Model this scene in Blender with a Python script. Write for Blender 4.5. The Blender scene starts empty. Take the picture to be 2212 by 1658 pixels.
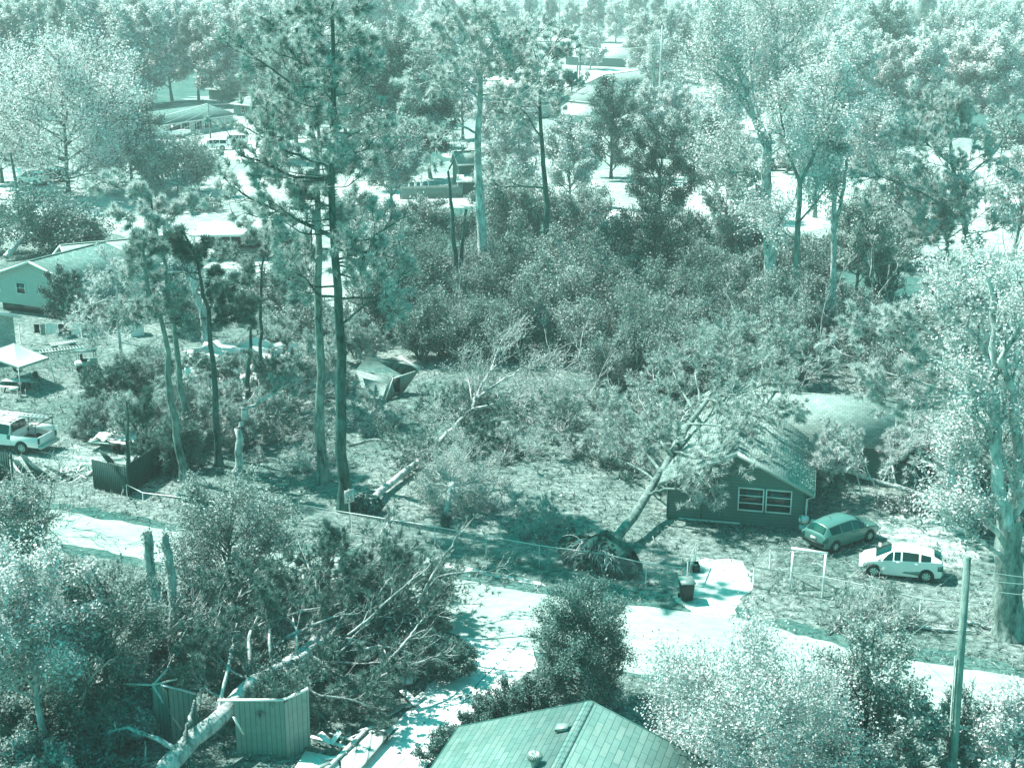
import bpy, math, random
import numpy as np
from mathutils import Vector, Matrix, noise as mnoise

# ------------------------------------------------------------------ camera, world, sun, exposure
C = bpy.context.scene.collection
sc = bpy.context.scene
FPX = 2950.0                       # focal length in units of a 2212 px wide picture
TH = math.atan(889 / FPX)          # downward pitch
H = math.cos(TH) / .03257          # camera height (m)
cd = bpy.data.cameras.new("Camera")
cam = bpy.data.objects.new("Camera", cd); C.objects.link(cam)
cam.location = (0, 0, H); cam.rotation_euler = (math.pi / 2 - TH, 0, 0)
cd.sensor_width = 36; cd.lens = 36 * FPX / 2212; cd.clip_start = .5; cd.clip_end = 6000
sc.camera = cam

SUN = Vector((-.52, .28, .80)).normalized()      # towards the sun
w = bpy.data.worlds.new("World"); sc.world = w; w.use_nodes = True
nt = w.node_tree; nt.nodes.clear()
sky = nt.nodes.new('ShaderNodeTexSky'); sky.sky_type = 'NISHITA'; sky.sun_disc = False
sky.sun_elevation = math.asin(SUN.z); sky.sun_rotation = math.atan2(SUN.x, SUN.y)
tint = nt.nodes.new('ShaderNodeMix'); tint.data_type = 'RGBA'; tint.blend_type = 'MULTIPLY'
tint.inputs[0].default_value = 1; tint.inputs[7].default_value = (.04, 1.0, .66, 1)
bg = nt.nodes.new('ShaderNodeBackground'); bg.inputs['Strength'].default_value = .118
wo = nt.nodes.new('ShaderNodeOutputWorld')
nt.links.new(sky.outputs[0], tint.inputs[6]); nt.links.new(tint.outputs[2], bg.inputs['Color'])
nt.links.new(bg.outputs[0], wo.inputs['Surface'])
sl = bpy.data.lights.new("Sun", 'SUN'); sl.energy = 5; sl.angle = math.radians(.5); sl.color = (1, .93, .895)
so = bpy.data.objects.new("Sun", sl); C.objects.link(so)
so.rotation_euler = SUN.to_track_quat('Z', 'Y').to_euler()
sc.view_settings.view_transform = 'Standard'; sc.view_settings.look = 'None'
sc.view_settings.gamma = 1; sc.view_settings.exposure = 1.2
sc.cycles.max_bounces = 5; sc.cycles.diffuse_bounces = 3; sc.cycles.transparent_max_bounces = 6
sc.cycles.volume_bounces = 0; sc.cycles.transmission_bounces = 3; sc.cycles.glossy_bounces = 2

# ------------------------------------------------------------------ coordinates
def ray(px, py):
    u = (px - 1106) / FPX; v = -(py - 829) / FPX
    return Vector((u, math.cos(TH) + v * math.sin(TH), -math.sin(TH) + v * math.cos(TH)))
def at(px, py, z=0.0):             # world point at height z seen at (px, py)
    d = ray(px, py); t = (z - H) / d.z
    return Vector((d.x * t, d.y * t, z))
def atY(px, py, Y):                # world point at distance Y seen at (px, py)
    d = ray(px, py); t = Y / d.y
    return Vector((d.x * t, Y, H + d.z * t))
def V(*a): return Vector(a)

# ------------------------------------------------------------------ tagging
def tag(o, label=None, cat=None, group=None, kind=None):
    if label: o['label'] = label
    if cat: o['category'] = cat
    if group: o['group'] = group
    if kind: o['kind'] = kind
    return o
def thing(name, label, cat, loc=(0, 0, 0), rz=0.0, group=None):
    o = bpy.data.objects.new(name, None); C.objects.link(o)
    o.location = loc; o.rotation_euler = (0, 0, rz); o.empty_display_size = .2
    return tag(o, label, cat, group)
def dup(root, loc=None, rz=None, scale=None, label=None, group=None):
    r = root.copy(); C.objects.link(r)
    if loc is not None: r.location = loc
    if rz is not None: r.rotation_euler = (0, 0, rz)
    if scale is not None: r.scale = scale
    if label: r['label'] = label
    if group: r['group'] = group
    for ch in list(root.children):
        c = ch.copy(); C.objects.link(c); c.parent = r
        for g in list(ch.children):
            d = g.copy(); C.objects.link(d); d.parent = c
    return r

# ------------------------------------------------------------------ geometry collector
class G:
    def __init__(s): s.v = []; s.q = []; s.t = []; s.p = []; s.n = 0
    def add(s, v, q=None, t=None):
        v = np.asarray(v, dtype=np.float32).reshape(-1, 3); b = s.n
        s.v.append(v); s.n += len(v)
        if q is not None and len(q): s.q.append(np.asarray(q, dtype=np.int64).reshape(-1, 4) + b)
        if t is not None and len(t): s.t.append(np.asarray(t, dtype=np.int64).reshape(-1, 3) + b)
        return s
    def box(s, c, size, rz=0.0, M=None):
        x, y, z = [a / 2 for a in size]
        v = [Vector((i * x, j * y, k * z)) for i in (-1, 1) for j in (-1, 1) for k in (-1, 1)]
        if M is None: M = Matrix.Rotation(rz, 3, 'Z')
        v = [tuple(M @ p + Vector(c)) for p in v]
        return s.add(v, [(0, 1, 3, 2), (4, 6, 7, 5), (0, 4, 5, 1), (2, 3, 7, 6), (0, 2, 6, 4), (1, 5, 7, 3)])
    def beam(s, a, b, wd, ht=None, up=(0, 0, 1)):          # box along a-b
        a = Vector(a); b = Vector(b); ht = ht or wd
        d = (b - a); L = d.length; d.normalize()
        upv = Vector(up)
        sx = d.cross(upv)
        if sx.length < 1e-3: sx = d.cross(Vector((1, 0, 0)))
        sx.normalize(); u = sx.cross(d)
        M = Matrix((d, sx, u)).transposed()
        return s.box((a + b) / 2, (L, wd, ht), M=M)
    def quad(s, a, b, c, d): return s.add([tuple(a), tuple(b), tuple(c), tuple(d)], [(0, 1, 2, 3)])
    def slab(s, pts, th, n=None):                           # thick polygon (3 or 4 points)
        P = [Vector(p) for p in pts]
        nn = Vector(n) if n else (P[1] - P[0]).cross(P[2] - P[0]).normalized()
        Q = [p - nn * th for p in P]; k = len(P)
        vs = [tuple(p) for p in P + Q]
        f = [(i, k + i, k + (i + 1) % k, (i + 1) % k) for i in range(k)]
        if k == 4: f += [(0, 1, 2, 3), (7, 6, 5, 4)]; return s.add(vs, f)
        return s.add(vs, f, [(0, 1, 2), (5, 4, 3)])
    def tube(s, pts, rad, sides=6, cap=True):
        P = np.array([tuple(p) for p in pts], dtype=np.float64)
        if np.isscalar(rad): rad = [rad] * len(P)
        tubes(s, P[None], np.array(rad, dtype=np.float64)[None], sides)
        if cap:
            b = s.n - len(P) * sides
            for off, r0 in ((b, 0), (b + (len(P) - 1) * sides, len(P) - 1)):
                c = s.n; s.v.append(P[r0:r0 + 1].astype(np.float32)); s.n += 1
                s.t.append(np.array([(off + i, off + (i + 1) % sides, c) for i in range(sides)], dtype=np.int64))
        return s
    def lathe(s, prof, c=(0, 0, 0), n=16, axis='z'):        # prof = [(r, h)...]
        vs = []
        for r, h in prof:
            for i in range(n):
                a = 2 * math.pi * i / n
                p = (r * math.cos(a), r * math.sin(a), h)
                if axis == 'y': p = (p[0], p[2], p[1])
                if axis == 'x': p = (p[2], p[0], p[1])
                vs.append((p[0] + c[0], p[1] + c[1], p[2] + c[2]))
        f = []
        for k in range(len(prof) - 1):
            for i in range(n):
                j = (i + 1) % n
                f.append((k * n + i, k * n + j, (k + 1) * n + j, (k + 1) * n + i))
        return s.add(vs, f)
    def mesh(s, name, origin=(0, 0, 0), smooth=False):
        me = bpy.data.meshes.new(name)
        v = np.concatenate(s.v) if s.v else np.zeros((0, 3), np.float32)
        v = v - np.array(tuple(origin), dtype=np.float32)
        q = np.concatenate(s.q) if s.q else np.zeros((0, 4), np.int64)
        t = np.concatenate(s.t) if s.t else np.zeros((0, 3), np.int64)
        me.vertices.add(len(v)); me.vertices.foreach_set('co', v.ravel())
        nl = len(q) * 4 + len(t) * 3
        me.loops.add(nl); me.loops.foreach_set('vertex_index', np.concatenate([q.ravel(), t.ravel()]).astype(np.int32))
        me.polygons.add(len(q) + len(t))
        st = np.concatenate([np.arange(len(q)) * 4, len(q) * 4 + np.arange(len(t)) * 3]).astype(np.int32)
        me.polygons.foreach_set('loop_start', st)
        me.update(calc_edges=True)
        if smooth: me.polygons.foreach_set('use_smooth', [True] * len(me.polygons))
        return me
    def build(s, name, mat, parent=None, origin=(0, 0, 0), smooth=False):
        me = s.mesh(name, origin, smooth)
        if mat: me.materials.append(mat)
        o = bpy.data.objects.new(name, me); C.objects.link(o)
        if parent: o.parent = parent
        return o
def solo(name, g, mat, label, cat, origin, group=None, smooth=False):
    o = g.build(name, mat, None, origin, smooth); o.location = origin
    return tag(o, label, cat, group)

def nrm(a): return a / np.maximum(np.linalg.norm(a, axis=-1, keepdims=True), 1e-9)
def tubes(g, P, Rr, sides):
    m, k, _ = P.shape
    T = np.gradient(P, axis=1); T = nrm(T)
    ref = np.where(np.abs(T[..., 2:3]) > .9, np.array([1., 0, 0]), np.array([0, 0, 1.]))
    X = nrm(np.cross(T, ref)); Y = np.cross(T, X)
    a = np.arange(sides) * 2 * np.pi / sides
    ring = P[:, :, None] + Rr[:, :, None, None] * (X[:, :, None] * np.cos(a)[None, None, :, None] + Y[:, :, None] * np.sin(a)[None, None, :, None])
    idx = np.arange(m * k * sides).reshape(m, k, sides)
    A = idx[:, :-1]; B = idx[:, 1:]
    q = np.stack([A, np.roll(A, -1, 2), np.roll(B, -1, 2), B], -1)
    g.add(ring.reshape(-1, 3), q.reshape(-1, 4))
def resample(pts, k):
    P = np.array([tuple(p) for p in pts], dtype=np.float64)
    d = np.concatenate([[0], np.cumsum(np.linalg.norm(np.diff(P, axis=0), axis=1))])
    t = np.linspace(0, d[-1], k * 4)
    Q = np.stack([np.interp(t, d, P[:, i]) for i in range(3)], 1)
    for _ in range(2): Q[1:-1] = (Q[:-2] + 2 * Q[1:-1] + Q[2:]) / 4
    return Q[np.linspace(0, len(Q) - 1, k).astype(int)]
def interp(P, t):                   # P (m,k,3), t (m,n) in 0..1 -> points, tangents
    m, k, _ = P.shape
    x = t * (k - 1); i = np.clip(np.floor(x).astype(int), 0, k - 2); fr = (x - i)[..., None]
    r = np.arange(m)[:, None]
    a = P[r, i]; b = P[r, i + 1]
    return a + (b - a) * fr, nrm(b - a)
def sprout(P, Rr, rs, n, t0, t1, length, spread, up=.2, curl=.1, wob=.06, k=5, rfac=.55, taper=.0, flat=0.):
    m = len(P)
    t = t0 + (t1 - t0) * (np.arange(n)[None] + rs.random((m, n))) / n
    s, tg = interp(P, t)
    rr, _ = interp(np.repeat(Rr[..., None], 3, 2), t); rr = rr[..., 0] * rfac
    L = np.asarray(length); L = L.reshape(-1, 1) if L.ndim == 1 else L
    L = L * (.65 + .7 * rs.random((m, n))) * (1 - taper * (t - t0) / max(1e-6, t1 - t0))
    rd = rs.normal(size=(m, n, 3)); rd[..., 2] *= (1 - flat)
    perp = nrm(rd - (rd * tg).sum(-1, keepdims=True) * tg)
    a = spread * (.7 + .6 * rs.random((m, n, 1)))
    d = nrm(tg * np.cos(a) + perp * np.sin(a) + np.array([0, 0, up]))
    u = np.linspace(0, 1, k)[None, None, :, None]
    Q = s[:, :, None] + d[:, :, None] * u * L[:, :, None, None] + np.array([0, 0, 1.]) * curl * (u ** 2) * L[:, :, None, None]
    nz = rs.normal(size=Q.shape) * wob * L[:, :, None, None] * u
    Q = Q + nz
    R2 = np.maximum(rr, .006)[:, :, None] * (1 - .75 * np.linspace(0, 1, k))[None, None]
    return Q.reshape(m * n, k, 3), R2.reshape(m * n, k), L.reshape(-1)
def leaf_quads(g, c, rs, size, asp=.5, upb=.5, nvar=.95):
    n = len(c)
    N = rs.normal(size=(n, 3)); N[:, 2] = np.abs(N[:, 2]) + upb; N = nrm(N)
    T = nrm(np.cross(N, rs.normal(size=(n, 3)))); B = np.cross(N, T)
    s = (size * (1 - nvar / 2 + nvar * rs.random(n)))[:, None]
    v = np.stack([c - T * s * .5, c + B * s * asp * .5 - T * s * .05, c + T * s * .5, c - B * s * asp * .5 - T * s * .05], 1)
    g.add(v.reshape(-1, 3), np.arange(n * 4).reshape(n, 4))
def tufts(g, c, d, rs, L, wd, k):
    n = len(c)
    D = nrm(d[:, None] * .8 + rs.normal(size=(n, k, 3)) * .62 + np.array([0, 0, .12]))
    Ls = L * (.7 + .5 * rs.random((n, k, 1)))
    tip = c[:, None] + D * Ls
    S = nrm(np.cross(D, rs.normal(size=(n, k, 3)))) * wd / 2
    base = c[:, None] + D * Ls * .1
    v = np.stack([base - S, base + S, tip], 2)
    g.add(v.reshape(-1, 3), None, np.arange(n * k * 3).reshape(-1, 3))

# ------------------------------------------------------------------ materials
MATS = {}
def newmat(name):
    m = bpy.data.materials.new(name); m.use_nodes = True; n = m.node_tree; n.nodes.clear()
    out = n.nodes.new('ShaderNodeOutputMaterial'); b = n.nodes.new('ShaderNodeBsdfPrincipled')
    n.links.new(b.outputs[0], out.inputs['Surface']); MATS[name] = m
    return m, n, b, out
def tone(v, dark=1.0):             # the whole place is teal in its darks, near white in its lights
    v = max(0.0, min(1.0, v))
    return (v * v ** .36 * min(1, .10 + 2.6 * v), v, v * (.85 + .15 * v), 1)
def ramp(n, pts):
    r = n.nodes.new('ShaderNodeValToRGB'); e = r.color_ramp.elements
    while len(e) < len(pts): e.new(.5)
    for i, (p, c) in enumerate(pts): e[i].position = p; e[i].color = c
    return r
def coords(n, kind='Object', scale=(1, 1, 1)):
    tc = n.nodes.new('ShaderNodeTexCoord'); mp = n.nodes.new('ShaderNodeMapping')
    mp.inputs['Scale'].default_value = scale
    n.links.new(tc.outputs[kind], mp.inputs['Vector']); return mp.outputs[0]
def noisetex(n, vec, scale, detail=4, rough=.6):
    t = n.nodes.new('ShaderNodeTexNoise'); t.inputs['Scale'].default_value = scale
    t.inputs['Detail'].default_value = detail; t.inputs['Roughness'].default_value = rough
    if vec: n.links.new(vec, t.inputs['Vector'])
    return t
def bump(n, b, src, strength, dist):
    bp = n.nodes.new('ShaderNodeBump'); bp.inputs['Strength'].default_value = strength; bp.inputs['Distance'].default_value = dist
    n.links.new(src, bp.inputs['Height']); n.links.new(bp.outputs[0], b.inputs['Normal']); return bp
def plain(name, v, rough=.7, var=.18, scale=6., metal=0., spec=.4, bmp=.15, bd=.01, sc3=(1, 1, 1), detail=5):
    m, n, b, out = newmat(name)
    vec = coords(n, 'Object', sc3); t = noisetex(n, vec, scale, detail)
    r = ramp(n, [(.25, tone(v * (1 - var))), (.75, tone(min(1, v * (1 + var))))])
    n.links.new(t.outputs['Fac'], r.inputs[0]); n.links.new(r.outputs[0], b.inputs['Base Color'])
    b.inputs['Roughness'].default_value = rough; b.inputs['Metallic'].default_value = metal
    b.inputs['Specular IOR Level'].default_value = spec
    if bmp: bump(n, b, t.outputs['Fac'], bmp, bd)
    return m
def leafmat(name, v, var=.5, trans=.3, rough=.5, spec=.35):
    m, n, b, out = newmat(name)
    gi = n.nodes.new('ShaderNodeNewGeometry'); oi = n.nodes.new('ShaderNodeObjectInfo')
    vec = coords(n); t = noisetex(n, vec, .7, 3)
    a1 = n.nodes.new('ShaderNodeMath'); a1.operation = 'MULTIPLY_ADD'; a1.inputs[1].default_value = .55
    n.links.new(gi.outputs['Random Per Island'], a1.inputs[0])
    a2 = n.nodes.new('ShaderNodeMath'); a2.operation = 'MULTIPLY'; a2.inputs[1].default_value = .5
    n.links.new(t.outputs['Fac'], a2.inputs[0]); n.links.new(a2.outputs[0], a1.inputs[2])
    a3 = n.nodes.new('ShaderNodeMath'); a3.operation = 'MULTIPLY_ADD'; a3.inputs[1].default_value = .22; 
    n.links.new(oi.outputs['Random'], a3.inputs[0]); n.links.new(a1.outputs[0], a3.inputs[2])
    r = ramp(n, [(.2, tone(v * (1 - var))), (.95, tone(min(1, v * (1 + var * 1.3))))])
    n.links.new(a3.outputs[0], r.inputs[0]); n.links.new(r.outputs[0], b.inputs['Base Color'])
    b.inputs['Roughness'].default_value = rough; b.inputs['Specular IOR Level'].default_value = spec
    tr = n.nodes.new('ShaderNodeBsdfTranslucent'); n.links.new(r.outputs[0], tr.inputs['Color'])
    mx = n.nodes.new('ShaderNodeMixShader'); mx.inputs[0].default_value = trans
    n.links.new(b.outputs[0], mx.inputs[1]); n.links.new(tr.outputs[0], mx.inputs[2])
    n.links.new(mx.outputs[0], out.inputs['Surface'])
    return m
def barkmat(name, v, var=.5):
    m, n, b, out = newmat(name)
    vec = coords(n, 'Object', (1.5, 1.5, .45)); t = noisetex(n, vec, 3.2, 9, .75)
    vec2 = coords(n, 'Object', (1, 1, .5)); t2 = noisetex(n, vec2, 1.3, 3)
    r = ramp(n, [(.38, tone(v * (1 - var))), (.6, tone(min(1, v * (1 + var))))])
    mx = n.nodes.new('ShaderNodeMath'); mx.operation = 'MULTIPLY_ADD'; mx.inputs[1].default_value = .6
    mz = n.nodes.new('ShaderNodeMath'); mz.operation = 'MULTIPLY'; mz.inputs[1].default_value = .4
    n.links.new(t2.outputs['Fac'], mz.inputs[0]); n.links.new(t.outputs['Fac'], mx.inputs[0]); n.links.new(mz.outputs[0], mx.inputs[2])
    n.links.new(mx.outputs[0], r.inputs[0]); n.links.new(r.outputs[0], b.inputs['Base Color'])
    b.inputs['Roughness'].default_value = .9; b.inputs['Specular IOR Level'].default_value = .15
    bump(n, b, t.outputs['Fac'], 1., .12)
    return m
def groundmat(name, lo, hi, hi2, s1=2.2, s2=.12, streak=1.0, bm=.7, bd=.12):
    m, n, b, out = newmat(name)
    tc = n.nodes.new('ShaderNodeTexCoord')
    mp = n.nodes.new('ShaderNodeMapping'); mp.inputs['Scale'].default_value = (1, streak, 1)
    n.links.new(tc.outputs['Object'], mp.inputs['Vector'])
    t = noisetex(n, mp.outputs[0], s1, 12, .76); t2 = noisetex(n, tc.outputs['Object'], s2, 5, .62)
    r1 = ramp(n, [(.36, tone(lo)), (.62, tone(hi))]); r2 = ramp(n, [(.36, tone(lo)), (.6, tone(hi2))])
    n.links.new(t.outputs['Fac'], r1.inputs[0]); n.links.new(t.outputs['Fac'], r2.inputs[0])
    rr = ramp(n, [(.4, (0, 0, 0, 1)), (.6, (1, 1, 1, 1))]); n.links.new(t2.outputs['Fac'], rr.inputs[0])
    mx = n.nodes.new('ShaderNodeMix'); mx.data_type = 'RGBA'
    n.links.new(rr.outputs[0], mx.inputs[0]); n.links.new(r1.outputs[0], mx.inputs[6]); n.links.new(r2.outputs[0], mx.inputs[7])
    n.links.new(mx.outputs[2], b.inputs['Base Color'])
    b.inputs['Roughness'].default_value = .95; b.inputs['Specular IOR Level'].default_value = .1
    if bm: bump(n, b, t.outputs['Fac'], bm, bd)
    return m
def linemat(name, v, kind, scale, rough=.7, metal=0., depth=.02, contrast=.6, bstr=.8, var=.12, spec=.4):
    """kind 'z': horizontal laps; 'x' / 'y': ribs running across that axis (object space)"""
    m, n, b, out = newmat(name)
    tc = n.nodes.new('ShaderNodeTexCoord'); sx = n.nodes.new('ShaderNodeSeparateXYZ')
    n.links.new(tc.outputs['Object'], sx.inputs[0])
    mu = n.nodes.new('ShaderNodeMath'); mu.operation = 'MULTIPLY'; mu.inputs[1].default_value = scale
    n.links.new(sx.outputs[{'x': 0, 'y': 1, 'z': 2}[kind]], mu.inputs[0])
    fr = n.nodes.new('ShaderNodeMath'); fr.operation = 'FRACT'; n.links.new(mu.outputs[0], fr.inputs[0])
    r = ramp(n, [(.0, tone(v * contrast)), (.16, tone(v)), (.9, tone(v * 1.03)), (1., tone(v * contrast))])
    n.links.new(fr.outputs[0], r.inputs[0])
    t = noisetex(n, tc.outputs['Object'], 2.5, 6, .7)
    mx = n.nodes.new('ShaderNodeMix'); mx.data_type = 'RGBA'; mx.blend_type = 'MULTIPLY'; mx.inputs[0].default_value = 1
    r2 = ramp(n, [(.3, (1 - var * 2, 1 - var * 2, 1 - var * 2, 1)), (.7, (1, 1, 1, 1))]); n.links.new(t.outputs['Fac'], r2.inputs[0])
    n.links.new(r.outputs[0], mx.inputs[6]); n.links.new(r2.outputs[0], mx.inputs[7])
    n.links.new(mx.outputs[2], b.inputs['Base Color'])
    b.inputs['Roughness'].default_value = rough; b.inputs['Metallic'].default_value = metal; b.inputs['Specular IOR Level'].default_value = spec
    bump(n, b, fr.outputs[0], bstr, depth)
    return m
def brickmat(name, v, mortar, scale, bw, bh, axes='xz', ms=.02, var=.25, rough=.85, bstr=.4, off=.5):
    m, n, b, out = newmat(name)
    tc = n.nodes.new('ShaderNodeTexCoord'); sx = n.nodes.new('ShaderNodeSeparateXYZ'); cx = n.nodes.new('ShaderNodeCombineXYZ')
    n.links.new(tc.outputs['Object'], sx.inputs[0])
    if axes == 'xz':
        ad = n.nodes.new('ShaderNodeMath'); n.links.new(sx.outputs[0], ad.inputs[0]); n.links.new(sx.outputs[1], ad.inputs[1])
        n.links.new(ad.outputs[0], cx.inputs[0]); n.links.new(sx.outputs[2], cx.inputs[1])
    elif axes == 'yx':
        n.links.new(sx.outputs[1], cx.inputs[0]); n.links.new(sx.outputs[0], cx.inputs[1])
    else:
        n.links.new(sx.outputs[0], cx.inputs[0]); n.links.new(sx.outputs[1], cx.inputs[1])
    t = n.nodes.new('ShaderNodeTexBrick'); n.links.new(cx.outputs[0], t.inputs['Vector'])
    t.inputs['Color1'].default_value = tone(v * (1 - var)); t.inputs['Color2'].default_value = tone(min(1, v * (1 + var)))
    t.inputs['Mortar'].default_value = tone(mortar); t.inputs['Scale'].default_value = scale
    t.inputs['Mortar Size'].default_value = ms; t.inputs['Brick Width'].default_value = bw; t.inputs['Row Height'].default_value = bh
    t.inputs['Bias'].default_value = 0; t.offset = off
    ns = noisetex(n, tc.outputs['Object'], 1.2, 6, .7)
    r2 = ramp(n, [(.3, (.72, .72, .72, 1)), (.7, (1, 1, 1, 1))]); n.links.new(ns.outputs['Fac'], r2.inputs[0])
    mx = n.nodes.new('ShaderNodeMix'); mx.data_type = 'RGBA'; mx.blend_type = 'MULTIPLY'; mx.inputs[0].default_value = 1
    n.links.new(t.outputs['Color'], mx.inputs[6]); n.links.new(r2.outputs[0], mx.inputs[7])
    n.links.new(mx.outputs[2], b.inputs['Base Color'])
    b.inputs['Roughness'].default_value = rough; b.inputs['Specular IOR Level'].default_value = .2
    inv = n.nodes.new('ShaderNodeMath'); inv.operation = 'SUBTRACT'; inv.inputs[0].default_value = 1; n.links.new(t.outputs['Fac'], inv.inputs[1])
    bump(n, b, inv.outputs[0], bstr, .02)
    return m

M = {}
M['leaf_light'] = leafmat('leaf_light', .54, .6, .25, .6, .25)
M['leaf_mid'] = leafmat('leaf_mid', .31, .7, .2, .6, .25)
M['leaf_dark'] = leafmat('leaf_dark', .14, .7, .1, .5, .35)
M['leaf_shrub'] = leafmat('leaf_shrub', .21, .7, .2, .6, .3)
M['leaf_far_hazed'] = leafmat('leaf_far_hazed', .72, .5, .35, .7, .15)  # distant leaves made paler: haze put into their colour
M['leaf_dry'] = leafmat('leaf_dry', .5, .45, .3)
M['needle'] = leafmat('needle', .40, .6, .22)
M['needle_light'] = leafmat('needle_light', .54, .5, .28)
M['needle_dark'] = leafmat('needle_dark', .19, .5, .15)
M['bark_pale'] = barkmat('bark_pale', .46, .8)
M['bark'] = barkmat('bark', .24, .75)
M['bark_dark'] = barkmat('bark_dark', .12, .8)
M['wood_raw'] = plain('wood_raw', .6, .8, .25, 5, bmp=.4, sc3=(4, 4, .6))
M['wood_dark'] = plain('wood_dark', .10, .8, .4, 4, bmp=.5, sc3=(6, 6, .6))
M['grass'] = groundmat('grass', .04, .32, .50, 2.0, .09, 1.25, 1., .2)
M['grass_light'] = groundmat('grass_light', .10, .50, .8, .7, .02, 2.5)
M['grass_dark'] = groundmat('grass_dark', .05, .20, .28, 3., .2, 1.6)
M['sand'] = groundmat('sand', .30, .8, .72, 1.5, .4, 1.4, .3, .05)
M['asphalt'] = groundmat('asphalt', .36, .52, .44, 1.2, .25, 2.0, .12, .01)
M['concrete'] = groundmat('concrete', .6, .92, .86, 1.5, .5, 1.0, .1, .01)
M['soil'] = groundmat('soil', .04, .14, .2, 3, .5, 1, .9, .1)
M['bark_rough'] = barkmat('bark_rough', .26, .75)
# ------------------------------------------------------------------ trees
SP = {  # species: leaves
 'oak':  dict(size=.20, asp=.55, upb=.5),
 'gum':  dict(size=.15, asp=.6, upb=.3),
 'mag':  dict(size=.17, asp=.42, upb=.5),
 'thin': dict(size=.13, asp=.5, upb=.3),
}
def foliage_broad(P, R_, rs, N, size, sig, asp=.55, upb=.5, zmin=None):
    g = G(); m = len(P); per = max(1, int(N / m))
    t = .25 + .8 * rs.random((m, per)); t = np.clip(t, 0, 1)
    c, _ = interp(P, t); c = c.reshape(-1, 3) + rs.normal(size=(m * per, 3)) * sig
    if zmin is not None: c[:, 2] = np.maximum(c[:, 2], zmin + rs.random(len(c)) * .25)
    leaf_quads(g, c, rs, size, asp, upb)
    return g
def foliage_pine(P, R_, rs, n, L, wd, k, zmin=None):
    g = G(); m = len(P); per = max(1, int(round(n / m)))
    t = 1 - .55 * rs.random((m, per)) ** 1.5; t[:, 0] = 1
    c, tg = interp(P, t); c = c.reshape(-1, 3); tg = tg.reshape(-1, 3)
    if zmin is not None: c[:, 2] = np.maximum(c[:, 2], zmin + rs.random(len(c)) * .3)
    tufts(g, c, tg, rs, L, wd, k)
    return g
def cull(P, Rr, rs, frac):
    if frac >= 1: return P, Rr
    k = rs.random(len(P)) < frac
    if not k.any(): k[0] = True
    return P[k], Rr[k]
def clampz(P, z): P[..., 2] = np.maximum(P[..., 2], z); return P

def tree(name, label, cat, base, limbs, seed, kind='broad', mats=('bark', 'leaf_mid'), n1=5, n2=6, L1=2.2, L2=.9,
         N=12000, size=.18, sig=.25, asp=.55, upb=.5, spread=.8, up=.25, tuft=(.30, .05, 12), group=None, ground=None, base_mat=None,
         flat=0., curl=.1, sides=8, frac=1.0, extra=None, gap=0.0, n3=0, L3=.4):
    """limbs: (points, r0, r1, leaf_from or None, length factor). Everything grows from the traced limbs."""
    rs = np.random.RandomState(seed); base = Vector(base); rmin = max(.008, base.length * .00017)
    gt = G(); FP = []; FR = []
    for lb in limbs:
        pts, r0, r1, lf = lb[:4]; fac = lb[4] if len(lb) > 4 else 1.0
        K = max(6, min(16, len(pts) * 3))
        P = resample(pts, K); rad = np.linspace(r0, r1, K)
        P[1:-1] += rs.normal(size=(K - 2, 3)) * min(.05, r0 * .25)
        if abs(P[0, 2] - 0) < .3 and r0 > .12 and ground is None: rad[0] *= 1.35
        if base_mat and lb is limbs[0]: g0 = G(); tubes(g0, P[None], rad[None], 16); base_g = g0; continue
        tubes(gt, P[None], rad[None], sides)
        if lf is None: continue
        nn = max(2, int(n1 * fac ** .5))
        A, RA, LA = sprout(P[None], rad[None], rs, nn, lf, 1., L1 * fac, spread, up, curl, .06, 6, .5, .35, flat)
        # the limb's own end carries twigs too
        if ground is not None: clampz(A, ground)
        tubes(gt, A, np.maximum(RA, rmin * 1.2), 5)
        tip = P[None, -K // 3:]; tipr = rad[None, -K // 3:]
        B, RB, LB = sprout(A, RA, rs, n2, .15, 1., L2 * fac ** .5, spread * .95, up, curl, .08, 4, .5, .2, flat)
        B2, RB2, _ = sprout(tip, tipr, rs, n2, .2, 1., L2, spread * .7, up, curl, .08, 4, .5, .2, flat)
        B = np.concatenate([B, B2]); RB = np.concatenate([RB, RB2])
        if ground is not None: clampz(B, ground)
        B, RB = cull(B, RB, rs, frac)
        tubes(gt, B, np.maximum(RB, rmin), 3)
        if n3:
            D, RD, _ = sprout(B, RB, rs, n3, .3, 1., L3, spread * .9, up, curl, .1, 3, .6, 0, flat)
            if ground is not None: clampz(D, ground)
            tubes(gt, D, np.maximum(RD, .006), 3)
            D4 = np.stack([D[:, 0], (D[:, 0] + D[:, 1]) / 2, D[:, 1], D[:, 2]], 1); FP.append(D4)
        else: FP.append(B)
    if extra: extra(gt)
    root = thing(name, label, cat, base, 0, group)
    if base_mat: base_g.build('trunk', M[base_mat], root, base, True); gt.build('limbs', M[mats[0]], root, base, True)
    else: gt.build('trunk', M[mats[0]], root, base, True)
    if FP and N > 0:
        F = np.concatenate(FP)
        if gap > 0:      # holes in the crown: drop whole clumps by a 3-D noise
            keep = np.array([mnoise.noise(Vector(p[-1]) * .45 + Vector((seed, 0, 0))) > (gap - .5) for p in F])
            if keep.sum() > 5: F = F[keep]
        if kind == 'pine': fg = foliage_pine(F, None, rs, N, *tuft, zmin=ground)
        else: fg = foliage_broad(F, None, rs, N, size, sig, asp, upb, ground)
        fg.build('crown', M[mats[1]], root, base)
    return root

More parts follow.
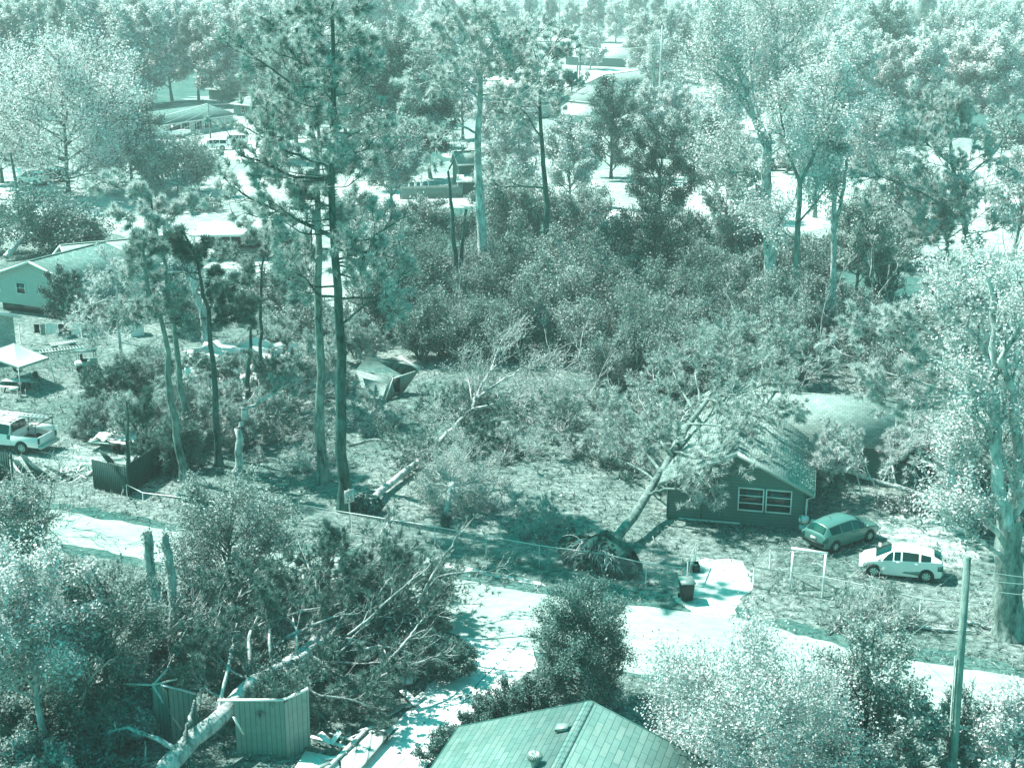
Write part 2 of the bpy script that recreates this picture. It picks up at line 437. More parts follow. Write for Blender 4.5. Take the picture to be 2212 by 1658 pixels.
def auto_limbs(rs, base, h, R0, kind, crown0=.35, lean=(0, 0), r=.25, nl=10, top=1.0):
    b = Vector(base); L = []
    tp = b + Vector((lean[0] * h, lean[1] * h, h))
    mid = b + Vector((lean[0] * h * .4 + rs.normal() * .015 * h, lean[1] * h * .4 + rs.normal() * .015 * h, h * .5))
    if kind == 'pine':
        L.append(([b, mid, tp], r, r * .12, .75, .35))
        for i in range(nl):
            t = crown0 + (1 - crown0) * (i + rs.random()) / nl * .97
            p = b.lerp(mid, t * 2) if t < .5 else mid.lerp(tp, t * 2 - 1)
            a = rs.random() * 6.283; ln = R0 * (1 - .75 * ((t - crown0) / (1 - crown0)) ** 1.3) * (.6 + .6 * rs.random())
            if t < crown0 + .1: ln *= .7
            d = Vector((math.cos(a), math.sin(a), 0))
            q = p + d * ln * .55 + Vector((0, 0, ln * .05)); e = p + d * ln + Vector((0, 0, ln * (.1 + .3 * rs.random())))
            L.append(([p, q, e], r * .3 * (1.1 - t), r * .08, .3, ln / R0 + .15))
    else:
        L.append(([b, b.lerp(mid, .6), mid, tp], r, r * .12, .45, .4))
        zc = (1 + crown0) / 2 * h; hz = (1 - crown0) / 2 * h
        for i in range(nl):
            cz = -.85 + 1.75 * (i + .5) / nl; a = i * 2.39996 + rs.random() * .8
            rr = math.sqrt(max(.05, 1 - cz * cz)) * (.75 + .35 * rs.random()); ze = zc + hz * cz
            t0 = max(crown0 * .7, min(.85, (ze / h) * .62 - .05 + .1 * rs.random()))
            p = b.lerp(mid, t0 * 2) if t0 < .5 else mid.lerp(tp, t0 * 2 - 1)
            ax = b + (tp - b) * (ze / h)
            e = Vector((ax.x + R0 * rr * math.cos(a), ax.y + R0 * rr * math.sin(a), b.z + ze))
            q = p.lerp(e, .5) + Vector((0, 0, .06 * h)) * (1 if cz > -.2 else .3)
            L.append(([p, q, e], r * .45 * (1.1 - t0 * .7), r * .06, .3, .8))
    return L
def auto_tree(name, label, base, h, R0, species='oak', seed=1, mats=None, group=None, crown0=.3, lean=(0, 0), r=None, nl=None, N=None, size=None, **kw):
    rs = np.random.RandomState(seed * 7 + 3)
    r = r or h * .013 + .05
    base = Vector(base); dist = max(20, base.length)
    pxm = 1366. / dist                                # render pixels per metre here
    if species == 'pine':
        nl = nl or 30
        L = auto_limbs(rs, base, h, R0, 'pine', crown0, lean, r, nl)
        tl = max(.5, 4 / pxm); n = N or int(min(4200, 34 * R0 * h * (1 - crown0) / (tl * tl) / 4))
        return tree(name, label, 'pine tree', base, L, seed, 'pine', mats or ('bark', 'needle'), n1=7, n2=5, L1=R0 * .45, L2=R0 * .22,
                    N=n, tuft=(tl, tl * .15, 13), spread=.75, up=.15, group=group, sides=7, gap=kw.pop('gap', .3), **kw)
    nl = nl or 20
    L = auto_limbs(rs, base, h, R0, 'broad', crown0, lean, r, nl)
    s = size or max(SP[species]['size'], 2.15 / pxm)
    n = N or int(min(60000, 30 * R0 * h / (s * s)))
    return tree(name, label, 'tree', base, L, seed, 'broad', mats or ('bark', 'leaf_mid'), n1=8, n2=7, L1=R0 * .42, L2=R0 * .24,
                N=n, size=s, sig=R0 * .07, asp=SP[species]['asp'], upb=SP[species]['upb'], group=group, sides=7, gap=kw.pop('gap', .32), **kw)
def bush(name, label, base, h, R0, seed, mat='leaf_mid', N=None, size=None, cat='bush', group=None, stems=20, bark='bark', up=.5, gap=.2, fill=0.0, **kw):
    rs = np.random.RandomState(seed); base = Vector(base); L = []
    for i in range(stems):
        a = i * 2.4 + rs.random(); q = rs.random() ** .6 * R0
        d = Vector((math.cos(a), math.sin(a), 0)); hh = h * math.sqrt(max(.03, 1 - .85 * (q / R0) ** 2)) * (.35 + .65 * rs.random() ** .6)
        L.append(([base + d * q * .15, base + d * q * .5 + V(0, 0, hh * .5), base + d * q + V(0, 0, hh)], .03 + h * .008, .012, .15 if fill == 0 else fill, .8))
    pxm = 1366. / max(20, base.length); s = size or max(.12, 2.0 / pxm)
    n = N or int(min(36000, 20. * R0 * h / (s * s)))
    return tree(name, label, cat, base, L, seed, 'broad', (bark, mat), n1=7, n2=6, L1=min(R0, h) * .5, L2=min(R0, h) * .28, N=n, size=s,
                sig=min(R0, h) * .07, up=up, group=group, sides=4, gap=gap, **kw)

ORD = 'first second third fourth fifth sixth seventh eighth ninth tenth eleventh twelfth thirteenth fourteenth fifteenth sixteenth seventeenth eighteenth nineteenth twentieth'.split()
def sc_at(py, px=1106):                 # picture units per metre at a ground row
    return FPX / (at(px, py).y * math.cos(TH) + H * math.sin(TH))
def T(name, label, px, py, top, hw, species='oak', seed=1, **kw):
    """a tree whose foot is at (px, py), reaching up to picture row top, half width hw"""
    b = at(px, py); h = max(1.5, atY(px, top, b.y).z); R0 = hw / sc_at(py)
    return auto_tree(name, label, b, h, R0, species, seed, **kw)
def Bu(name, label, px, py, top, hw, seed=1, **kw):
    b = at(px, py); h = max(.5, atY(px, top, b.y).z); R0 = hw / sc_at(py)
    return bush(name, label, b, h, R0, seed, **kw)
def tl(pts, Y, dy=None):                # traced standing limb at distance Y (dy: drift towards / away along it)
    dy = dy or 0; n = len(pts) - 1
    return [atY(p[0], p[1], Y + dy * i / max(1, n)) for i, p in enumerate(pts)]
def az(*pts): return [at(*p) for p in pts]      # traced lying limb: (px, py, z)

def tangle(label, region, N, seed, d0=(.7, .5, .45), z=(.3, 1.6), L=(2.5, 5.5), r=.05, mat='bark_pale', needles=0, nm='torn_limbs', leafm='needle', group='tangles of torn bare limbs', twig=1.):
    """long torn limbs sprawling over a heap, all roughly fanning one way"""
    rs = np.random.RandomState(seed); Lm = []; c = at(sum(p[0] for p in region) / len(region), sum(p[1] for p in region) / len(region))
    (xa, ya), (xb, yb) = region[0], region[1]
    for i in range(N):
        px = rs.uniform(xa, xb); py = rs.uniform(ya, yb); p = at(px, py); p.z = rs.uniform(*z)
        d = Vector((d0[0] + rs.normal() * .45, d0[1] + rs.normal() * .45, d0[2] + rs.normal() * .25)).normalized(); l = rs.uniform(*L); P = [p]
        for k in range(5): d = (d + V(rs.normal() * .12, rs.normal() * .12, -.10 + rs.normal() * .1)).normalized(); q = P[-1] + d * l / 5; q.z = max(q.z, .08); P.append(q)
        rr = r * rs.uniform(.6, 1.5); Lm.append((P, rr, rr * .3, .15, .8))
    return tree(nm, label, 'torn limbs', V(c.x, c.y, 0), Lm, seed, 'pine', (mat, leafm), n1=4, n2=4, L1=1.5 * twig, L2=.6 * twig, N=needles, tuft=(.32, .045, 12), spread=.6, up=.05, sides=5, ground=.05, group=group, curl=.12)
# ------------------------------------------------------------------ the ground, roads, yards
from mathutils.geometry import tessellate_polygon
def poly_world(pts, jit=.15, step=.6, seed=0, z=0.0):
    W = [at(*p) for p in pts]; out = []; n = len(W)
    for i in range(n):
        a, b = W[i], W[(i + 1) % n]; L = (b - a).length; st = max(step, (a.y) * .006); k = max(1, int(L / st))
        nx = Vector((-(b - a).y, (b - a).x, 0)).normalized() if L > 0 else V(0, 0, 0)
        for j in range(k):
            p = a.lerp(b, j / k); s = max(1, a.y / 90)
            q = p + nx * jit * s * 2 * mnoise.fractal(Vector((p.x * .8 / s, p.y * .8 / s, seed)), 1., 2., 4)
            out.append(Vector((q.x, q.y, z)))
    return out
def sheet(name, pts, mat, z, jit=.15, step=.6, seed=0, kind='structure'):
    W = poly_world(pts, jit, step, seed, z); tr = tessellate_polygon([W])
    me = bpy.data.meshes.new(name); fs = []
    for a, b, c in tr:
        nz = (W[b] - W[a]).cross(W[c] - W[a]).z
        fs.append((a, b, c) if nz > 0 else (a, c, b))
    me.from_pydata([tuple(p) for p in W], [], fs); me.materials.append(mat)
    o = bpy.data.objects.new(name, me); C.objects.link(o); o['kind'] = kind; return o
g = G(); g.quad((-1500, -60, 0), (1500, -60, 0), (1500, 2600, 0), (-1500, 2600, 0))
tag(g.build('ground', M['grass']), kind='structure')
# farther yards are dry and pale
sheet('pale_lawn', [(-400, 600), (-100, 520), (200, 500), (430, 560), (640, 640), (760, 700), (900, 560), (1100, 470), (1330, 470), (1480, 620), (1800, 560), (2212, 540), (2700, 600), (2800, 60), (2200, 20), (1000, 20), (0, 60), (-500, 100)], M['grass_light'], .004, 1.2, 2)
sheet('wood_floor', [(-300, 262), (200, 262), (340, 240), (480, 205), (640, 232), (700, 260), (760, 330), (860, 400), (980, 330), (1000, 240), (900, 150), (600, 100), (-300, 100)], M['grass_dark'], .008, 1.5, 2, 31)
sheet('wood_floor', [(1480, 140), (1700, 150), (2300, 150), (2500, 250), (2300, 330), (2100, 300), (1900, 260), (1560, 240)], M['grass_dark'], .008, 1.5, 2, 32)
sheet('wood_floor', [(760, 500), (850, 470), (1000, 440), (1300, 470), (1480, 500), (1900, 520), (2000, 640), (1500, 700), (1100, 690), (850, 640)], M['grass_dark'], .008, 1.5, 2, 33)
R_UP = [(-60, 1068), (118, 1102), (390, 1150), (618, 1187), (780, 1213), (935, 1240), (1170, 1283), (1370, 1308), (1500, 1322), (1600, 1335), (1815, 1395), (2000, 1432), (2300, 1478)]
R_LO = [(2300, 1620), (2000, 1565), (1800, 1530), (1640, 1500), (1480, 1468), (1360, 1452), (1150, 1405), (985, 1372), (780, 1315), (560, 1262), (300, 1205), (118, 1170), (-60, 1130)]
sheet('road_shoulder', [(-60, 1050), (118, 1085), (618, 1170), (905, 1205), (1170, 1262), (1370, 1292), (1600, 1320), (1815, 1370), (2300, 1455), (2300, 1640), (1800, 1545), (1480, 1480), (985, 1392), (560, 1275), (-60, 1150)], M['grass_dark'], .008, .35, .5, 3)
sheet('sandy_verge', [(900, 1200), (1000, 1222), (1170, 1258), (1180, 1266), (1000, 1232), (905, 1214)], M['sand'], .012, .08, .3, 5)
sheet('road', R_UP + R_LO, M['asphalt'], .016, .12, .4, 1)
sheet('dirt_driveway', [(1462, 1300), (1478, 1262), (1500, 1215), (1545, 1205), (1600, 1212), (1622, 1238), (1625, 1262), (1590, 1308), (1588, 1335), (1500, 1325)], M['sand'], .020, .22, .3, 2)
sheet('driveway', [(990, 1374), (1150, 1406), (1160, 1440), (1108, 1480), (1050, 1522), (1010, 1555), (960, 1615), (860, 1730), (690, 1730), (760, 1660), (850, 1565), (900, 1510), (925, 1480), (985, 1440), (1028, 1400)], M['concrete'], .020, .10, .3, 4)
g = G()
jl = [at(1112, 1400), at(1040, 1468), at(985, 1535), at(915, 1600), at(840, 1670), at(800, 1710)]
for a, b in zip(jl, jl[1:]): g.beam(a + V(0, 0, .021), b + V(0, 0, .021), .035, .008)
for f1, f2 in (((1012, 1410), (1105, 1432)), ((935, 1480), (1072, 1512)), ((880, 1535), (1000, 1560)), ((815, 1600), (950, 1620))):
    pass
tag(g.build('driveway_joint', M['soil']), kind='structure')
# pale tracks and yards farther off
sheet('dirt_track', [(-60, 470), (60, 452), (110, 428), (165, 418), (240, 425), (250, 440), (180, 448), (110, 470), (60, 486), (-60, 505)], M['sand'], .012, .5, 1, 6)
sheet('dirt_track', [(-60, 496), (40, 488), (120, 470), (240, 452), (330, 450), (300, 465), (200, 480), (120, 500), (-60, 520)], M['sand'], .016, .6, 1, 7)
sheet('sandy_yard', [(330, 505), (400, 495), (470, 478), (560, 470), (640, 476), (700, 500), (670, 530), (600, 560), (520, 545), (430, 520), (370, 515)], M['sand'], .012, .8, 1, 8)
sheet('house_driveway', [(330, 300), (430, 300), (520, 298), (600, 306), (606, 325), (600, 350), (520, 352), (468, 330), (400, 316), (330, 312)], M['concrete'], .012, .6, 1, 9)
sheet('far_street', [(980, 172), (1230, 152), (1420, 148), (1440, 160), (1300, 170), (1215, 182), (1010, 196)], M['concrete'], .012, .8, 2, 10)
sheet('far_driveway', [(1340, 232), (1500, 222), (1520, 250), (1380, 252)], M['sand'], .012, .8, 2, 11)
sheet('open_field', [(1440, 378), (1600, 366), (1760, 368), (1850, 380), (1840, 470), (1700, 500), (1560, 490), (1450, 480)], M['sand'], .008, 1.5, 2, 12)
sheet('side_street', [(2060, 430), (2230, 428), (2300, 430), (2300, 456), (2160, 450), (2080, 446)], M['concrete'], .012, .5, 2, 13)
sheet('side_lawn', [(2060, 385), (2300, 375), (2300, 420), (2050, 420)], M['sand'], .010, .8, 2, 14)
sheet('worn_ground', [(-60, 985), (60, 985), (160, 965), (260, 960), (330, 985), (250, 1000), (190, 1020), (60, 1000), (-60, 1010)], M['grass_light'], .008, .6, .6, 15)
sheet('worn_ground', [(740, 620), (830, 600), (880, 640), (860, 700), (760, 700)], M['grass_light'], .008, .6, .8, 16)
sheet('worn_ground', [(1890, 1120), (1990, 1110), (2080, 1150), (2110, 1220), (2060, 1230), (1960, 1180), (1890, 1160)], M['grass_light'], .008, .5, .5, 17)

# ---- fallen leaves, twigs and grass tufts nobody could count
rs = np.random.RandomState(5)
def scatter(name, region, N, mat, size, seed, lift=.03, label=None, cat='litter', blade=False, clump=.5, excl=()):
    """leaf-sized pieces over a picture-space quadrilateral of ground (denser where the noise is high)"""
    rs = np.random.RandomState(seed); W = [at(*p) for p in region]
    xs = [p.x for p in W]; ys = [p.y for p in W]; c = []
    x = rs.uniform(min(xs), max(xs), N * 3); y = rs.uniform(min(ys), max(ys), N * 3)
    def inside(pl, x, y):
        r = np.zeros(len(x), bool); n = len(pl)
        for i in range(n):
            a, b = pl[i], pl[(i + 1) % n]
            if a.y == b.y: continue
            k = ((a.y > y) != (b.y > y)) & (x < (b.x - a.x) * (y - a.y) / (b.y - a.y) + a.x); r ^= k
        return r
    ok = inside(W, x, y)
    for e in excl: ok &= ~inside([at(*p) for p in e], x, y)
    x = x[ok]; y = y[ok]
    f = np.array([mnoise.noise(Vector((a * .45, b * .45, seed))) + .5 * mnoise.noise(Vector((a * 1.7, b * 1.7, seed))) for a, b in zip(x, y)])
    k = rs.random(len(x)) < np.clip((f + 1 - clump) , 0.03, 1); x = x[k][:N]; y = y[k][:N]
    z = lift * rs.random(len(x)) * 1.5 + .022
    g = G(); cc = np.stack([x, y, z], 1)
    if blade:
        d = np.tile(np.array([0, 0, 1.]), (len(cc), 1)); tufts(g, cc * [1, 1, 0] + [0, 0, .02], d, rs, size, size * .16, 7)
    else: leaf_quads(g, cc, rs, size, .5, .6, .8)
    o = g.build(name, mat); tag(o, label, cat, kind='stuff'); return o
ROADP = R_UP + R_LO
DRV = [(990, 1374), (1150, 1406), (1160, 1440), (1050, 1522), (960, 1615), (860, 1730), (690, 1730), (850, 1565), (925, 1480), (1028, 1400)]
GATE = [(1478, 1262), (1510, 1220), (1600, 1215), (1620, 1260), (1590, 1330), (1490, 1322)]
YARD = [(560, 860), (1000, 790), (1450, 780), (2300, 800), (2300, 1480), (1815, 1400), (1170, 1290), (618, 1190), (-60, 1060), (-60, 780), (300, 760)]
scatter('fallen_leaves', YARD, 34000, M['leaf_dry'], .11, 3, .03, 'pale fallen leaves and torn twigs strewn over the yards', excl=(ROADP, DRV, GATE), clump=.6)
scatter('leaf_litter', YARD, 26000, M['leaf_dark'], .14, 4, .05, 'dark leaf litter clumped over the yards', excl=(ROADP, DRV, GATE), clump=.9)
scatter('grass_tufts', YARD, 15000, M['leaf_mid'], .16, 5, .03, 'short grass tufts growing over the yards and verge', 'grass', True, .4, excl=(ROADP, DRV, GATE))
NEAR = [(-60, 1160), (560, 1275), (985, 1385), (1150, 1405), (1480, 1475), (2300, 1640), (2300, 1740), (-60, 1740)]
scatter('ground_cover', NEAR, 22000, M['leaf_mid'], .13, 6, .12, 'low weeds and ivy below the near trees', 'weeds', excl=(DRV,), clump=.3)
scatter('road_debris', ROADP, 700, M['leaf_dark'], .13, 7, .01, 'dark leaves and cones scattered on the near road', 'litter', clump=1.0)
scatter('driveway_debris', [(990, 1390), (1090, 1410), (1000, 1560), (860, 1730), (690, 1730), (850, 1565), (925, 1480)], 420, M['leaf_dark'], .22, 8, .02, 'dark needle clumps scattered over the concrete driveway', 'litter', clump=1.0)

def sticks(name, region, N, mat, seed, label, excl=(), L=(.4, 1.6), r=.018):
    rs = np.random.RandomState(seed); W = [at(*p) for p in region]; g = G(); Ps = []
    xs = [p.x for p in W]; ys = [p.y for p in W]
    def ins(pl, x, y):
        c = False; n = len(pl)
        for i in range(n):
            a, b = pl[i], pl[(i + 1) % n]
            if (a.y > y) != (b.y > y) and x < (b.x - a.x) * (y - a.y) / (b.y - a.y) + a.x: c = not c
        return c
    EX = [[at(*p) for p in e] for e in excl]
    while len(Ps) < N:
        x = rs.uniform(min(xs), max(xs)); y = rs.uniform(min(ys), max(ys))
        if not ins(W, x, y) or any(ins(e, x, y) for e in EX) or mnoise.noise(Vector((x * .25, y * .25, seed))) < rs.uniform(-.35, .3): continue
        a = rs.uniform(0, 6.28); l = rs.uniform(*L); k = 5; p = np.array([x, y, .04]); P = [p]
        for i in range(k - 1): a += rs.normal() * .25; p = p + np.array([math.cos(a), math.sin(a), 0]) * l / (k - 1); P.append(p + [0, 0, rs.random() * .15])
        Ps.append(P)
    P = np.array(Ps); R_ = np.tile(np.linspace(r * 1.4, r * .5, 5), (len(P), 1)); tubes(g, P, R_, 3)
    tag(g.build(name, mat), label, 'twigs', kind='stuff')
sticks('fallen_twigs', YARD, 1500, M['bark_pale'], 21, 'pale broken twigs strewn over the yards', (ROADP, DRV, GATE))
scatter('torn_needles', YARD, 5200, M['needle_dark'], .34, 22, .06, 'torn pine sprays lying in dark clumps over the yards', 'needles', True, .75, excl=(ROADP, DRV, GATE))
# ------------------------------------------------------------------ the trees one can tell apart
NL = ('bark', 'needle_light'); ND = ('bark_dark', 'needle_dark')
# tall pines in the middle left
def hero_pine(label, base_px, trunk, limbs, r, R0, seed, mats=('bark', 'needle'), crown0=.4, nl=26, N=5200, tuft=(.42, .055, 15), extra_from=.4, name='pine_tree'):
    b = at(*base_px); Y = b.y; rs = np.random.RandomState(seed)
    tp = [b] + tl(trunk, Y)
    L = [(tp, r, r * .25, .8, .4)]
    for l, dy, rr in limbs: L.append((tl(l, Y, dy), rr, .03, .35, 1.0))
    P = np.array([tuple(p) for p in tp]); top = tp[-1].z
    for i in range(nl):
        t = crown0 + (1 - crown0) * (i + rs.random()) / nl * .98; z = t * top
        j = np.searchsorted(P[:, 2], z); j = min(max(j, 1), len(P) - 1)
        f = (z - P[j - 1, 2]) / max(1e-6, P[j, 2] - P[j - 1, 2]); p = Vector(tuple(P[j - 1] + (P[j] - P[j - 1]) * f))
        a = rs.random() * 6.283; u = (t - crown0) / (1 - crown0); ln = R0 * (1 - .6 * u ** 1.5) * (.55 + .6 * rs.random())
        d = Vector((math.cos(a), math.sin(a), 0))
        L.append(([p, p + d * ln * .5 + V(0, 0, ln * .0), p + d * ln + V(0, 0, ln * (.05 + .35 * rs.random()))], r * .28 * (1.15 - t), .02, .3, .35 + ln / R0 * .5))
    return tree(name, label, 'pine tree', b, L, seed, 'pine', mats, n1=6, n2=4, L1=R0 * .42, L2=R0 * .2, N=N, tuft=tuft, spread=.8, up=.12, sides=9, gap=.36)
hero_pine('tallest loblolly pine behind the speed limit sign, long bare limb reaching left', (743, 1102), [(737, 860), (737, 755), (729, 600), (718, 505), (716, 400), (722, 250), (716, 120), (718, 4)],
          [([(717, 510), (617, 463), (540, 427), (483, 383)], 1.5, .13), ([(718, 385), (633, 383), (567, 350), (513, 333)], -1.5, .10), ([(717, 360), (617, 327), (533, 277)], 2, .09),
           ([(735, 640), (690, 640), (660, 600), (640, 590)], -1, .09), ([(722, 190), (640, 187), (560, 130), (513, 95)], 1, .08), ([(730, 560), (800, 540), (860, 560)], -1, .07), ([(737, 700), (800, 650), (850, 665)], 1, .07)],
          .36, 4.6, 11, crown0=.44, nl=30, N=3600, mats=('bark_dark', 'needle'))
hero_pine('straight pine with a pale trunk just left of the tallest pine', (697, 1040), [(690, 860), (687, 686), (690, 490), (688, 350), (655, 180), (640, 60)],
          [([(688, 560), (640, 545), (590, 560)], -1, .07)], .33, 3.8, 12, crown0=.52, nl=26, N=2600, mats=('bark', 'needle_light'))
# leaning group farther left
hero_pine('leaning storm-thinned pine with a drooping pale top, left of the pine group', (403, 972), [(397, 886), (387, 803), (377, 720), (363, 636), (353, 553), (333, 483), (324, 415)],
          [([(324, 433), (270, 410), (225, 392), (186, 408)], 1, .09), ([(328, 455), (290, 450), (262, 470)], -1, .05), ([(335, 480), (380, 465), (410, 440)], 1, .05), ([(350, 540), (310, 560), (280, 600)], -1, .05)],
          .24, 2.2, 13, crown0=.72, nl=9, N=1300, mats=NL)
hero_pine('crooked leaning pine trunk at the left of the dark fence', (397, 1038), [(380, 920), (363, 836), (362, 740), (340, 670), (320, 620), (312, 553), (306, 505)],
          [([(350, 700), (400, 690), (430, 715)], -1, .05), ([(320, 640), (290, 650), (270, 690)], -1, .05)], .26, 2.0, 14, crown0=.7, nl=8, N=900, mats=('bark', 'needle'))
hero_pine('dark straight pine trunk standing behind the dark fence', (473, 1005), [(467, 886), (457, 753), (447, 660), (432, 580), (395, 500)],
          [([(450, 700), (500, 690), (540, 660)], 1, .05)], .24, 2.4, 15, crown0=.6, nl=12, N=1500, mats=ND)
hero_pine('slim pine in front of the collapsed mobile home', (563, 880), [(563, 733), (563, 613), (572, 552), (572, 483)],
          [([(572, 540), (520, 546), (480, 552)], 1, .05), ([(572, 545), (640, 540), (680, 538)], -1, .05)], .17, 2.8, 16, crown0=.55, nl=18, N=1900, mats=('bark_dark', 'needle'))
hero_pine('thin half bare pine with drooping dead limbs, beside the brick house yard', (267, 815), [(257, 720), (252, 640), (247, 553)],
          [([(256, 690), (205, 690), (155, 715)], 1, .05), ([(253, 640), (210, 652), (160, 690)], -1, .05), ([(257, 700), (310, 690), (360, 700)], 1, .05), ([(260, 740), (320, 750), (370, 762)], 1, .05), ([(250, 610), (290, 600), (340, 620)], 0, .04)],
          .14, 3.2, 17, crown0=.25, nl=26, N=900, mats=('bark_pale', 'needle_light'), tuft=(.3, .05, 9))
hero_pine('broken dark trunk at the corner of the dark fence', (277, 1055), [(275, 960), (273, 868)], [([(275, 900), (300, 870), (316, 850)], 0, .05)], .17, 1.6, 18, crown0=.6, nl=5, N=300, mats=ND, name='snapped_pine')
hero_pine('snapped thick trunk before the collapsed mobile home', (533, 905), [(536, 800), (541, 720), (548, 690)], [], .26, 1.2, 19, crown0=.7, nl=3, N=60, mats=ND, name='snapped_pine')
b = at(515, 1048)
tree('snapped_pine', 'pale snapped trunk in sunlight between the dark fence and the tall pines', 'tree trunk', b, [([b] + tl([(516, 1000), (517, 936), (529, 884)], b.y), .26, .19, None), (tl([(529, 884), (560, 868), (600, 845), (640, 815)], b.y, 2), .11, .04, .3, 1)], 20, 'pine', ('bark_pale', 'needle'), n1=4, n2=3, L1=1.2, L2=.5, N=120, tuft=(.4, .06, 10))
b = at(446, 735)
tree('broken_tree', 'pale forked broken tree rising behind the pine group', 'tree', b, [([b] + tl([(443, 696), (433, 663), (413, 603), (410, 555)], b.y), .42, .10, .3, 1), (tl([(447, 690), (457, 670), (480, 636), (500, 610)], b.y), .25, .08, .4, 1), (tl([(413, 603), (395, 560), (390, 520)], b.y), .1, .04, .3, .7)], 21, 'broad', ('bark_pale', 'leaf_light'), n1=6, n2=4, L1=2.5, L2=1.2, N=2500, size=.2, sig=.3)
# bare, half-dead pines of the centre
hero_pine('very tall half bare pine with a pale stripped trunk in the centre', (1050, 640), [(1044, 552), (1037, 417), (1030, 333), (1036, 233), (1038, 130), (1040, 43)],
          [([(1036, 215), (990, 170), (930, 175), (880, 190)], 2, .12), ([(1032, 290), (990, 268), (950, 300), (912, 330)], -2, .12), ([(1036, 150), (1000, 110), (940, 118), (890, 128)], 2, .1), ([(1038, 120), (1070, 85), (1110, 60)], 2, .1), ([(1038, 90), (1000, 60), (960, 50)], 1, .09), ([(1036, 160), (1080, 150), (1120, 120)], 1, .08)],
          .55, 6.5, 31, crown0=.72, nl=18, N=2600, mats=('bark_pale', 'needle_light'), tuft=(.55, .09, 13))
hero_pine('dark crooked half bare pine right of the tall pale pine', (1180, 600), [(1180, 552), (1180, 433), (1174, 350), (1168, 260), (1166, 187), (1157, 122)],
          [([(1175, 405), (1130, 402), (1085, 404), (1062, 396)], 1, .14), ([(1170, 300), (1130, 235), (1090, 248)], 1, .09), ([(1160, 150), (1130, 120), (1110, 90)], 1, .09), ([(1160, 140), (1185, 110), (1210, 80)], -1, .09), ([(1157, 122), (1150, 95), (1160, 72)], 1, .08)],
          .38, 5.5, 32, crown0=.70, nl=14, N=2400, mats=('bark_dark', 'needle_light'), tuft=(.5, .085, 13))
b = at(985, 680)
tree('dead_tree', 'bare dark split trunk in front of the thicket, left of the centre', 'tree trunk', b, [([b] + tl([(984, 552), (975, 440), (968, 370)], b.y), .32, .10, None), (tl([(968, 372), (985, 335), (1010, 318)], b.y, 1), .09, .03, .3, 1), ([at(997, 676)] + tl([(994, 610), (1000, 520), (1007, 452)], b.y), .24, .12, .8, .3)], 33, 'broad', ('bark_dark', 'leaf_mid'), n1=4, n2=3, L1=1.5, L2=.6, N=100, size=.2, sig=.1)
# tall light broadleaf on the right
b = at(1668, 705); Y = b.y
tree('sweetgum_tree', 'tall forked sweetgum with a pale trunk, right of the centre', 'tree', b,
     [([b] + tl([(1664, 553), (1655, 440), (1655, 367), (1658, 317)], Y), .62, .40, None), (tl([(1658, 320), (1640, 285), (1608, 187), (1585, 140), (1565, 100)], Y, -3), .33, .06, .2, 1.2),
      (tl([(1658, 320), (1672, 233), (1675, 150), (1672, 60), (1665, 5)], Y, 2), .33, .06, .25, 1.3), (tl([(1677, 228), (1720, 195), (1760, 160), (1790, 140)], Y, 2), .16, .04, .2, 1.1),
      (tl([(1650, 420), (1632, 395), (1635, 460)], Y, -1), .08, .03, .2, .8), (tl([(1666, 515), (1690, 470), (1722, 425), (1728, 385), (1770, 310), (1840, 240)], Y, -2), .22, .04, .3, 1.2),
      (tl([(1655, 300), (1635, 250), (1620, 160), (1630, 60)], Y, 3), .2, .05, .2, 1.2), (tl([(1608, 187), (1560, 170), (1510, 130)], Y, 0), .12, .03, .2, 1), (tl([(1672, 120), (1720, 80), (1750, 30)], Y, 1), .13, .03, .2, 1),
      (tl([(1590, 150), (1560, 60), (1540, 10)], Y, 0), .1, .03, .2, 1), (tl([(1655, 380), (1610, 350), (1560, 330)], Y, 3), .1, .03, .2, 1), (tl([(1658, 340), (1700, 310), (1740, 300)], Y, 3), .1, .03, .2, 1)],
     41, 'broad', ('bark_pale', 'leaf_light'), n1=9, n2=8, L1=3.4, L2=1.7, N=42000, size=.19, sig=.5, up=.35, sides=9, gap=.25)
b = at(1708, 742); Y = b.y
tree('sweetgum_tree', 'slimmer dark trunked tree just right of the tall forked sweetgum', 'tree', b,
     [([b] + tl([(1715, 686), (1721, 553), (1728, 400)], Y), .30, .2, None), (tl([(1728, 400), (1751, 350), (1775, 290), (1800, 230), (1815, 150)], Y, 2), .17, .05, .2, 1), (tl([(1728, 400), (1700, 320), (1690, 270), (1680, 200)], Y, -2), .15, .05, .2, 1),
      (tl([(1725, 480), (1760, 440), (1790, 400)], Y, 1), .1, .04, .2, 1), (tl([(1722, 520), (1690, 500), (1680, 480)], Y, 1), .07, .03, .2, .7)],
     42, 'broad', ('bark', 'leaf_light'), n1=8, n2=7, L1=2.8, L2=1.4, N=16000, size=.19, sig=.4, up=.3, sides=8, gap=.28)
b = at(1790, 716); Y = b.y
tree('dead_tree', 'bare pale pole-like trunk wrapped low in ivy, right of the two sweetgums', 'tree trunk', b,
     [([b] + tl([(1797, 640), (1803, 553), (1801, 500), (1804, 360), (1805, 222)], Y), .30, .14, .55, .5), (tl([(1802, 500), (1812, 455), (1822, 410), (1828, 345)], Y, 1), .2, .12, None)],
     43, 'broad', ('bark_pale', 'leaf_mid'), n1=14, n2=5, L1=1.6, L2=.8, N=4200, size=.19, sig=.3, sides=8)
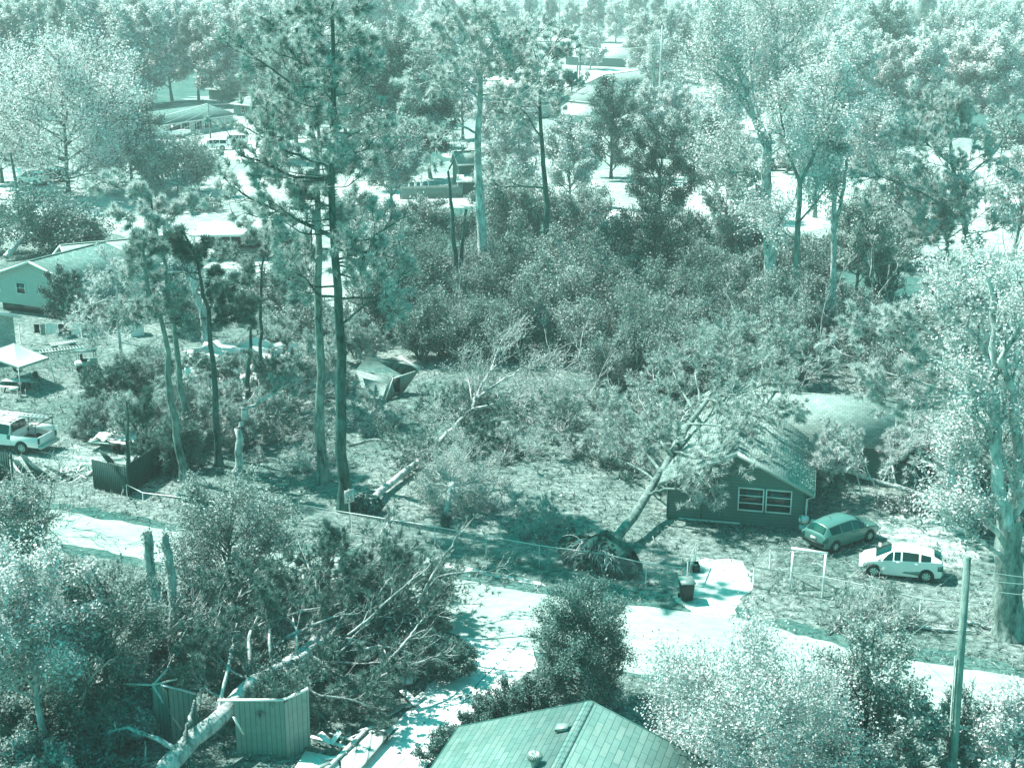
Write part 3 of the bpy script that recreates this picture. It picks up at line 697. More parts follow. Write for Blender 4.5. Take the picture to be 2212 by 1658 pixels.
# pines at the right
hero_pine('bright sunlit pine with dense needle clumps at the upper right', (2115, 720), [(2101, 552), (2080, 470), (2062, 380), (2050, 290), (2040, 205)],
          [([(2085, 480), (2000, 420), (1900, 380), (1850, 395)], 1, .12), ([(2070, 400), (2150, 330), (2190, 260)], 1, .1), ([(2060, 360), (1990, 300), (1930, 280)], -1, .1)],
          .34, 5.2, 51, crown0=.42, nl=30, N=4200, mats=('bark', 'needle_light'))
hero_pine('pine with a curved pale trunk before the bright pine at the upper right', (2075, 690), [(2060, 600), (2048, 552), (2035, 450), (2010, 400)],
          [([(2040, 480), (1980, 470), (1930, 440), (1860, 450)], -1, .1), ([(2042, 520), (2110, 470), (2150, 440)], -1, .08)],
          .24, 3.8, 52, crown0=.5, nl=18, N=3000, mats=('bark_pale', 'needle_light'))
hero_pine('pine leaning over the roof of the dark house, with wide bright boughs', (2068, 1120), [(2054, 1000), (2056, 930), (2070, 880), (2098, 820), (2100, 700), (2085, 600)],
          [([(1968 + 110, 790), (1968, 760), (1900, 720), (1840, 690)], -1.5, .1), ([(2080, 850), (2000, 830), (1900, 800), (1840, 770)], 1, .1), ([(2090, 840), (2010, 880), (1930, 870), (1870, 850)], 0, .09), ([(2061, 796), (2041, 753), (2008, 716), (1955, 685)], -1, .13)],
          .22, 4.6, 53, crown0=.5, nl=26, N=5500, mats=('bark_pale', 'needle_light'), tuft=(.38, .05, 14))
# huge oak at the right edge
b = at(2182, 1370); Y = b.y
tree('oak_tree', 'massive old oak with a thick ridged trunk at the right edge, beside the utility pole', 'tree', b,
     [([b] + tl([(2178, 1290), (2176, 1215), (2180, 1120)], Y), .70, .55, None), (tl([(2176, 1140), (2155, 1070), (2158, 1003), (2152, 920), (2141, 836), (2150, 770), (2148, 670), (2135, 600)], Y - 2, 1), .34, .10, .15, 1.3),
      (tl([(2180, 1130), (2200, 1000), (2185, 850), (2158, 786), (2200, 715), (2235, 650)], Y, -4), .30, .08, .15, 1.3), (tl([(2165, 1010), (2130, 960), (2100, 900), (2095, 820)], Y, -2), .16, .05, .2, 1.1),
      (tl([(2180, 1120), (2250, 1000), (2300, 850), (2320, 700)], Y, 0), .3, .08, .2, 1.3), (tl([(2150, 830), (2120, 740), (2060, 680), (2020, 640)], Y, 1), .13, .04, .2, 1.1), (tl([(2148, 700), (2170, 600), (2200, 520)], Y, 2), .12, .04, .2, 1.1),
      (tl([(2170, 1170), (2120, 1110), (2080, 1090), (2040, 1085)], Y, -2), .16, .05, .3, 1), (tl([(2160, 960), (2110, 990), (2070, 960)], Y, -1), .1, .03, .2, 1), (tl([(2175, 1200), (2130, 1180), (2095, 1150), (2065, 1120)], Y, -3), .12, .04, .3, .9),
      (tl([(2190, 1100), (2210, 1060), (2225, 960)], Y, -3), .12, .04, .3, .9)],
     61, 'broad', ('bark_pale', 'leaf_light'), base_mat='bark_rough', n1=8, n2=8, L1=1.9, L2=.95, N=19000, size=.14, sig=.25, sides=10, gap=.42)
b = at(2100, 1085); Y = b.y
tree('oak_tree', 'younger pale-stemmed tree behind the massive oak', 'tree', b,
     [([b] + tl([(2098, 1000), (2105, 900), (2080, 780), (2090, 640), (2080, 560)], Y), .2, .05, .15, 1.2), (tl([(2100, 930), (2040, 860), (2000, 780)], Y, 1), .1, .03, .2, 1), (tl([(2095, 850), (2160, 760), (2200, 640)], Y, 1), .1, .03, .2, 1), (tl([(2085, 760), (2030, 680), (2010, 600)], Y, 1), .09, .03, .2, 1)],
     62, 'broad', ('bark_pale', 'leaf_light'), n1=9, n2=8, L1=1.9, L2=.95, N=12000, size=.14, sig=.25, sides=8, gap=.4)
# dense evergreens of the middle
T('magnolia_tree', 'dense dark magnolia standing before the far houses', 1320, 385, 165, 60, 'mag', 71, mats=('bark_dark', 'leaf_dark'), crown0=.08, gap=.12)
T('magnolia_tree', 'broad dark evergreen right of the metal roofed shed', 1425, 500, 255, 72, 'mag', 72, mats=('bark_dark', 'leaf_dark'), crown0=.15, gap=.3)
T('magnolia_tree', 'round dark holly in front of the metal roofed shed', 1408, 640, 430, 84, 'mag', 73, mats=('bark_dark', 'leaf_dark'), crown0=.02, gap=.05, nl=26)
T('young_tree', 'small dark leafy tree growing beside the gabled house, above the laundry', 140, 715, 575, 42, 'mag', 74, mats=('bark', 'leaf_dark'), crown0=.1, gap=.2, N=9000)
T('crepe_myrtle', 'low spreading crepe myrtle in the far left front yard', 385, 418, 308, 88, 'gum', 75, mats=('bark', 'leaf_mid'), crown0=.12, gap=.15)
T('oak_tree', 'huge round oak over the parked cars at the upper left', 148, 420, 92, 178, 'oak', 76, mats=('bark_dark', 'leaf_light'), crown0=.06, gap=.15, nl=30)
T('oak_tree', 'leafy tree cut by the left edge, next to the huge round oak', 5, 395, 165, 62, 'oak', 77, mats=('bark_dark', 'leaf_light'), crown0=.1)
T('magnolia_tree', 'dark leafy tree between the huge oak and the far ranch house', 285, 392, 200, 72, 'oak', 78, mats=('bark_dark', 'leaf_mid'), crown0=.05, gap=.1)
T('magnolia_tree', 'small dark yard tree at the far right, casting a long shadow', 2162, 345, 265, 55, 'oak', 79, mats=('bark_dark', 'leaf_mid'), crown0=.2)
# broadleaf trees between the yards
mid = [(770, 540, 420, 56, 'leaf_mid', 'right of the tallest pine, behind the shrubs'), (850, 585, 440, 58, 'leaf_light', 'between the tall pines and the bare split trunk'), (925, 560, 430, 52, 'leaf_mid', 'left of the bare split trunk'), (1060, 500, 360, 50, 'leaf_mid', 'right of the bare split trunk'), (615, 345, 110, 62, 'leaf_mid', 'left of the tallest pine, beyond the sandy yard'), (800, 400, 60, 78, 'leaf_mid', 'just right of the tallest pine crown'), (872, 395, 30, 72, 'leaf_mid', 'behind the wooden fence, left of the tall pale pine'),
       (930, 385, 130, 60, 'leaf_dark', 'over the little backyard fence'), (845, 470, 250, 70, 'leaf_light', 'in front of the wooden fence'), (1105, 430, 240, 64, 'leaf_light', 'right of the small two-storey shed'), (1230, 450, 250, 62, 'leaf_light', 'left of the dark magnolia'),
       (1115, 560, 380, 76, 'leaf_mid', 'between the tall pale pine and the crooked pine'), (1258, 560, 400, 74, 'leaf_mid', 'left of the metal roofed shed'), (1000, 300, 110, 52, 'leaf_light', 'behind the tall pale pine'), (1540, 470, 250, 66, 'leaf_mid', 'right of the broad dark evergreen'),
       (1590, 560, 300, 66, 'leaf_mid', 'left of the tall sweetgum trunk'), (1880, 430, 220, 74, 'leaf_light', 'right of the bare pole-like trunk'), (1760, 470, 180, 60, 'leaf_light', 'behind the two sweetgums'), (1940, 560, 350, 80, 'leaf_mid', 'left of the bright upper right pine'), (1850, 640, 420, 70, 'leaf_mid', 'below the bare pole-like trunk'),
       (2190, 560, 330, 70, 'leaf_light', 'at the right edge beside the bright pine'), (2160, 240, 30, 76, 'leaf_light', 'at the upper right corner of the view'), (2040, 225, 20, 70, 'leaf_light', 'right of the far hip roofed house'), (1900, 215, 0, 52, 'leaf_mid', 'wrapped in ivy near the top right'),
       (1820, 265, 20, 64, 'leaf_light', 'behind the bare pole-like trunk'), (1430, 210, 70, 46, 'leaf_light', 'beside the far utility pole'), (1560, 215, 10, 60, 'leaf_light', 'behind the left fork of the sweetgum'), (1275, 150, 55, 34, 'leaf_light', 'right over the pale far roof'), (700, 250, 10, 60, 'leaf_mid', 'behind the tallest pine crown')]
for i, (x, y, tp, hw, mt, where) in enumerate(mid):
    T('broadleaf_tree', ('pale' if mt == 'leaf_light' else 'dark' if mt == 'leaf_dark' else 'green') + ' leafy tree ' + where, x, y, tp, hw, 'gum' if i % 2 else 'oak', 200 + i, mats=('bark' if i % 3 else 'bark_pale', mt), crown0=.08 + .1 * (i % 3), group='broadleaf trees between the yards', N=None, gap=.25)
# woodland rows: built once per kind, then copied, every tree of its own
protos = []
def woodland(label_row, xs, y0, top, kinds, group, seed):
    rs = np.random.RandomState(seed); n = 0
    for i, x in enumerate(xs):
        y = y0 + rs.uniform(-1, 1) * (y0 + 60) * .03; b = at(x, y); hh = atY(x, top + rs.uniform(-14, 26), b.y).z
        k = kinds[i % len(kinds)]; key = (k, y0 > 150)
        src = next((p for p in protos if p[0] == key), None)
        lab = 'woodland %s, %s from left, row %s' % ('pine' if k == 'pine' else 'tree', ORD[i % 20], label_row)
        if src is None:
            h0 = 24.; R0 = 4.2 if k == 'pine' else 6.2
            o = auto_tree('woodland_pine' if k == 'pine' else 'woodland_tree', lab, b, h0, R0, 'pine' if k == 'pine' else 'oak', 300 + len(protos), mats=(('bark', 'needle') if k == 'pine' else ('bark', 'leaf_far_hazed' if k == 'a' else 'leaf_light')),
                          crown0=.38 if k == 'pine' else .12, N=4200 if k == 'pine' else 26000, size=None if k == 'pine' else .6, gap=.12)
            o['group'] = group; protos.append((key, o)); s = hh / h0; o.scale = (s, s, s)
        else:
            s = hh / 24.; o = dup(src[1], b, rs.uniform(0, 6.28), (s * rs.uniform(.85, 1.15), s * rs.uniform(.85, 1.15), s), lab, group)
woodland('behind the brick ranch house', [-40, 20, 82, 150, 205, 262, 318, 372, 430, 478, 536, 590, 645], 226, 0, ['a', 'b', 'a', 'pine', 'b'], 'woodland trees behind the ranch houses', 1)
woodland('along the far wood, left half', [-30, 30, 85, 140, 190, 240, 300, 350, 400, 455, 500, 560, 610, 660, 700, 750, 800, 850], 150, -20, ['b', 'a', 'pine', 'a'], 'woodland trees of the far left wood', 2)
woodland('behind the pale far roofs', [748, 790, 835, 878, 890, 935, 975, 1015, 1060, 1100, 1145, 1190, 1235, 1285, 1330, 1375, 1420, 1470], 92, -12, ['a', 'pine', 'b', 'a', 'a'], 'woodland trees behind the pale far roofs', 3)
woodland('along the far wood, right half', [1500, 1545, 1590, 1640, 1690, 1740, 1790, 1840, 1890, 1940, 1990, 2040, 2090, 2140, 2190, 2235], 118, -14, ['a', 'a', 'pine', 'b'], 'woodland trees of the far right wood', 4)
woodland('left of the pale far roofs', [700, 765, 830, 890, 945, 1000], 230, 30, ['b', 'a', 'pine'], 'woodland trees left of the far roofs', 5)
woodland('right of the brick ranch house', [640, 690, 745, 800], 300, 40, ['a', 'b'], 'woodland trees right of the ranch houses', 6)
woodland('between the far street and the far wood', [1385, 1450, 1510, 1580, 1650, 1720, 1790, 1850, 1925, 2080, 2150, 2215], 178, 10, ['a', 'b', 'a'], 'woodland trees beyond the right field', 7)
woodland('along the right edge of the field', [1560, 1640, 1735, 1830, 1900, 1985, 2080, 2150, 2215], 292, 60, ['a', 'b', 'a', 'a'], 'woodland trees right of the field', 8)
woodland('among the far roofs', [1010, 1390, 1470, 1505, 1550], 168, 70, ['a', 'b', 'a'], 'woodland trees among the far roofs', 9)
woodland('above the open field', [1475, 1525, 1575, 1700, 1790, 1850, 1905], 372, 240, ['b', 'a', 'a'], 'yard trees above the open field', 10)
woodland('left of the dark magnolia', [1060, 1120, 1390, 1455, 1500], 330, 190, ['b', 'a', 'a'], 'yard trees around the dark magnolia', 11)
# the far-off wood as one mass
rs = np.random.RandomState(99); gt = G(); gl = G()
for i in range(300):
    y = rs.uniform(8, 80) if i > 90 else rs.uniform(60, 84); x = rs.uniform(-120, 2330); b = at(x, y); h = rs.uniform(20, 27); r0 = rs.uniform(4, 6.5)
    gt.tube([b, b + V(rs.normal() * .6, 0, h * .6), b + V(0, 0, h * .95)], [.35, .25, .08], 4, False)
    n = 420 if b.y < 1200 else 200; u = nrm(rs.normal(size=(n, 3))) * (rs.random((n, 1)) ** .4) * [r0, r0, h * .42]; lob = 1 + .35 * np.sin(u[:, :1] * 1.3 + i) * np.cos(u[:, 1:2] * 1.1)
    leaf_quads(gl, u * lob + np.array([b.x, b.y, h * .58]), rs, 1.1, .6, .4)
far = thing('distant_wood', 'far-off mass of pale wood along the top of the view', 'woodland', (0, 0, 0)); far['kind'] = 'stuff'
for gg, nm, mt in ((gt, 'trunks', 'bark'), (gl, 'foliage', 'leaf_far_hazed')):
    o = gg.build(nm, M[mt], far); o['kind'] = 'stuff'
# ------------------------------------------------------------------ thicket, bushes, fallen trees
def brow(label_row, items, group, seed, name='thicket_shrub', mats=('leaf_shrub', 'leaf_mid', 'leaf_shrub')):
    items = sorted(items)
    for i, (x, y, h, R0) in enumerate(items):
        bush(name, 'tangled shrub, %s from left in the row %s' % (ORD[i], label_row), at(x, y), h, R0, seed + i, mats[(i * 7 + seed) % len(mats)], cat='shrub', group=group, gap=.1, N=None if y > 500 else 5000)
rs = np.random.RandomState(42); rw = [(640, 'below the crooked pine', range(880, 1330, 62)), (708, 'behind the fallen grey log', range(850, 1640, 66)), (772, 'in the middle of the thicket', range(900, 1700, 70)), (842, 'bordering the clearing', list(range(1350, 1740, 66)))]
rw += [(588, 'below the far field', range(900, 1960, 74)), (540, 'nearest the far field', range(1000, 1900, 84))]
for k, (y, lab, xs) in enumerate(rw):
    brow(lab, [(x + rs.uniform(-14, 14), y + rs.uniform(-16, 16), rs.uniform(3.8, 7.0) + (1.2 if 620 < y < 720 else 0) - (2.6 if y < 620 else 0), rs.uniform(2.5, 3.9)) for x in xs], 'shrubs of the central thicket', 500 + 30 * k)
brow('between the thicket and the big oak', [(x + rs.uniform(-14, 14), y + rs.uniform(-12, 12), rs.uniform(2.5, 5), rs.uniform(2, 3)) for x, y in ((1640, 610), (1700, 800), (1765, 640), (1780, 760), (1830, 700), (1850, 800), (1900, 650), (1930, 760), (1980, 700), (1600, 690), (1740, 700), (1990, 830), (1905, 850))], 'shrubs between thicket and oak', 640)
brow('behind the collapsed mobile home', [(x + rs.uniform(-14, 14), y, rs.uniform(2., 4), rs.uniform(2, 3.2)) for x, y in ((210, 700), (300, 680), (380, 720), (430, 700), (520, 690), (590, 680), (650, 720), (720, 730), (790, 745), (850, 640), (480, 650), (350, 650), (640, 650))], 'shrubs behind the mobile home', 670)
brow('under the big right oak', [(x, y, h, r) for x, y, h, r in ((2120, 1060, 1.8, 1.8), (1990, 1100, .9, 1.2), (2070, 1090, 1.2, 1.4), (2200, 1130, 2, 1.6), (1930, 1100, .7, 1.1), (2120, 1150, 1.1, 1.2), (2030, 1010, 1.6, 1.8), (1960, 985, 1.2, 1.5), (2190, 1010, 2.5, 2))], 'shrubs under the big right oak', 700, mats=('leaf_light', 'leaf_mid'))
T('round_bush', 'tall round glossy dark bush at the mouth of the concrete driveway', 1256, 1520, 1258, 98, 'mag', 81, mats=('bark', 'leaf_dark'), N=42000, size=.105, gap=.0, nl=44, crown0=-.02)
Bu('low_hedge', 'low dark hedge left of the concrete driveway mouth', 985, 1462, 1385, 50, 82, mat='leaf_dark', N=9000, size=.10, gap=0, stems=16)
for i, (x, y, tp, hw, lab) in enumerate([(1085, 1552, 1478, 60, 'low clipped dark hedge between the driveway and the near roof'), (960, 1652, 1570, 55, 'dark ground hedge beside the driveway, left of the near roof'), (1150, 1520, 1470, 45, 'small dark hedge just left of the round bush'), (1025, 1592, 1530, 45, 'dark hedge at the left corner of the near roof')]):
    Bu('low_hedge', lab, x, y, tp, hw, 83 + i, mat='leaf_dark', N=6500, size=.09, gap=0, stems=18, group='hedges around the near roof')
# foreground right
T('small_tree', 'broad light leafy tree in front of the road, right of the near roof', 1610, 1730, 1398, 215, 'gum', 91, mats=('bark_pale', 'leaf_light'), crown0=.02, gap=.1, nl=34, N=46000, size=.10)
T('small_tree', 'upright leafy tree with a dark stem, between the light tree and the pole', 1862, 1690, 1355, 110, 'gum', 92, mats=('bark_dark', 'leaf_mid'), crown0=.05, gap=.15, nl=28, N=22000, size=.12)
T('small_tree', 'light leafy tree in the lower right corner beyond the pole', 2175, 1720, 1490, 100, 'gum', 93, mats=('bark_pale', 'leaf_light'), crown0=.02, gap=.15, nl=26, N=22000, size=.12)
T('small_tree', 'low leafy sapling between the dark stemmed tree and the pole', 1960, 1740, 1520, 80, 'gum', 94, mats=('bark', 'leaf_mid'), crown0=.02, gap=.2, nl=22, N=12000, size=.12)
Bu('climbing_vine', 'leafy vine climbing the near utility pole', 2060, 1712, 1455, 52, 95, mat='leaf_mid', N=9000, size=.12, gap=.1, cat='vine')
# foreground left
T('maple_tree', 'bright leafy tree with a slim pale stem at the lower left', 92, 1625, 1185, 140, 'oak', 101, mats=('bark_pale', 'leaf_light'), crown0=.35, gap=.25, nl=30, N=24000, size=.14)
T('maple_tree', 'dark leafy tree behind the bright one at the lower left', 235, 1560, 1215, 120, 'oak', 102, mats=('bark', 'leaf_shrub'), crown0=.1, gap=.2, nl=28, N=22000, size=.12)
T('maple_tree', 'full crowned leafy tree left of the road, behind the two snapped trunks', 500, 1300, 1042, 128, 'oak', 103, mats=('bark', 'leaf_mid'), crown0=.0, gap=.08, nl=32, N=32000, size=.12)
T('maple_tree', 'leafy tree at the left edge beside the broken fence', 35, 1230, 1040, 82, 'oak', 104, mats=('bark_dark', 'leaf_mid'), crown0=.0, gap=.1, nl=26, N=18000, size=.13)
T('maple_tree', 'leafy sapling at the far lower left edge', 5, 1470, 1250, 90, 'oak', 105, mats=('bark', 'leaf_light'), crown0=.05, gap=.15, nl=22, N=14000, size=.13)
fl = [(20, 1690, 1.6, 1.6), (120, 1700, 1.3, 1.6), (215, 1690, 1.2, 1.5), (300, 1700, .8, 1.1), (40, 1590, 1.8, 1.6), (160, 1600, 1.7, 1.7), (260, 1600, 1.4, 1.4), (330, 1560, 1.8, 1.4), (120, 1500, 1.8, 1.8), (300, 1480, 2.2, 1.7), (400, 1430, 2.4, 1.8), (190, 1400, 2.2, 1.9), (330, 1370, 2.2, 1.8), (60, 1380, 2, 1.8), (440, 1350, 2.2, 1.8)]
fl.sort()
for i, (x, y, h, r) in enumerate(fl):
    bush('undergrowth_bush', 'undergrowth bush, %s from the left in the lower left thicket' % ORD[i], at(x, y), h, r, 120 + i, ['leaf_mid', 'leaf_shrub', 'leaf_shrub', 'leaf_dark'][i % 4], N=12000, size=.14, group='undergrowth of the lower left', gap=.1)
for x, y, pts, r, lab in ((332, 1460, [(330, 1400), (333, 1300), (325, 1210), (318, 1150)], .27, 'left of the two snapped vine-covered trunks at the lower left'), (374, 1440, [(372, 1370), (376, 1290), (364, 1215), (357, 1156)], .23, 'right of the two snapped vine-covered trunks at the lower left')):
    b = at(x, y); Y = b.y
    tree('snapped_tree', lab, 'tree trunk', b, [([b] + tl(pts, Y), r, r * .7, .2, .5), (tl([(pts[1][0], pts[1][1] + 30), (pts[1][0] + 18, pts[1][1] - 8)], Y, -.5), r * .4, r * .3, None)], 140 + x, 'broad', ('bark_pale', 'leaf_mid'), n1=26, n2=5, L1=.5, L2=.35, N=1300, size=.12, sig=.14, sides=9, group='two snapped trunks at the lower left')

# ---- root plates
def rootplate(g, c, axis, R0, seed, n=46, soil=None):
    """ragged wall of torn earth with roots hanging over its face; axis points along the trunk"""
    rs = np.random.RandomState(seed); c = Vector(c); ax = Vector((axis[0], axis[1], 0)).normalized(); X = V(-ax.y, ax.x, 0)
    k = 30; m = 12; vs = []; fs = []
    for i in range(k):
        for j in range(m):
            a = 6.283 * i / k; u = j / (m - 1)
            q = c + X * math.cos(a) * R0 * u * 1.6 + V(0, 0, math.sin(a) * R0 * u * .72)
            nz = mnoise.fractal(Vector((math.cos(a) * u * 4.5, math.sin(a) * u * 4.5, seed)), .8, 2., 5)
            q += ax * (-.35 * R0 * (1 - u * u) +   .42 * nz * R0) + X * .25 * nz * R0 * u; q.z = max(q.z + .3 * nz * R0 * u, -.05); vs.append(tuple(q))
    for i in range(k):
        for j in range(m - 1): i2 = (i + 1) % k; fs.append((i * m + j, i2 * m + j, i2 * m + j + 1, i * m + j + 1))
    if soil is not None:
        soil.add(vs, fs); bk = [tuple(Vector(v) + ax * (.35 * R0)) for v in vs]; soil.add(bk, [f[::-1] for f in fs])
        for i in range(320):                       # clods
            q = Vector(vs[rs.randint(len(vs))]) + V(rs.normal() * .12, rs.normal() * .12, 0) ; r_ = rs.uniform(.05, .16)
            soil.lathe([(.001, -r_), (r_ * .9, -r_ * .3), (r_ * .7, r_ * .5), (.001, r_ * .8)], (q.x, q.y, max(q.z, .03)), 5)
    for i in range(n):
        a = rs.random() * 6.283; u0 = rs.uniform(.1, .8); o_ = c + X * math.cos(a) * R0 * u0 * 1.2 + V(0, 0, abs(math.sin(a)) * R0 * u0) - ax * .3 * R0
        dr = X * math.cos(a) + V(0, 0, math.sin(a)); L = R0 * rs.uniform(.25, .8); P_ = [o_]; d = (dr * .8 - ax * rs.uniform(.1, .9)).normalized()
        for q in range(6): d = (d + V(rs.normal() * .3, rs.normal() * .3, -.28)).normalized(); p = P_[-1] + d * L / 6; p.z = max(p.z, .03); P_.append(p)
        r = .012 + .05 * rs.random() ** 3
        g.tube(P_, [r, r, r * .85, r * .7, r * .5, r * .35, r * .2], 5)
def fallen(label, base, limbs, seed, plate=None, name='fallen_pine', kind='pine', mats=('bark', 'needle'), **kw):
    root = tree(name, label, 'fallen tree', base, limbs, seed, kind, mats, ground=.05, **kw)
    if plate:
        g = G(); s = G(); rootplate(g, plate[0], plate[1], plate[2], seed, plate[3], s)
        g.build('roots', M['bark_pale'], root, base); s.build('root_soil', M['soil'], root, base)
    return root
# pine through the dark house
tr = az((1296, 1206, .5), (1318, 1186, .6), (1352, 1138, .9), (1395, 1068, 1.5), (1430, 1020, 2.1), (1470, 950, 2.9), (1500, 902, 3.5), (1530, 860, 4.1), (1562, 828, 4.2), (1600, 800, 4.2))
def lz(*p): return az(*p)
fallen('huge uprooted pine lying across the roof of the dark house', at(1325, 1190), [(tr, .29, .09, .75, .7),
    (lz((1400, 1068, 1.6), (1440, 1055, 2.1), (1480, 1058, 2.2), (1500, 1070, 1.9)), .10, .04, .55, .6), (lz((1452, 985, 2.6), (1432, 960, 3.2), (1418, 935, 3.4)), .10, .03, .4, .8),
    (lz((1430, 1020, 2.1), (1380, 960, 2.2), (1320, 930, 1.6), (1290, 900, 1.2)), .10, .03, .25, 1.1), (lz((1420, 1040, 1.8), (1360, 1000, 1.4), (1330, 990, .9)), .08, .03, .3, .9),
    (lz((1455, 975, 2.7), (1500, 985, 3.3), (1560, 990, 3.8), (1610, 975, 4.)), .09, .03, .3, 1), (lz((1475, 945, 3.), (1430, 890, 2.9), (1390, 870, 2.)), .09, .03, .3, 1),
    (lz((1490, 915, 3.4), (1560, 920, 4.2), (1620, 930, 4.4)), .09, .03, .3, 1), (lz((1505, 895, 3.6), (1470, 840, 4.), (1450, 790, 4.)), .09, .03, .3, 1),
    (lz((1530, 860, 4.), (1600, 850, 4.6), (1680, 820, 5.)), .10, .03, .3, 1.1), (lz((1545, 845, 4.2), (1560, 780, 5.2), (1580, 720, 5.8)), .09, .03, .3, 1),
    (lz((1562, 828, 4.2), (1640, 780, 5.2), (1700, 770, 5.)), .08, .03, .3, 1), (lz((1600, 800, 4.2), (1660, 730, 5.), (1700, 690, 5.4)), .07, .02, .3, 1), (lz((1440, 1005, 2.3), (1520, 1040, 3.), (1560, 1080, 1.8)), .06, .02, .4, .7),
    (lz((1515, 880, 3.8), (1500, 800, 5.2), (1520, 760, 5.6)), .08, .02, .3, 1.), (lz((1450, 985, 2.6), (1380, 900, 3.), (1330, 860, 2.)), .08, .02, .3, 1.), (lz((1530, 862, 4.2), (1640, 890, 4.8), (1730, 880, 4.6)), .08, .02, .3, 1.)],
    151, plate=(at(1290, 1205, .55), (.55, .83, .1), 1.5, 230), n1=8, n2=6, L1=1.9, L2=.9, N=5000, tuft=(.34, .05, 13), spread=.85, up=.15, sides=12, mats=('bark', 'needle'), gap=.05)
# log in the yard with a bare crown
tr = az((792, 1088, .5), (805, 1078, .5), (840, 1045, .45), (885, 1010, .4), (930, 975, .35), (968, 937, .5), (1000, 902, .7), (1020, 882, .8))
fallen('long fallen log with a bare forked grey crown in the middle yard', at(800, 1085), [(tr, .23, .10, None),
    (az((1018, 884, .8), (1060, 875, 1.), (1110, 862, 1.1), (1160, 850, 1.2), (1225, 838, 1.)), .11, .03, .15, 1.3), (az((1018, 884, .8), (1035, 840, 1.6), (1060, 800, 2.4), (1095, 770, 3.)), .12, .03, .1, 1.3),
    (az((1030, 860, 1.2), (1085, 820, 2.), (1140, 790, 2.6), (1190, 760, 3.)), .1, .03, .1, 1.3), (az((1020, 880, .8), (1015, 830, 2.), (1000, 790, 2.6)), .07, .02, .2, 1), (az((1060, 800, 2.4), (1080, 740, 3.8), (1110, 700, 4.4)), .06, .02, .1, 1.2),
    (az((1090, 870, 1.1), (1120, 890, .8), (1150, 905, .6), (1210, 905, .4)), .05, .02, .2, 1), (az((1140, 790, 2.6), (1190, 790, 2.8), (1230, 800, 2.2)), .05, .02, .1, 1.2), (az((985, 920, .6), (955, 908, 1.1), (942, 925, .7)), .06, .02, .2, .6), (az((1110, 862, 1.1), (1150, 890, .8), (1190, 930, .3)), .05, .02, .1, 1.)],
    152, plate=(at(790, 1085, .45), (.5, .86, .05), .7, 90), name='fallen_tree', kind='broad', mats=('bark_pale', 'leaf_mid'), n1=9, n2=8, L1=2.0, L2=1.0, N=5200, size=.12, sig=.2, spread=.8, up=.2, sides=10)
# needle heap beside it
fallen('dark fallen bough heap below the forked bare crown', at(1060, 960), [(az((1010, 935, .3), (1050, 940, .6), (1100, 960, .3)), .07, .02, .1, 1), (az((1040, 930, .5), (1080, 900, .6), (1130, 905, .4)), .06, .02, .1, 1), (az((1060, 945, .4), (1085, 975, .4), (1120, 985, .2)), .05, .02, .1, 1), (az((1040, 950, .4), (1010, 975, .4)), .05, .02, .1, 1)],
    153, name='fallen_bough', kind='pine', mats=('bark', 'needle_dark'), n1=6, n2=5, L1=1.3, L2=.6, N=900, tuft=(.32, .05, 12))
b = at(962, 1128); Y = b.y
tree('snapped_tree', 'small snapped tree with a pale stub and collapsed fine crown, in the middle yard', 'fallen tree', b,
     [([b] + az((966, 1090, .9), (974, 1050, 1.7)), .15, .12, None)] + [(az((974, 1050, 1.7), ((974 + x) / 2, (1050 + y) / 2 - 12, 1.5), (x, y, z)), .035, .015, .1, 1) for x, y, z in ((990, 930, .6), (930, 960, .5), (905, 1005, .3), (900, 1060, .2), (1040, 945, .4), (1075, 990, .4), (1090, 1045, .2), (1065, 1095, .2), (930, 1095, .2), (1010, 985, .8), (950, 1010, .9), (1030, 1070, .6), (1000, 1110, .2))],
     154, 'broad', ('bark_pale', 'leaf_mid'), n1=8, n2=7, L1=.9, L2=.5, N=22000, size=.085, sig=.13, ground=.05, sides=8)
Bu('small_bush', 'small dark vine bush round the foot of the snapped tree', 962, 1142, 1102, 15, 155, mat='leaf_dark', N=2500, size=.1, gap=0)
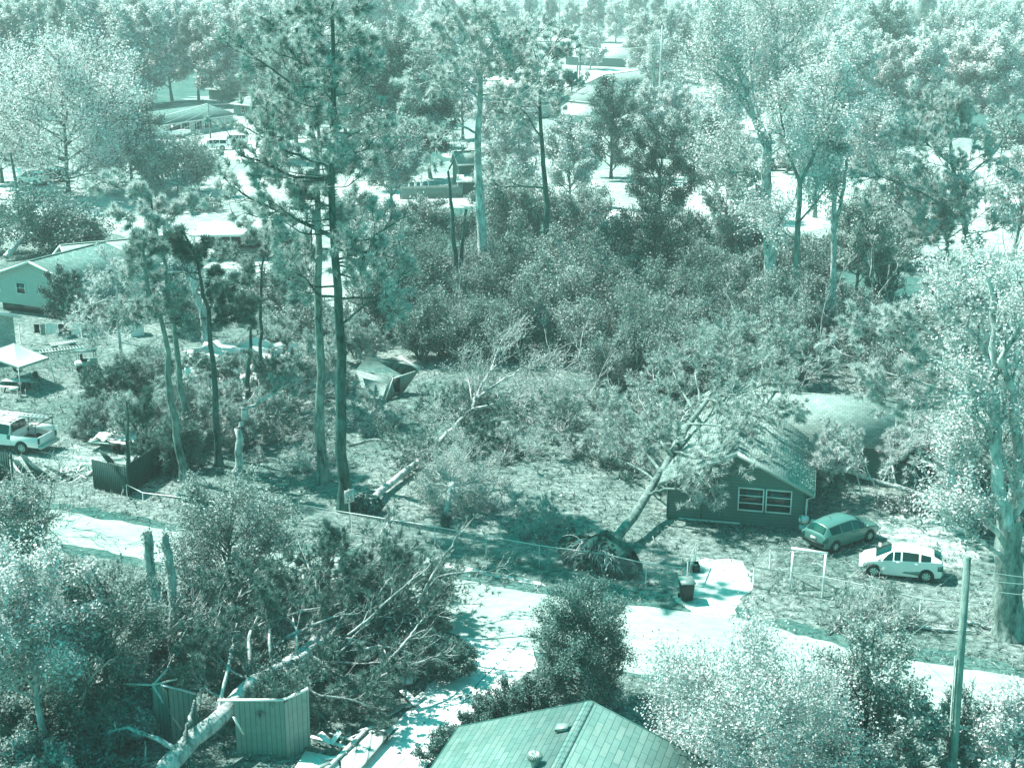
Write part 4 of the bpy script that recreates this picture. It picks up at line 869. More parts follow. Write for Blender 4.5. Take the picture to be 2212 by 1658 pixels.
# fallen pine over the shed, lower left
tr = az((345, 1672, 0.50), (400, 1612, 1.10), (467, 1560, 1.60), (550, 1472, 1.97), (610, 1439, 1.94), (655, 1405, 1.97), (693, 1369, 2.04), (737, 1322, 2.15), (800, 1290, 2.15))
fallen('big pine fallen across the wrecked metal shed at the lower left', at(350, 1680), [(tr, .40, .10, .75, .8),
    (az((633, 1432, 2.), (693, 1392, 2.), (737, 1345, 2.07), (800, 1320, 2.07)), .2, .06, .3, 1.1), (az((737, 1353, 2.00), (790, 1326, 2.11), (837, 1306, 2.15), (887, 1296, 2.07), (952, 1282, 2.)), .09, .02, .2, 1.1),
    (az((397, 1613, 1.20), (405, 1570, 1.90), (420, 1512, 2.25)), .12, .04, None), (az((390, 1622, 1.10), (333, 1590, 1.60), (277, 1570, 1.60), (213, 1585, 1.)), .12, .03, .7, .4), (az((313, 1690, 0.60), (316, 1640, 0.90), (313, 1600, 1.50)), .08, .02, None),
    (az((540, 1439, 2.00), (537, 1372, 3.), (573, 1306, 2.56), (577, 1266, 2.71)), .09, .03, .4, .8), (az((473, 1532, 1.80), (493, 1439, 3.), (513, 1339, 2.71), (480, 1290, 2.92)), .08, .02, .3, .9), (az((403, 1340, 3.), (490, 1310, 2.35), (560, 1250, 4.), (600, 1228, 4.)), .05, .02, .2, .9),
    (az((673, 1375, 2.04), (680, 1310, 2.42), (700, 1240, 2.77), (740, 1170, 5.)), .07, .02, .2, 1), (az((590, 1440, 2.00), (580, 1380, 3.), (590, 1330, 2.42)), .07, .03, .3, .8), (az((700, 1370, 2.00), (760, 1380, 2.), (840, 1400, 1.20), (900, 1390, 0.80)), .07, .02, .2, 1.1),
    (az((660, 1405, 1.97), (720, 1450, 1.60), (790, 1480, 1.20), (830, 1500, 0.80)), .08, .02, .2, 1.1), (az((610, 1440, 2.), (680, 1500, 1.80), (760, 1510, 1.40), (820, 1530, 1.)), .07, .02, .2, 1.1), (az((740, 1325, 2.11), (790, 1260, 2.42), (850, 1215, 2.56)), .07, .02, .2, 1.1),
    (az((800, 1290, 2.15), (870, 1250, 2.21), (940, 1240, 2.)), .06, .02, .2, 1.1), (az((790, 1325, 2.04), (860, 1350, 1.80), (930, 1370, 1.)), .06, .02, .2, 1.1), (az((720, 1340, 2.07), (730, 1280, 2.42), (760, 1230, 4.)), .06, .02, .2, 1.1), (az((550, 1472, 1.97), (500, 1450, 2.15), (460, 1400, 3.)), .06, .02, .2, 1.),
    (az((640, 1420, 2.), (640, 1360, 3.), (620, 1290, 2.56)), .06, .02, .2, 1.), (az((560, 1470, 1.97), (600, 1500, 1.90), (620, 1510, 1.97)), .05, .02, .2, .8), (az((500, 1520, 1.80), (450, 1490, 2.00), (420, 1450, 2.07)), .06, .02, .3, .9), (az((737, 1340, 2.07), (800, 1350, 2.), (870, 1330, 1.40), (930, 1320, 0.90)), .06, .02, .1, 1.1)],
    160, n1=9, n2=7, L1=1.5, L2=.75, N=9500, tuft=(.30, .04, 14), spread=.85, up=.12, sides=12, mats=('bark_pale', 'needle_dark'), curl=.15)
Bu('pine_thicket', 'dark mass of boughs between the fallen pine and the road', 790, 1440, 1345, 130, 161, mat='leaf_dark', N=20000, size=.12, gap=0, cat='fallen boughs')
Bu('pine_thicket', 'dark heap of torn boughs right behind the standing shed wall', 600, 1530, 1430, 110, 162, mat='leaf_dark', N=16000, size=.12, gap=0, cat='fallen boughs')
Bu('pine_thicket', 'dark bough heap at the edge of the driveway', 855, 1385, 1300, 70, 163, mat='leaf_dark', N=16000, size=.12, gap=0, cat='fallen boughs')
# fallen limbs right of the dark house
fallen('pale fallen trunk stretching from the house corner to the big oak', at(2041, 1110), [(az((2060, 1120, .4), (2041, 1105, .5), (1975, 1060, .9), (1905, 1043, 1.1), (1850, 1022, 1.5), (1765, 1008, 2.2)), .20, .07, .8, .9), (az((1935, 1050, 1.), (1925, 1000, 1.8), (1920, 953, 2.6)), .08, .03, .5, .6), (az((1920, 953, 2.6), (1965, 935, 2.8), (2010, 905, 3.)), .04, .02, .3, .6),
    (az((1850, 1022, 1.5), (1800, 980, 2.8), (1780, 950, 3.2)), .05, .02, .1, 1), (az((1880, 1030, 1.3), (1860, 980, 2.6), (1830, 950, 3.2)), .05, .02, .1, 1.), (az((1905, 1043, 1.1), (1930, 990, 2.2), (1970, 960, 2.6)), .05, .02, .1, 1.), (az((1820, 1018, 1.7), (1790, 1000, 2.6)), .05, .02, .1, .8)],
    170, n1=7, n2=5, L1=1.3, L2=.6, N=1500, tuft=(.32, .045, 13), mats=('bark_pale', 'needle_light'))
fallen('short broken log propped in the brush beside the big oak', at(2061, 1050), [(az((2072, 1062, .3), (2061, 1046, .5), (2001, 996, 1.6)), .17, .13, None), (az((2060, 1110, .3), (2095, 1078, 1.), (2150, 1080, 1.6), (2200, 1060, 2.)), .09, .04, None)], 171, name='broken_log', kind='broad', mats=('bark_pale', 'leaf_light'), N=0)
# brush pile far left
fallen('uprooted tree with a pale bent trunk and dark crown at the left edge', at(20, 555), [(az((12, 556, .4), (35, 530, 1.4), (62, 500, 2.6), (85, 482, 3.), (140, 488, 2.4)), .35, .1, .4, 1.3), (az((70, 492, 2.8), (66, 478, 4.), (60, 470, 5.)), .12, .04, .2, 1), (az((90, 485, 3.), (130, 500, 2.), (190, 520, 1.)), .12, .04, .1, 1.3), (az((60, 505, 2.4), (110, 525, 1.2), (150, 535, .6)), .12, .04, .1, 1.3), (az((40, 525, 1.6), (10, 510, 2.), (-20, 505, 2.)), .12, .04, .1, 1.2)],
    172, name='fallen_tree', kind='broad', mats=('bark_pale', 'leaf_dark'), n1=9, n2=8, L1=3., L2=1.6, N=15000, size=.3, sig=.5)
Bu('brush_pile', 'dark brush pile right of the bent pale trunk at the left edge', 135, 545, 470, 78, 173, mat='leaf_dark', N=9000, size=.3, gap=0, cat='brush pile')
Bu('brush_pile', 'tiny dark brush pile at the far left edge', 5, 478, 450, 28, 174, mat='leaf_dark', N=2000, size=.3, gap=0, cat='brush pile')
Bu('brush_pile', 'low brush pile under the crepe myrtle', 430, 455, 428, 60, 175, mat='leaf_mid', N=4000, size=.25, gap=0, cat='brush pile')
# fallen boughs of the pine group
pb = [(250, 880, 790, 70), (330, 860, 760, 70), (400, 960, 830, 80), (310, 950, 860, 70), (450, 930, 830, 70), (620, 880, 760, 90), (540, 960, 860, 70), (690, 840, 740, 80), (610, 780, 700, 70), (480, 850, 760, 70), (770, 780, 690, 60), (360, 1010, 930, 70), (210, 940, 880, 40), (840, 700, 620, 70)]
pb.sort()
for i, (x, y, tp, hw) in enumerate(pb):
    b = at(x, y); h = atY(x, tp, b.y).z; R0 = hw / sc_at(y); rs = np.random.RandomState(180 + i); L = []
    for k in range(9):
        a = rs.random() * 6.28; d = V(math.cos(a), math.sin(a), 0); q = R0 * rs.uniform(.5, 1.)
        L.append(([b + d * q * .1 + V(0, 0, .2), b + d * q * .6 + V(0, 0, h * rs.uniform(.3, .9)), b + d * q + V(0, 0, h * rs.uniform(.1, .9))], .06, .02, .1, 1))
    tree('fallen_bough', 'heap of torn pine boughs, %s from the left around the pine group' % ORD[i], 'fallen boughs', b, L, 180 + i, 'pine', ('bark', ['needle', 'needle_dark', 'needle'][i % 3]), n1=6, n2=4, L1=1.1, L2=.6, N=900, tuft=(.38, .05, 13), ground=.05, group='torn pine boughs around the pine group')
# loose branches lying about
def branch(label, pts, r, seed, n1=3, mats='bark_pale', leaf=None):
    return tree('fallen_branch', label, 'branch', pts[0], [(pts, r, r * .35, .25, 1)], seed, 'broad', (mats, leaf or 'leaf_mid'), n1=n1, n2=3, L1=.9, L2=.4, N=60 if leaf else 0, size=.12, sig=.1, ground=.04, sides=5, group='branches lying in the yards')
branch('pale curved branch lying right of the tallest pine', az((752, 962, .1), (800, 948, .12), (850, 952, .12), (892, 962, .1)), .08, 1, 2)
branch('thin grey branch leaning up the foot of the tallest pine', az((757, 925, .2), (752, 880, .8), (745, 855, 1.2)), .06, 2, 1)
branch('small dark torn branch in the clearing right of the snapped tree', az((1190, 1060, .1), (1210, 1075, .25), (1235, 1080, .1)), .03, 3, 5, 'bark_dark', 'leaf_dark')
branch('thin forked branch on the verge below the white car', az((1790, 1370, .05), (1820, 1345, .2), (1850, 1330, .35)), .05, 4, 3)
branch('short pale log on the verge below the fence', az((1825, 1328, .1), (1868, 1318, .1)), .10, 5, 0)
branch('bent pale branch leaning near the pole', az((1968, 1362, .05), (1972, 1335, .3), (1990, 1325, .5), (2010, 1300, .7)), .05, 6, 1)
branch('long pale log lying before the big oak', az((1985, 1352, .12), (2040, 1360, .12), (2110, 1364, .12)), .11, 7, 1)
branch('pale log lying against the foot of the big oak', az((2088, 1342, .12), (2120, 1350, .12), (2152, 1358, .15)), .10, 8, 1)
branch('dry twig heap on the grass beside the swing frame', az((1810, 1250, .05), (1850, 1245, .15), (1880, 1240, .1)), .03, 9, 12)
branch('dark twig leaning by the road at the far left', az((100, 1120, .05), (108, 1080, 1.), (112, 1060, 1.6)), .05, 10, 3, 'bark_dark', 'leaf_dark')
branch('pale thin branch behind the white car', az((2030, 1265, .05), (2060, 1240, .3), (2085, 1225, .3)), .04, 11, 2)
branch('dark broken stub sticking up in the grass left of the clearing', az((897, 885, .1), (905, 872, .4), (914, 862, .7)), .12, 12, 0, 'bark_dark')
branch('branch with dark needles on the grass left of the fallen log', az((840, 960, .1), (820, 940, .4), (812, 915, .7)), .05, 13, 6, 'bark_dark', 'leaf_dark')

tangle('pale bare limbs fanning up over the big fallen pine at the lower left', ((440, 1320), (900, 1540)), 62, 801, r=.06, needles=600, leafm='needle_dark', z=(.8, 2.6))
tangle('long bare branches arching toward the driveway from the fallen heap', ((560, 1280), (790, 1430)), 26, 802, d0=(.95, .25, .25), r=.06, z=(1., 2.2), L=(3, 5))
tangle('bare stems leaning through the lower left undergrowth', ((120, 1380), (440, 1600)), 34, 803, d0=(.35, .45, .9), r=.05, mat='bark_pale', L=(2, 4.5))
tangle('bare limbs spread over the roof of the dark house', ((1400, 880), (1640, 1060)), 26, 804, d0=(.3, .7, .35), z=(1.8, 4.2), r=.04, needles=500, L=(1.8, 3.8))
tangle('bare limbs behind the dark house, rising from the fallen crown', ((1480, 760), (1760, 900)), 24, 805, d0=(.4, .3, .8), z=(1., 3.), r=.04, needles=700, L=(2., 4.))
tangle('grey twiggy limbs sprawling before the thicket, above the forked crown', ((1020, 780), (1400, 900)), 40, 806, d0=(.6, .4, .7), r=.035, L=(2, 4.5))
tangle('torn limbs around the collapsed mobile home and the leaning pines', ((220, 790), (680, 960)), 44, 807, d0=(.8, .1, .45), r=.045, L=(2, 5), needles=1200)
tangle('torn pale limbs in the brush between the dark house and the big oak', ((1800, 930), (2130, 1110)), 34, 808, d0=(-.5, .3, .6), r=.05, L=(1.5, 4), needles=700, leafm='needle_light')
tangle('pale twigs standing out of the right part of the thicket', ((1500, 640), (1950, 820)), 36, 809, d0=(.1, .2, 1.), z=(1., 3.), r=.05, L=(2, 5))
tangle('pale twigs standing out of the left part of the thicket', ((860, 640), (1400, 800)), 36, 810, d0=(.2, .2, 1.), z=(1., 3.), r=.05, L=(2, 5))
tangle('broken limbs and brush at the left edge of the road, below the broken fence', ((10, 1080), (200, 1180)), 16, 811, d0=(.5, .3, .6), r=.03, L=(1.5, 3))
for i, (x, y, l) in enumerate(((1110, 985, 'dark bough heap lying in the clearing below the forked crown'), (1180, 930, 'bough heap at the right tip of the forked crown'), (1330, 1000, 'bough heap left of the dark house, under the fallen crown'), (1330, 900, 'bough heap between the clearing and the dark house'), (640, 1010, 'bough heap left of the two tall pines'), (960, 900, 'bough heap behind the fallen grey log'), (1840, 1360, 'bough heap on the verge below the fence'))):
    tangle(l, ((x - 45, y - 18), (x + 45, y + 18)), 12, 820 + i, d0=(.4, 0, .25), z=(.1, .4), L=(.8, 2.), r=.025, needles=420, nm='fallen_boughs', leafm='needle_dark' if i % 2 else 'needle', group='bough heaps in the yard')

for i, (x, y, l) in enumerate(((800, 915, 'bough heap right of the tallest pine trunk'), (880, 1000, 'bough heap against the fallen grey log'), (1010, 860, 'brushy heap left of the forked bare crown'), (1250, 985, 'small bough heap in the open clearing'), (1120, 1130, 'small bough heap near the roadside fence'), (600, 940, 'bough heap between the pine group and the tall pines'))):
    tangle(l, ((x - 40, y - 16), (x + 40, y + 16)), 10, 840 + i, d0=(.4, 0, .3), z=(.1, .4), L=(.8, 2.), r=.028, needles=300, nm='fallen_boughs', leafm='needle_dark' if i % 2 else 'needle', group='bough heaps in the yard')
# ------------------------------------------------------------------ buildings
M['shingle'] = brickmat('shingle', .30, .12, 1., .33, .15, 'xy', .012, .22)          # near roof
M['shingle_x'] = brickmat('shingle_x', .40, .28, 1., .3, .16, 'xy', .015, .15)
M['shingle_dark'] = brickmat('shingle_dark', .26, .17, 1., .3, .16, 'xy', .015, .25)
M['siding_dark'] = linemat('siding_dark', .20, 'z', 5.5, .7, contrast=.55, depth=.02, var=.1)
M['siding_light'] = linemat('siding_light', .55, 'z', 6.5, .7, contrast=.55, depth=.02, var=.08)
M['brick'] = brickmat('brick', .40, .75, 1., .28, .11, 'xz', .018, .35)
M['brick_pale'] = brickmat('brick_pale', .55, .8, 1., .6, .25, 'xz', .03, .45)
M['metal_roof'] = linemat('metal_roof', .75, 'x', 2.0, .4, .0, contrast=.3, depth=.03, spec=.6)
M['corrugated'] = linemat('corrugated', .34, 'x', 5.0, .5, .0, contrast=.45, depth=.05, bstr=1., spec=.5)
M['white'] = plain('white_paint', .82, .5, .05, 3, bmp=.05)
M['trim'] = plain('trim_white', .78, .5, .08, 3, bmp=.05)
M['trim_dark'] = plain('trim_dark', .12, .6, .2, 3)
M['glass'] = plain('window_glass', .03, .08, .3, .8, spec=.8, bmp=0)
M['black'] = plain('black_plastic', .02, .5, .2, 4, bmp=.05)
M['grey_metal'] = plain('grey_metal', .40, .4, .15, 6, .3, bmp=.05)
M['galv'] = plain('galvanised', .62, .4, .12, 9, .2, bmp=.05)
M['plank_dark'] = linemat('plank_dark', .07, 'x', 6.5, .85, contrast=.4, depth=.02, var=.2)
M['plank_grey'] = linemat('plank_grey', .34, 'x', 6.5, .85, contrast=.4, depth=.02, var=.2)
def frame_of(P0, P1):                   # local frame: origin P0, x to P1, y away
    P0 = Vector(P0); P1 = Vector(P1); d = P1 - P0; return P0, math.atan2(d.y, d.x), math.hypot(d.x, d.y)
def window_at(parent, x, z, wd, ht, y=0., ax='x', shutters=False, muntins=1, frame='trim', name='window', out=-1):
    """window on a wall at plane y (ax 'x') or at plane x=y (ax 'y'); out: which way the wall faces"""
    f = G(); p = G()
    def bx(c, s, g):
        if ax == 'x': g.box((c[0], y + out * c[1], c[2]), (s[0], s[1], s[2]))
        else: g.box((y + out * c[1], c[0], c[2]), (s[1], s[0], s[2]))
    t = .07
    for sx in (-1, 1): bx((x + sx * wd / 2, .03, z), (t, .07, ht + t), f)
    for sz in (-1, 1): bx((x, .03, z + sz * ht / 2), (wd - t, .07, t), f)
    for k in range(muntins): bx((x, .028, z - ht / 2 + ht * (k + 1) / (muntins + 1)), (wd - t, .05, .045), f)
    bx((x, .008, z), (wd, .012, ht), p)
    o = f.build(name, M[frame], parent); p.build('pane', M['glass'], o)
    if shutters:
        for sx in (-1, 1):
            s = G(); bx((x + sx * (wd / 2 + .26), .025, z), (.36, .05, ht), s); s.build('shutter', M['black'], parent)
    return o
def house(name, label, P0, P1, depth, wh, rise, ridge='x', wall='siding_light', roof='shingle_x', over=.4, windows=(), door=None, base=0., group=None, cat='house', chimney=None, hip=0.):
    o, rz, L = frame_of(P0, P1); root = thing(name, label, cat, o, rz, group)
    w = G(); W = L; D = depth
    # walls as a shell with gables
    def wl(pts): w.add(pts, [(0, 1, 2, 3)])
    b = base
    wl([(0, 0, b), (W, 0, b), (W, 0, wh), (0, 0, wh)]); wl([(W, D, b), (0, D, b), (0, D, wh), (W, D, wh)])
    wl([(0, D, b), (0, 0, b), (0, 0, wh), (0, D, wh)]); wl([(W, 0, b), (W, D, b), (W, D, wh), (W, 0, wh)])
    if hip == 0:
        if ridge == 'x':
            w.add([(0, 0, wh), (0, D, wh), (0, D / 2, wh + rise)], None, [(0, 2, 1)]); w.add([(W, 0, wh), (W, D, wh), (W, D / 2, wh + rise)], None, [(0, 1, 2)])
        else:
            w.add([(0, 0, wh), (W, 0, wh), (W / 2, 0, wh + rise)], None, [(0, 1, 2)]); w.add([(0, D, wh), (W, D, wh), (W / 2, D, wh + rise)], None, [(0, 2, 1)])
    w.build('wall', M[wall], root)
    if base > 0:
        s = G(); s.box((W / 2, D / 2, base / 2), (W - .5, D - .5, base - .01)); s.build('underfloor_shade', M['black'], root)  # black box stands in for the shade under the floor
    r = G(); f = G(); sl = .12; e = over; dz = rise / ((D if ridge == 'x' else W) / 2) * e
    if ridge == 'x':
        x0, x1 = -e, W + e; h = hip
        A = (x0, -e, wh - dz); B = (x1, -e, wh - dz); Cc = (x1 - h, D / 2, wh + rise); Dd = (x0 + h, D / 2, wh + rise); E = (x1, D + e, wh - dz); F = (x0, D + e, wh - dz)
    else:
        y0, y1 = -e, D + e; h = hip
        A = (-e, y1, wh - dz); B = (-e, y0, wh - dz); Cc = (W / 2, y0 + h, wh + rise); Dd = (W / 2, y1 - h, wh + rise); E = (W + e, y0, wh - dz); F = (W + e, y1, wh - dz)
    up = V(0, 0, sl)
    r.slab([Vector(p) + up for p in (A, B, Cc, Dd)], sl - .01); r.slab([Vector(p) + up for p in (E, F, Dd, Cc)], sl - .01)
    if hip > 0:
        r.slab([Vector(p) + up for p in (B, E, Cc)], sl - .01); r.slab([Vector(p) + up for p in (F, A, Dd)], sl - .01)
    ro = r.build('roof', M[roof], root)
    # fascia boards along the eaves and rakes
    for a, c in ((A, B), (E, F)) + ((((B, Cc), (Cc, E), (F, Dd), (Dd, A))) if hip == 0 else ((B, E), (F, A))):
        f.beam(Vector(a) + V(0, 0, .02), Vector(c) + V(0, 0, .02), .05, .2)
    f.build('fascia', M['trim'], root)
    c = G(); c.beam(Vector(Cc) + V(0, 0, sl + .01), Vector(Dd) + V(0, 0, sl + .01), .3, .04); c.build('ridge_cap', M[roof], ro)
    for wn in windows: window_at(root, **wn)
    if door:
        d = G(); d.box((door[0], -.03, base + 1.0), (door[1], .06, 2.0)); dd = d.build('door', M[door[2] if len(door) > 2 else 'trim_dark'], root)
        k = G(); k.box((door[0] + door[1] * .38, -.08, base + 1.), (.05, .05, .12)); k.build('handle', M['galv'], dd)
    if chimney:
        k = G(); k.box((chimney[0], chimney[1], wh + rise * .7), (.7, .7, 1.6)); k.build('chimney', M['brick'], ro)
    return root
def W_(x, z, wd, ht, **k): return dict(x=x, z=z, wd=wd, ht=ht, **k)

# near house (only its roof reaches into the view)
ap = at(1274, 1513, 4.5); rb = at(1200, 1658, 4.5); el = at(1034, 1546, 2.7); elb = at(962, 1658, 2.7)
rd = (rb - ap); rd.z = 0; rd.normalize(); gd = Vector((-rd.y, rd.x, 0))
if gd.x < 0: gd = -gd                                   # to the right along the far gable
half = 5.0; Ln = 14.
rz = math.atan2(gd.y, gd.x); base = Vector((ap.x, ap.y, 0)) - gd * half - Vector((0, 0, 0))
root = thing('house', 'near house seen from above, grey shingle gable roof with two vents at the bottom edge', 'house', base, rz)
# local: x along gable to the right, y = away from the camera side (so -y runs toward the camera along the ridge)
w = G(); wh = 2.55; rise = 1.95; W = 2 * half
w.add([(.4, -.4, 0), (W - .4, -.4, 0), (W - .4, -.4, wh), (.4, -.4, wh)], [(1, 0, 3, 2)]); w.add([(.4, -.4, wh), (W - .4, -.4, wh), (half, -.4, wh + rise - .2)], None, [(1, 0, 2)])
for x in (.4, W - .4): w.add([(x, -.4, 0), (x, -Ln, 0), (x, -Ln, wh), (x, -.4, wh)], [(0, 1, 2, 3)])
w.add([(.4, -Ln, 0), (W - .4, -Ln, 0), (W - .4, -Ln, wh), (.4, -Ln, wh)], [(0, 1, 2, 3)]); w.build('wall', M['brick'], root)
M['near_shingle'] = brickmat('near_shingle', .28, .17, 1., .9, .24, 'yx', .014, .10, bstr=.5)
M['near_shingle_right'] = M['near_shingle']
r = G(); e = .0
r.slab([(0, 0, wh), (0, -Ln, wh), (half, -Ln, wh + rise), (half, 0, wh + rise)], .12, None)
r.slab([(half, 0, wh + rise), (half, -Ln, wh + rise), (W, -Ln, wh), (W, 0, wh)], .12)
ro = r.build('roof', M['near_shingle'], root)
c = G(); sl = rise / half
for s in (-1, 1):
    n = 40
    for i in range(n):
        y0 = -i * .35; c.slab([(half, y0, wh + rise + .012), (half, y0 - .345, wh + rise + .008), (half + s * .17, y0 - .345, wh + rise + .008 - sl * .17), (half + s * .17, y0, wh + rise + .012 - sl * .17)][::s], .006, (0, 0, 1))
c.build('ridge_cap', M['near_shingle'], ro)
f = G(); f.beam((0, .03, wh - .06), (half, .03, wh + rise - .06), .04, .16); f.beam((half, .03, wh + rise - .06), (W, .03, wh - .06), .04, .16)
f.beam((-.03, .0, wh - .08), (-.03, -Ln, wh - .08), .04, .14); f.beam((W + .03, 0, wh - .08), (W + .03, -Ln, wh - .08), .04, .14); f.build('fascia', M['trim_dark'], root)
def loc(o_root, p): return o_root.matrix_world.inverted() @ p
bpy.context.view_layer.update()
Mi = (Matrix.Translation(base) @ Matrix.Rotation(rz, 4, 'Z')).inverted()
def on_roof(px, py):                    # where a picture point meets the left slope
    n = Vector((-sl, 0, 1)).normalized(); o = Mi @ Vector((0, 0, H)); d = (Mi @ (ray(px, py) + Vector((0, 0, H)))) - o
    p0 = Vector((0, 0, wh)); t = (p0 - o).dot(n) / d.dot(n); return o + d * t
q = on_roof(1214, 1576)
v = G(); v.slab([q + V(-.22, -.2, .10), q + V(.24, -.2, .24), q + V(.24, .2, .24), q + V(-.22, .2, .10)], .03); v.box(q + V(.02, 0, .07), (.34, .3, .16)); vb = v.build('box_vent', M['grey_metal'], ro)
v = G(); v.box(q + V(-.19, 0, .03), (.04, .3, .09)); v.build('vent_opening', M['black'], vb)
q = on_roof(1155, 1652); v = G(); v.lathe([(.17, -.15), (.15, .12), (.15, .18)], q, 20); vb = v.build('turbine_vent', M['grey_metal'], ro, smooth=True)
v = G()
for i in range(22):
    a = 6.283 * i / 22; pts = []
    for k in range(7):
        u = k / 6; rr = .13 + .12 * math.sin(u * math.pi * .93 + .12) if k < 6 else .06; aa = a + u * .7
        pts.append(q + V(rr * math.cos(aa), rr * math.sin(aa), .18 + .32 * u))
    v.tube(pts, .022, 4)
v.lathe([(.001, .53), (.07, .52), (.09, .48)], q, 16); v.build('turbine_fins', M['grey_metal'], vb)

# dark house with the pine across it
A0 = at(1440, 1118); A1 = at(1735, 1143); o, rz, L = frame_of(A0, A1)
root = thing('house', 'dark sided house with white framed twin windows, a pine fallen across its roof', 'house', o, rz)
wh = 2.35; rise = 1.85; D = 15.; a = G()
a.add([(0, 0, 0), (L, 0, 0), (L, 0, wh), (0, 0, wh)], [(0, 1, 2, 3)]); a.add([(0, 0, wh), (L, 0, wh), (L / 2, 0, wh + rise)], None, [(0, 1, 2)])
a.add([(0, D, 0), (0, 0, 0), (0, 0, wh), (0, D, wh)], [(0, 1, 2, 3)]); a.add([(L, 0, 0), (L, D, 0), (L, D, wh), (L, 0, wh)], [(0, 1, 2, 3)])
a.add([(L, D, 0), (0, D, 0), (0, D, wh), (L, D, wh)], [(0, 1, 2, 3)]); a.add([(0, D, wh), (L, D, wh), (L / 2, D, wh + rise)], None, [(1, 0, 2)])
wx = L + 4.6; y0, y1 = D - 6.5, D + .0
a.add([(L, y0, 0), (wx, y0, 0), (wx, y0, wh), (L, y0, wh)], [(0, 1, 2, 3)]); a.add([(wx, y0, 0), (wx, y1, 0), (wx, y1, wh), (wx, y0, wh)], [(0, 1, 2, 3)]); a.add([(wx, y0, wh), (wx, y1, wh), (wx, (y0 + y1) / 2, wh + rise)], None, [(0, 1, 2)])
a.add([(wx, y1, 0), (L, y1, 0), (L, y1, wh), (wx, y1, wh)], [(0, 1, 2, 3)])
wo_ = a.build('wall', M['siding_dark'], root)
cb = G(); cb.box((1.92, -.015, 1.1), (.06, .03, 2.2)); cb.box((.03, -.015, 1.15), (.1, .04, 2.3)); cb.box((L - .03, -.015, 1.15), (.1, .04, 2.3)); cb.build('corner_board', M['trim_dark'], wo_)
fnd = G(); fnd.box((2.4, -.06, .06), (3.4, .08, .08)); fnd.build('sill_board', M['white'], root)
M['roof_litter'] = brickmat('roof_litter', .44, .25, 1., .33, .14, 'yx', .015, .2)
r = G(); e = .45; dz = rise / (L / 2) * e; up = .13; R1 = wh + rise
sag = -.18
r.slab([(-e, D + e, wh - dz + up), (-e, -e, wh - dz + up), (L / 2, -e, R1 + up), (L / 2, D / 2, R1 + up + sag)], .12); r.slab([(-e, D + e, wh - dz + up), (L / 2, D / 2, R1 + up + sag), (L / 2, D + e, R1 + up)], .12)
r.slab([(L / 2, -e, R1 + up), (L + e, -e, wh - dz + up), (L + e, D + e, wh - dz + up), (L / 2, D + e, R1 + up)], .12)
ym = (y0 + y1) / 2; ro = r.build('roof', M['roof_litter'], root)
r = G(); r.slab([(L * .5, y0 - e + 3.2, R1 + up - .02), (L + e, y0 - e, wh - dz + up + .02), (wx + e, y0 - e, wh - dz + up + .02), (wx + e, ym, R1 + up)], .12)
r.slab([(wx + e, ym, R1 + up), (wx + e, y1 + e, wh - dz + up), (L + e, y1 + e, wh - dz + up), (L * .5, ym, R1 + up)], .12); r.build('wing_roof', M['shingle_x'], root)
f = G(); f.beam((-e, -e - .03, wh - dz + .04), (L / 2, -e - .03, R1 + .04), .04, .2); f.beam((L / 2, -e - .03, R1 + .04), (L + e, -e - .03, wh - dz + .04), .04, .2)
f.beam((L + e + .03, -e, wh - dz + .02), (L + e + .03, y0 - e, wh - dz + .02), .08, .12); f.beam((wx + e + .03, y0 - e, wh - dz + .05), (wx + e + .03, ym, R1 + .05), .04, .2); f.build('fascia', M['grey_metal'], root)
f = G(); f.tube([(L + e, -e, wh - dz), (L + .1, -.15, wh - .5), (L + .08, -.1, .3), (L + .15, -.35, .06)], .06, 6); f.build('downpipe', M['white'], root)
window_at(root, L * .612, 1.52, 1.35, 1.30, 0, muntins=2, frame='white'); window_at(root, L * .812, 1.52, 1.35, 1.30, 0, muntins=2, frame='white')
ex = G(); ex.box((L * .712, -.02, 1.52), (.16, .03, 1.5)); ex.build('window_trim', M['trim_dark'], root)
sk = G(); sk.box((L + 2.0, y0 - .6, wh - .2), (.8, .06, .3)); sk.build('vent_hood', M['white'], root)
# litter of needles and leaves on its roof
bpy.context.view_layer.update()
rs = np.random.RandomState(3); g2 = G(); n = 5200; yy = rs.uniform(0, D, n); xx = rs.uniform(L / 2, L + e, n); k = np.array([mnoise.noise(Vector((x * .7, y * .5, 3))) for x, y in zip(xx, yy)]) + rs.uniform(-.3, .5, n) > .1
xx = xx[k]; yy = yy[k]; zz = R1 + up + .02 - (xx - L / 2) * rise / (L / 2); leaf_quads(g2, np.stack([xx, yy, zz + rs.random(len(xx)) * .03], 1), rs, .14, .4, 3., .8)
n = 2500; x2 = rs.uniform(-e, L / 2, n); y2 = rs.uniform(0, D, n); leaf_quads(g2, np.stack([x2, y2, R1 + up + .02 - (L / 2 - x2) * rise / (L / 2)], 1), rs, .14, .4, 3., .8)
og = g2.build('roof_leaves', M['leaf_dark'], ro); og['kind'] = 'stuff'

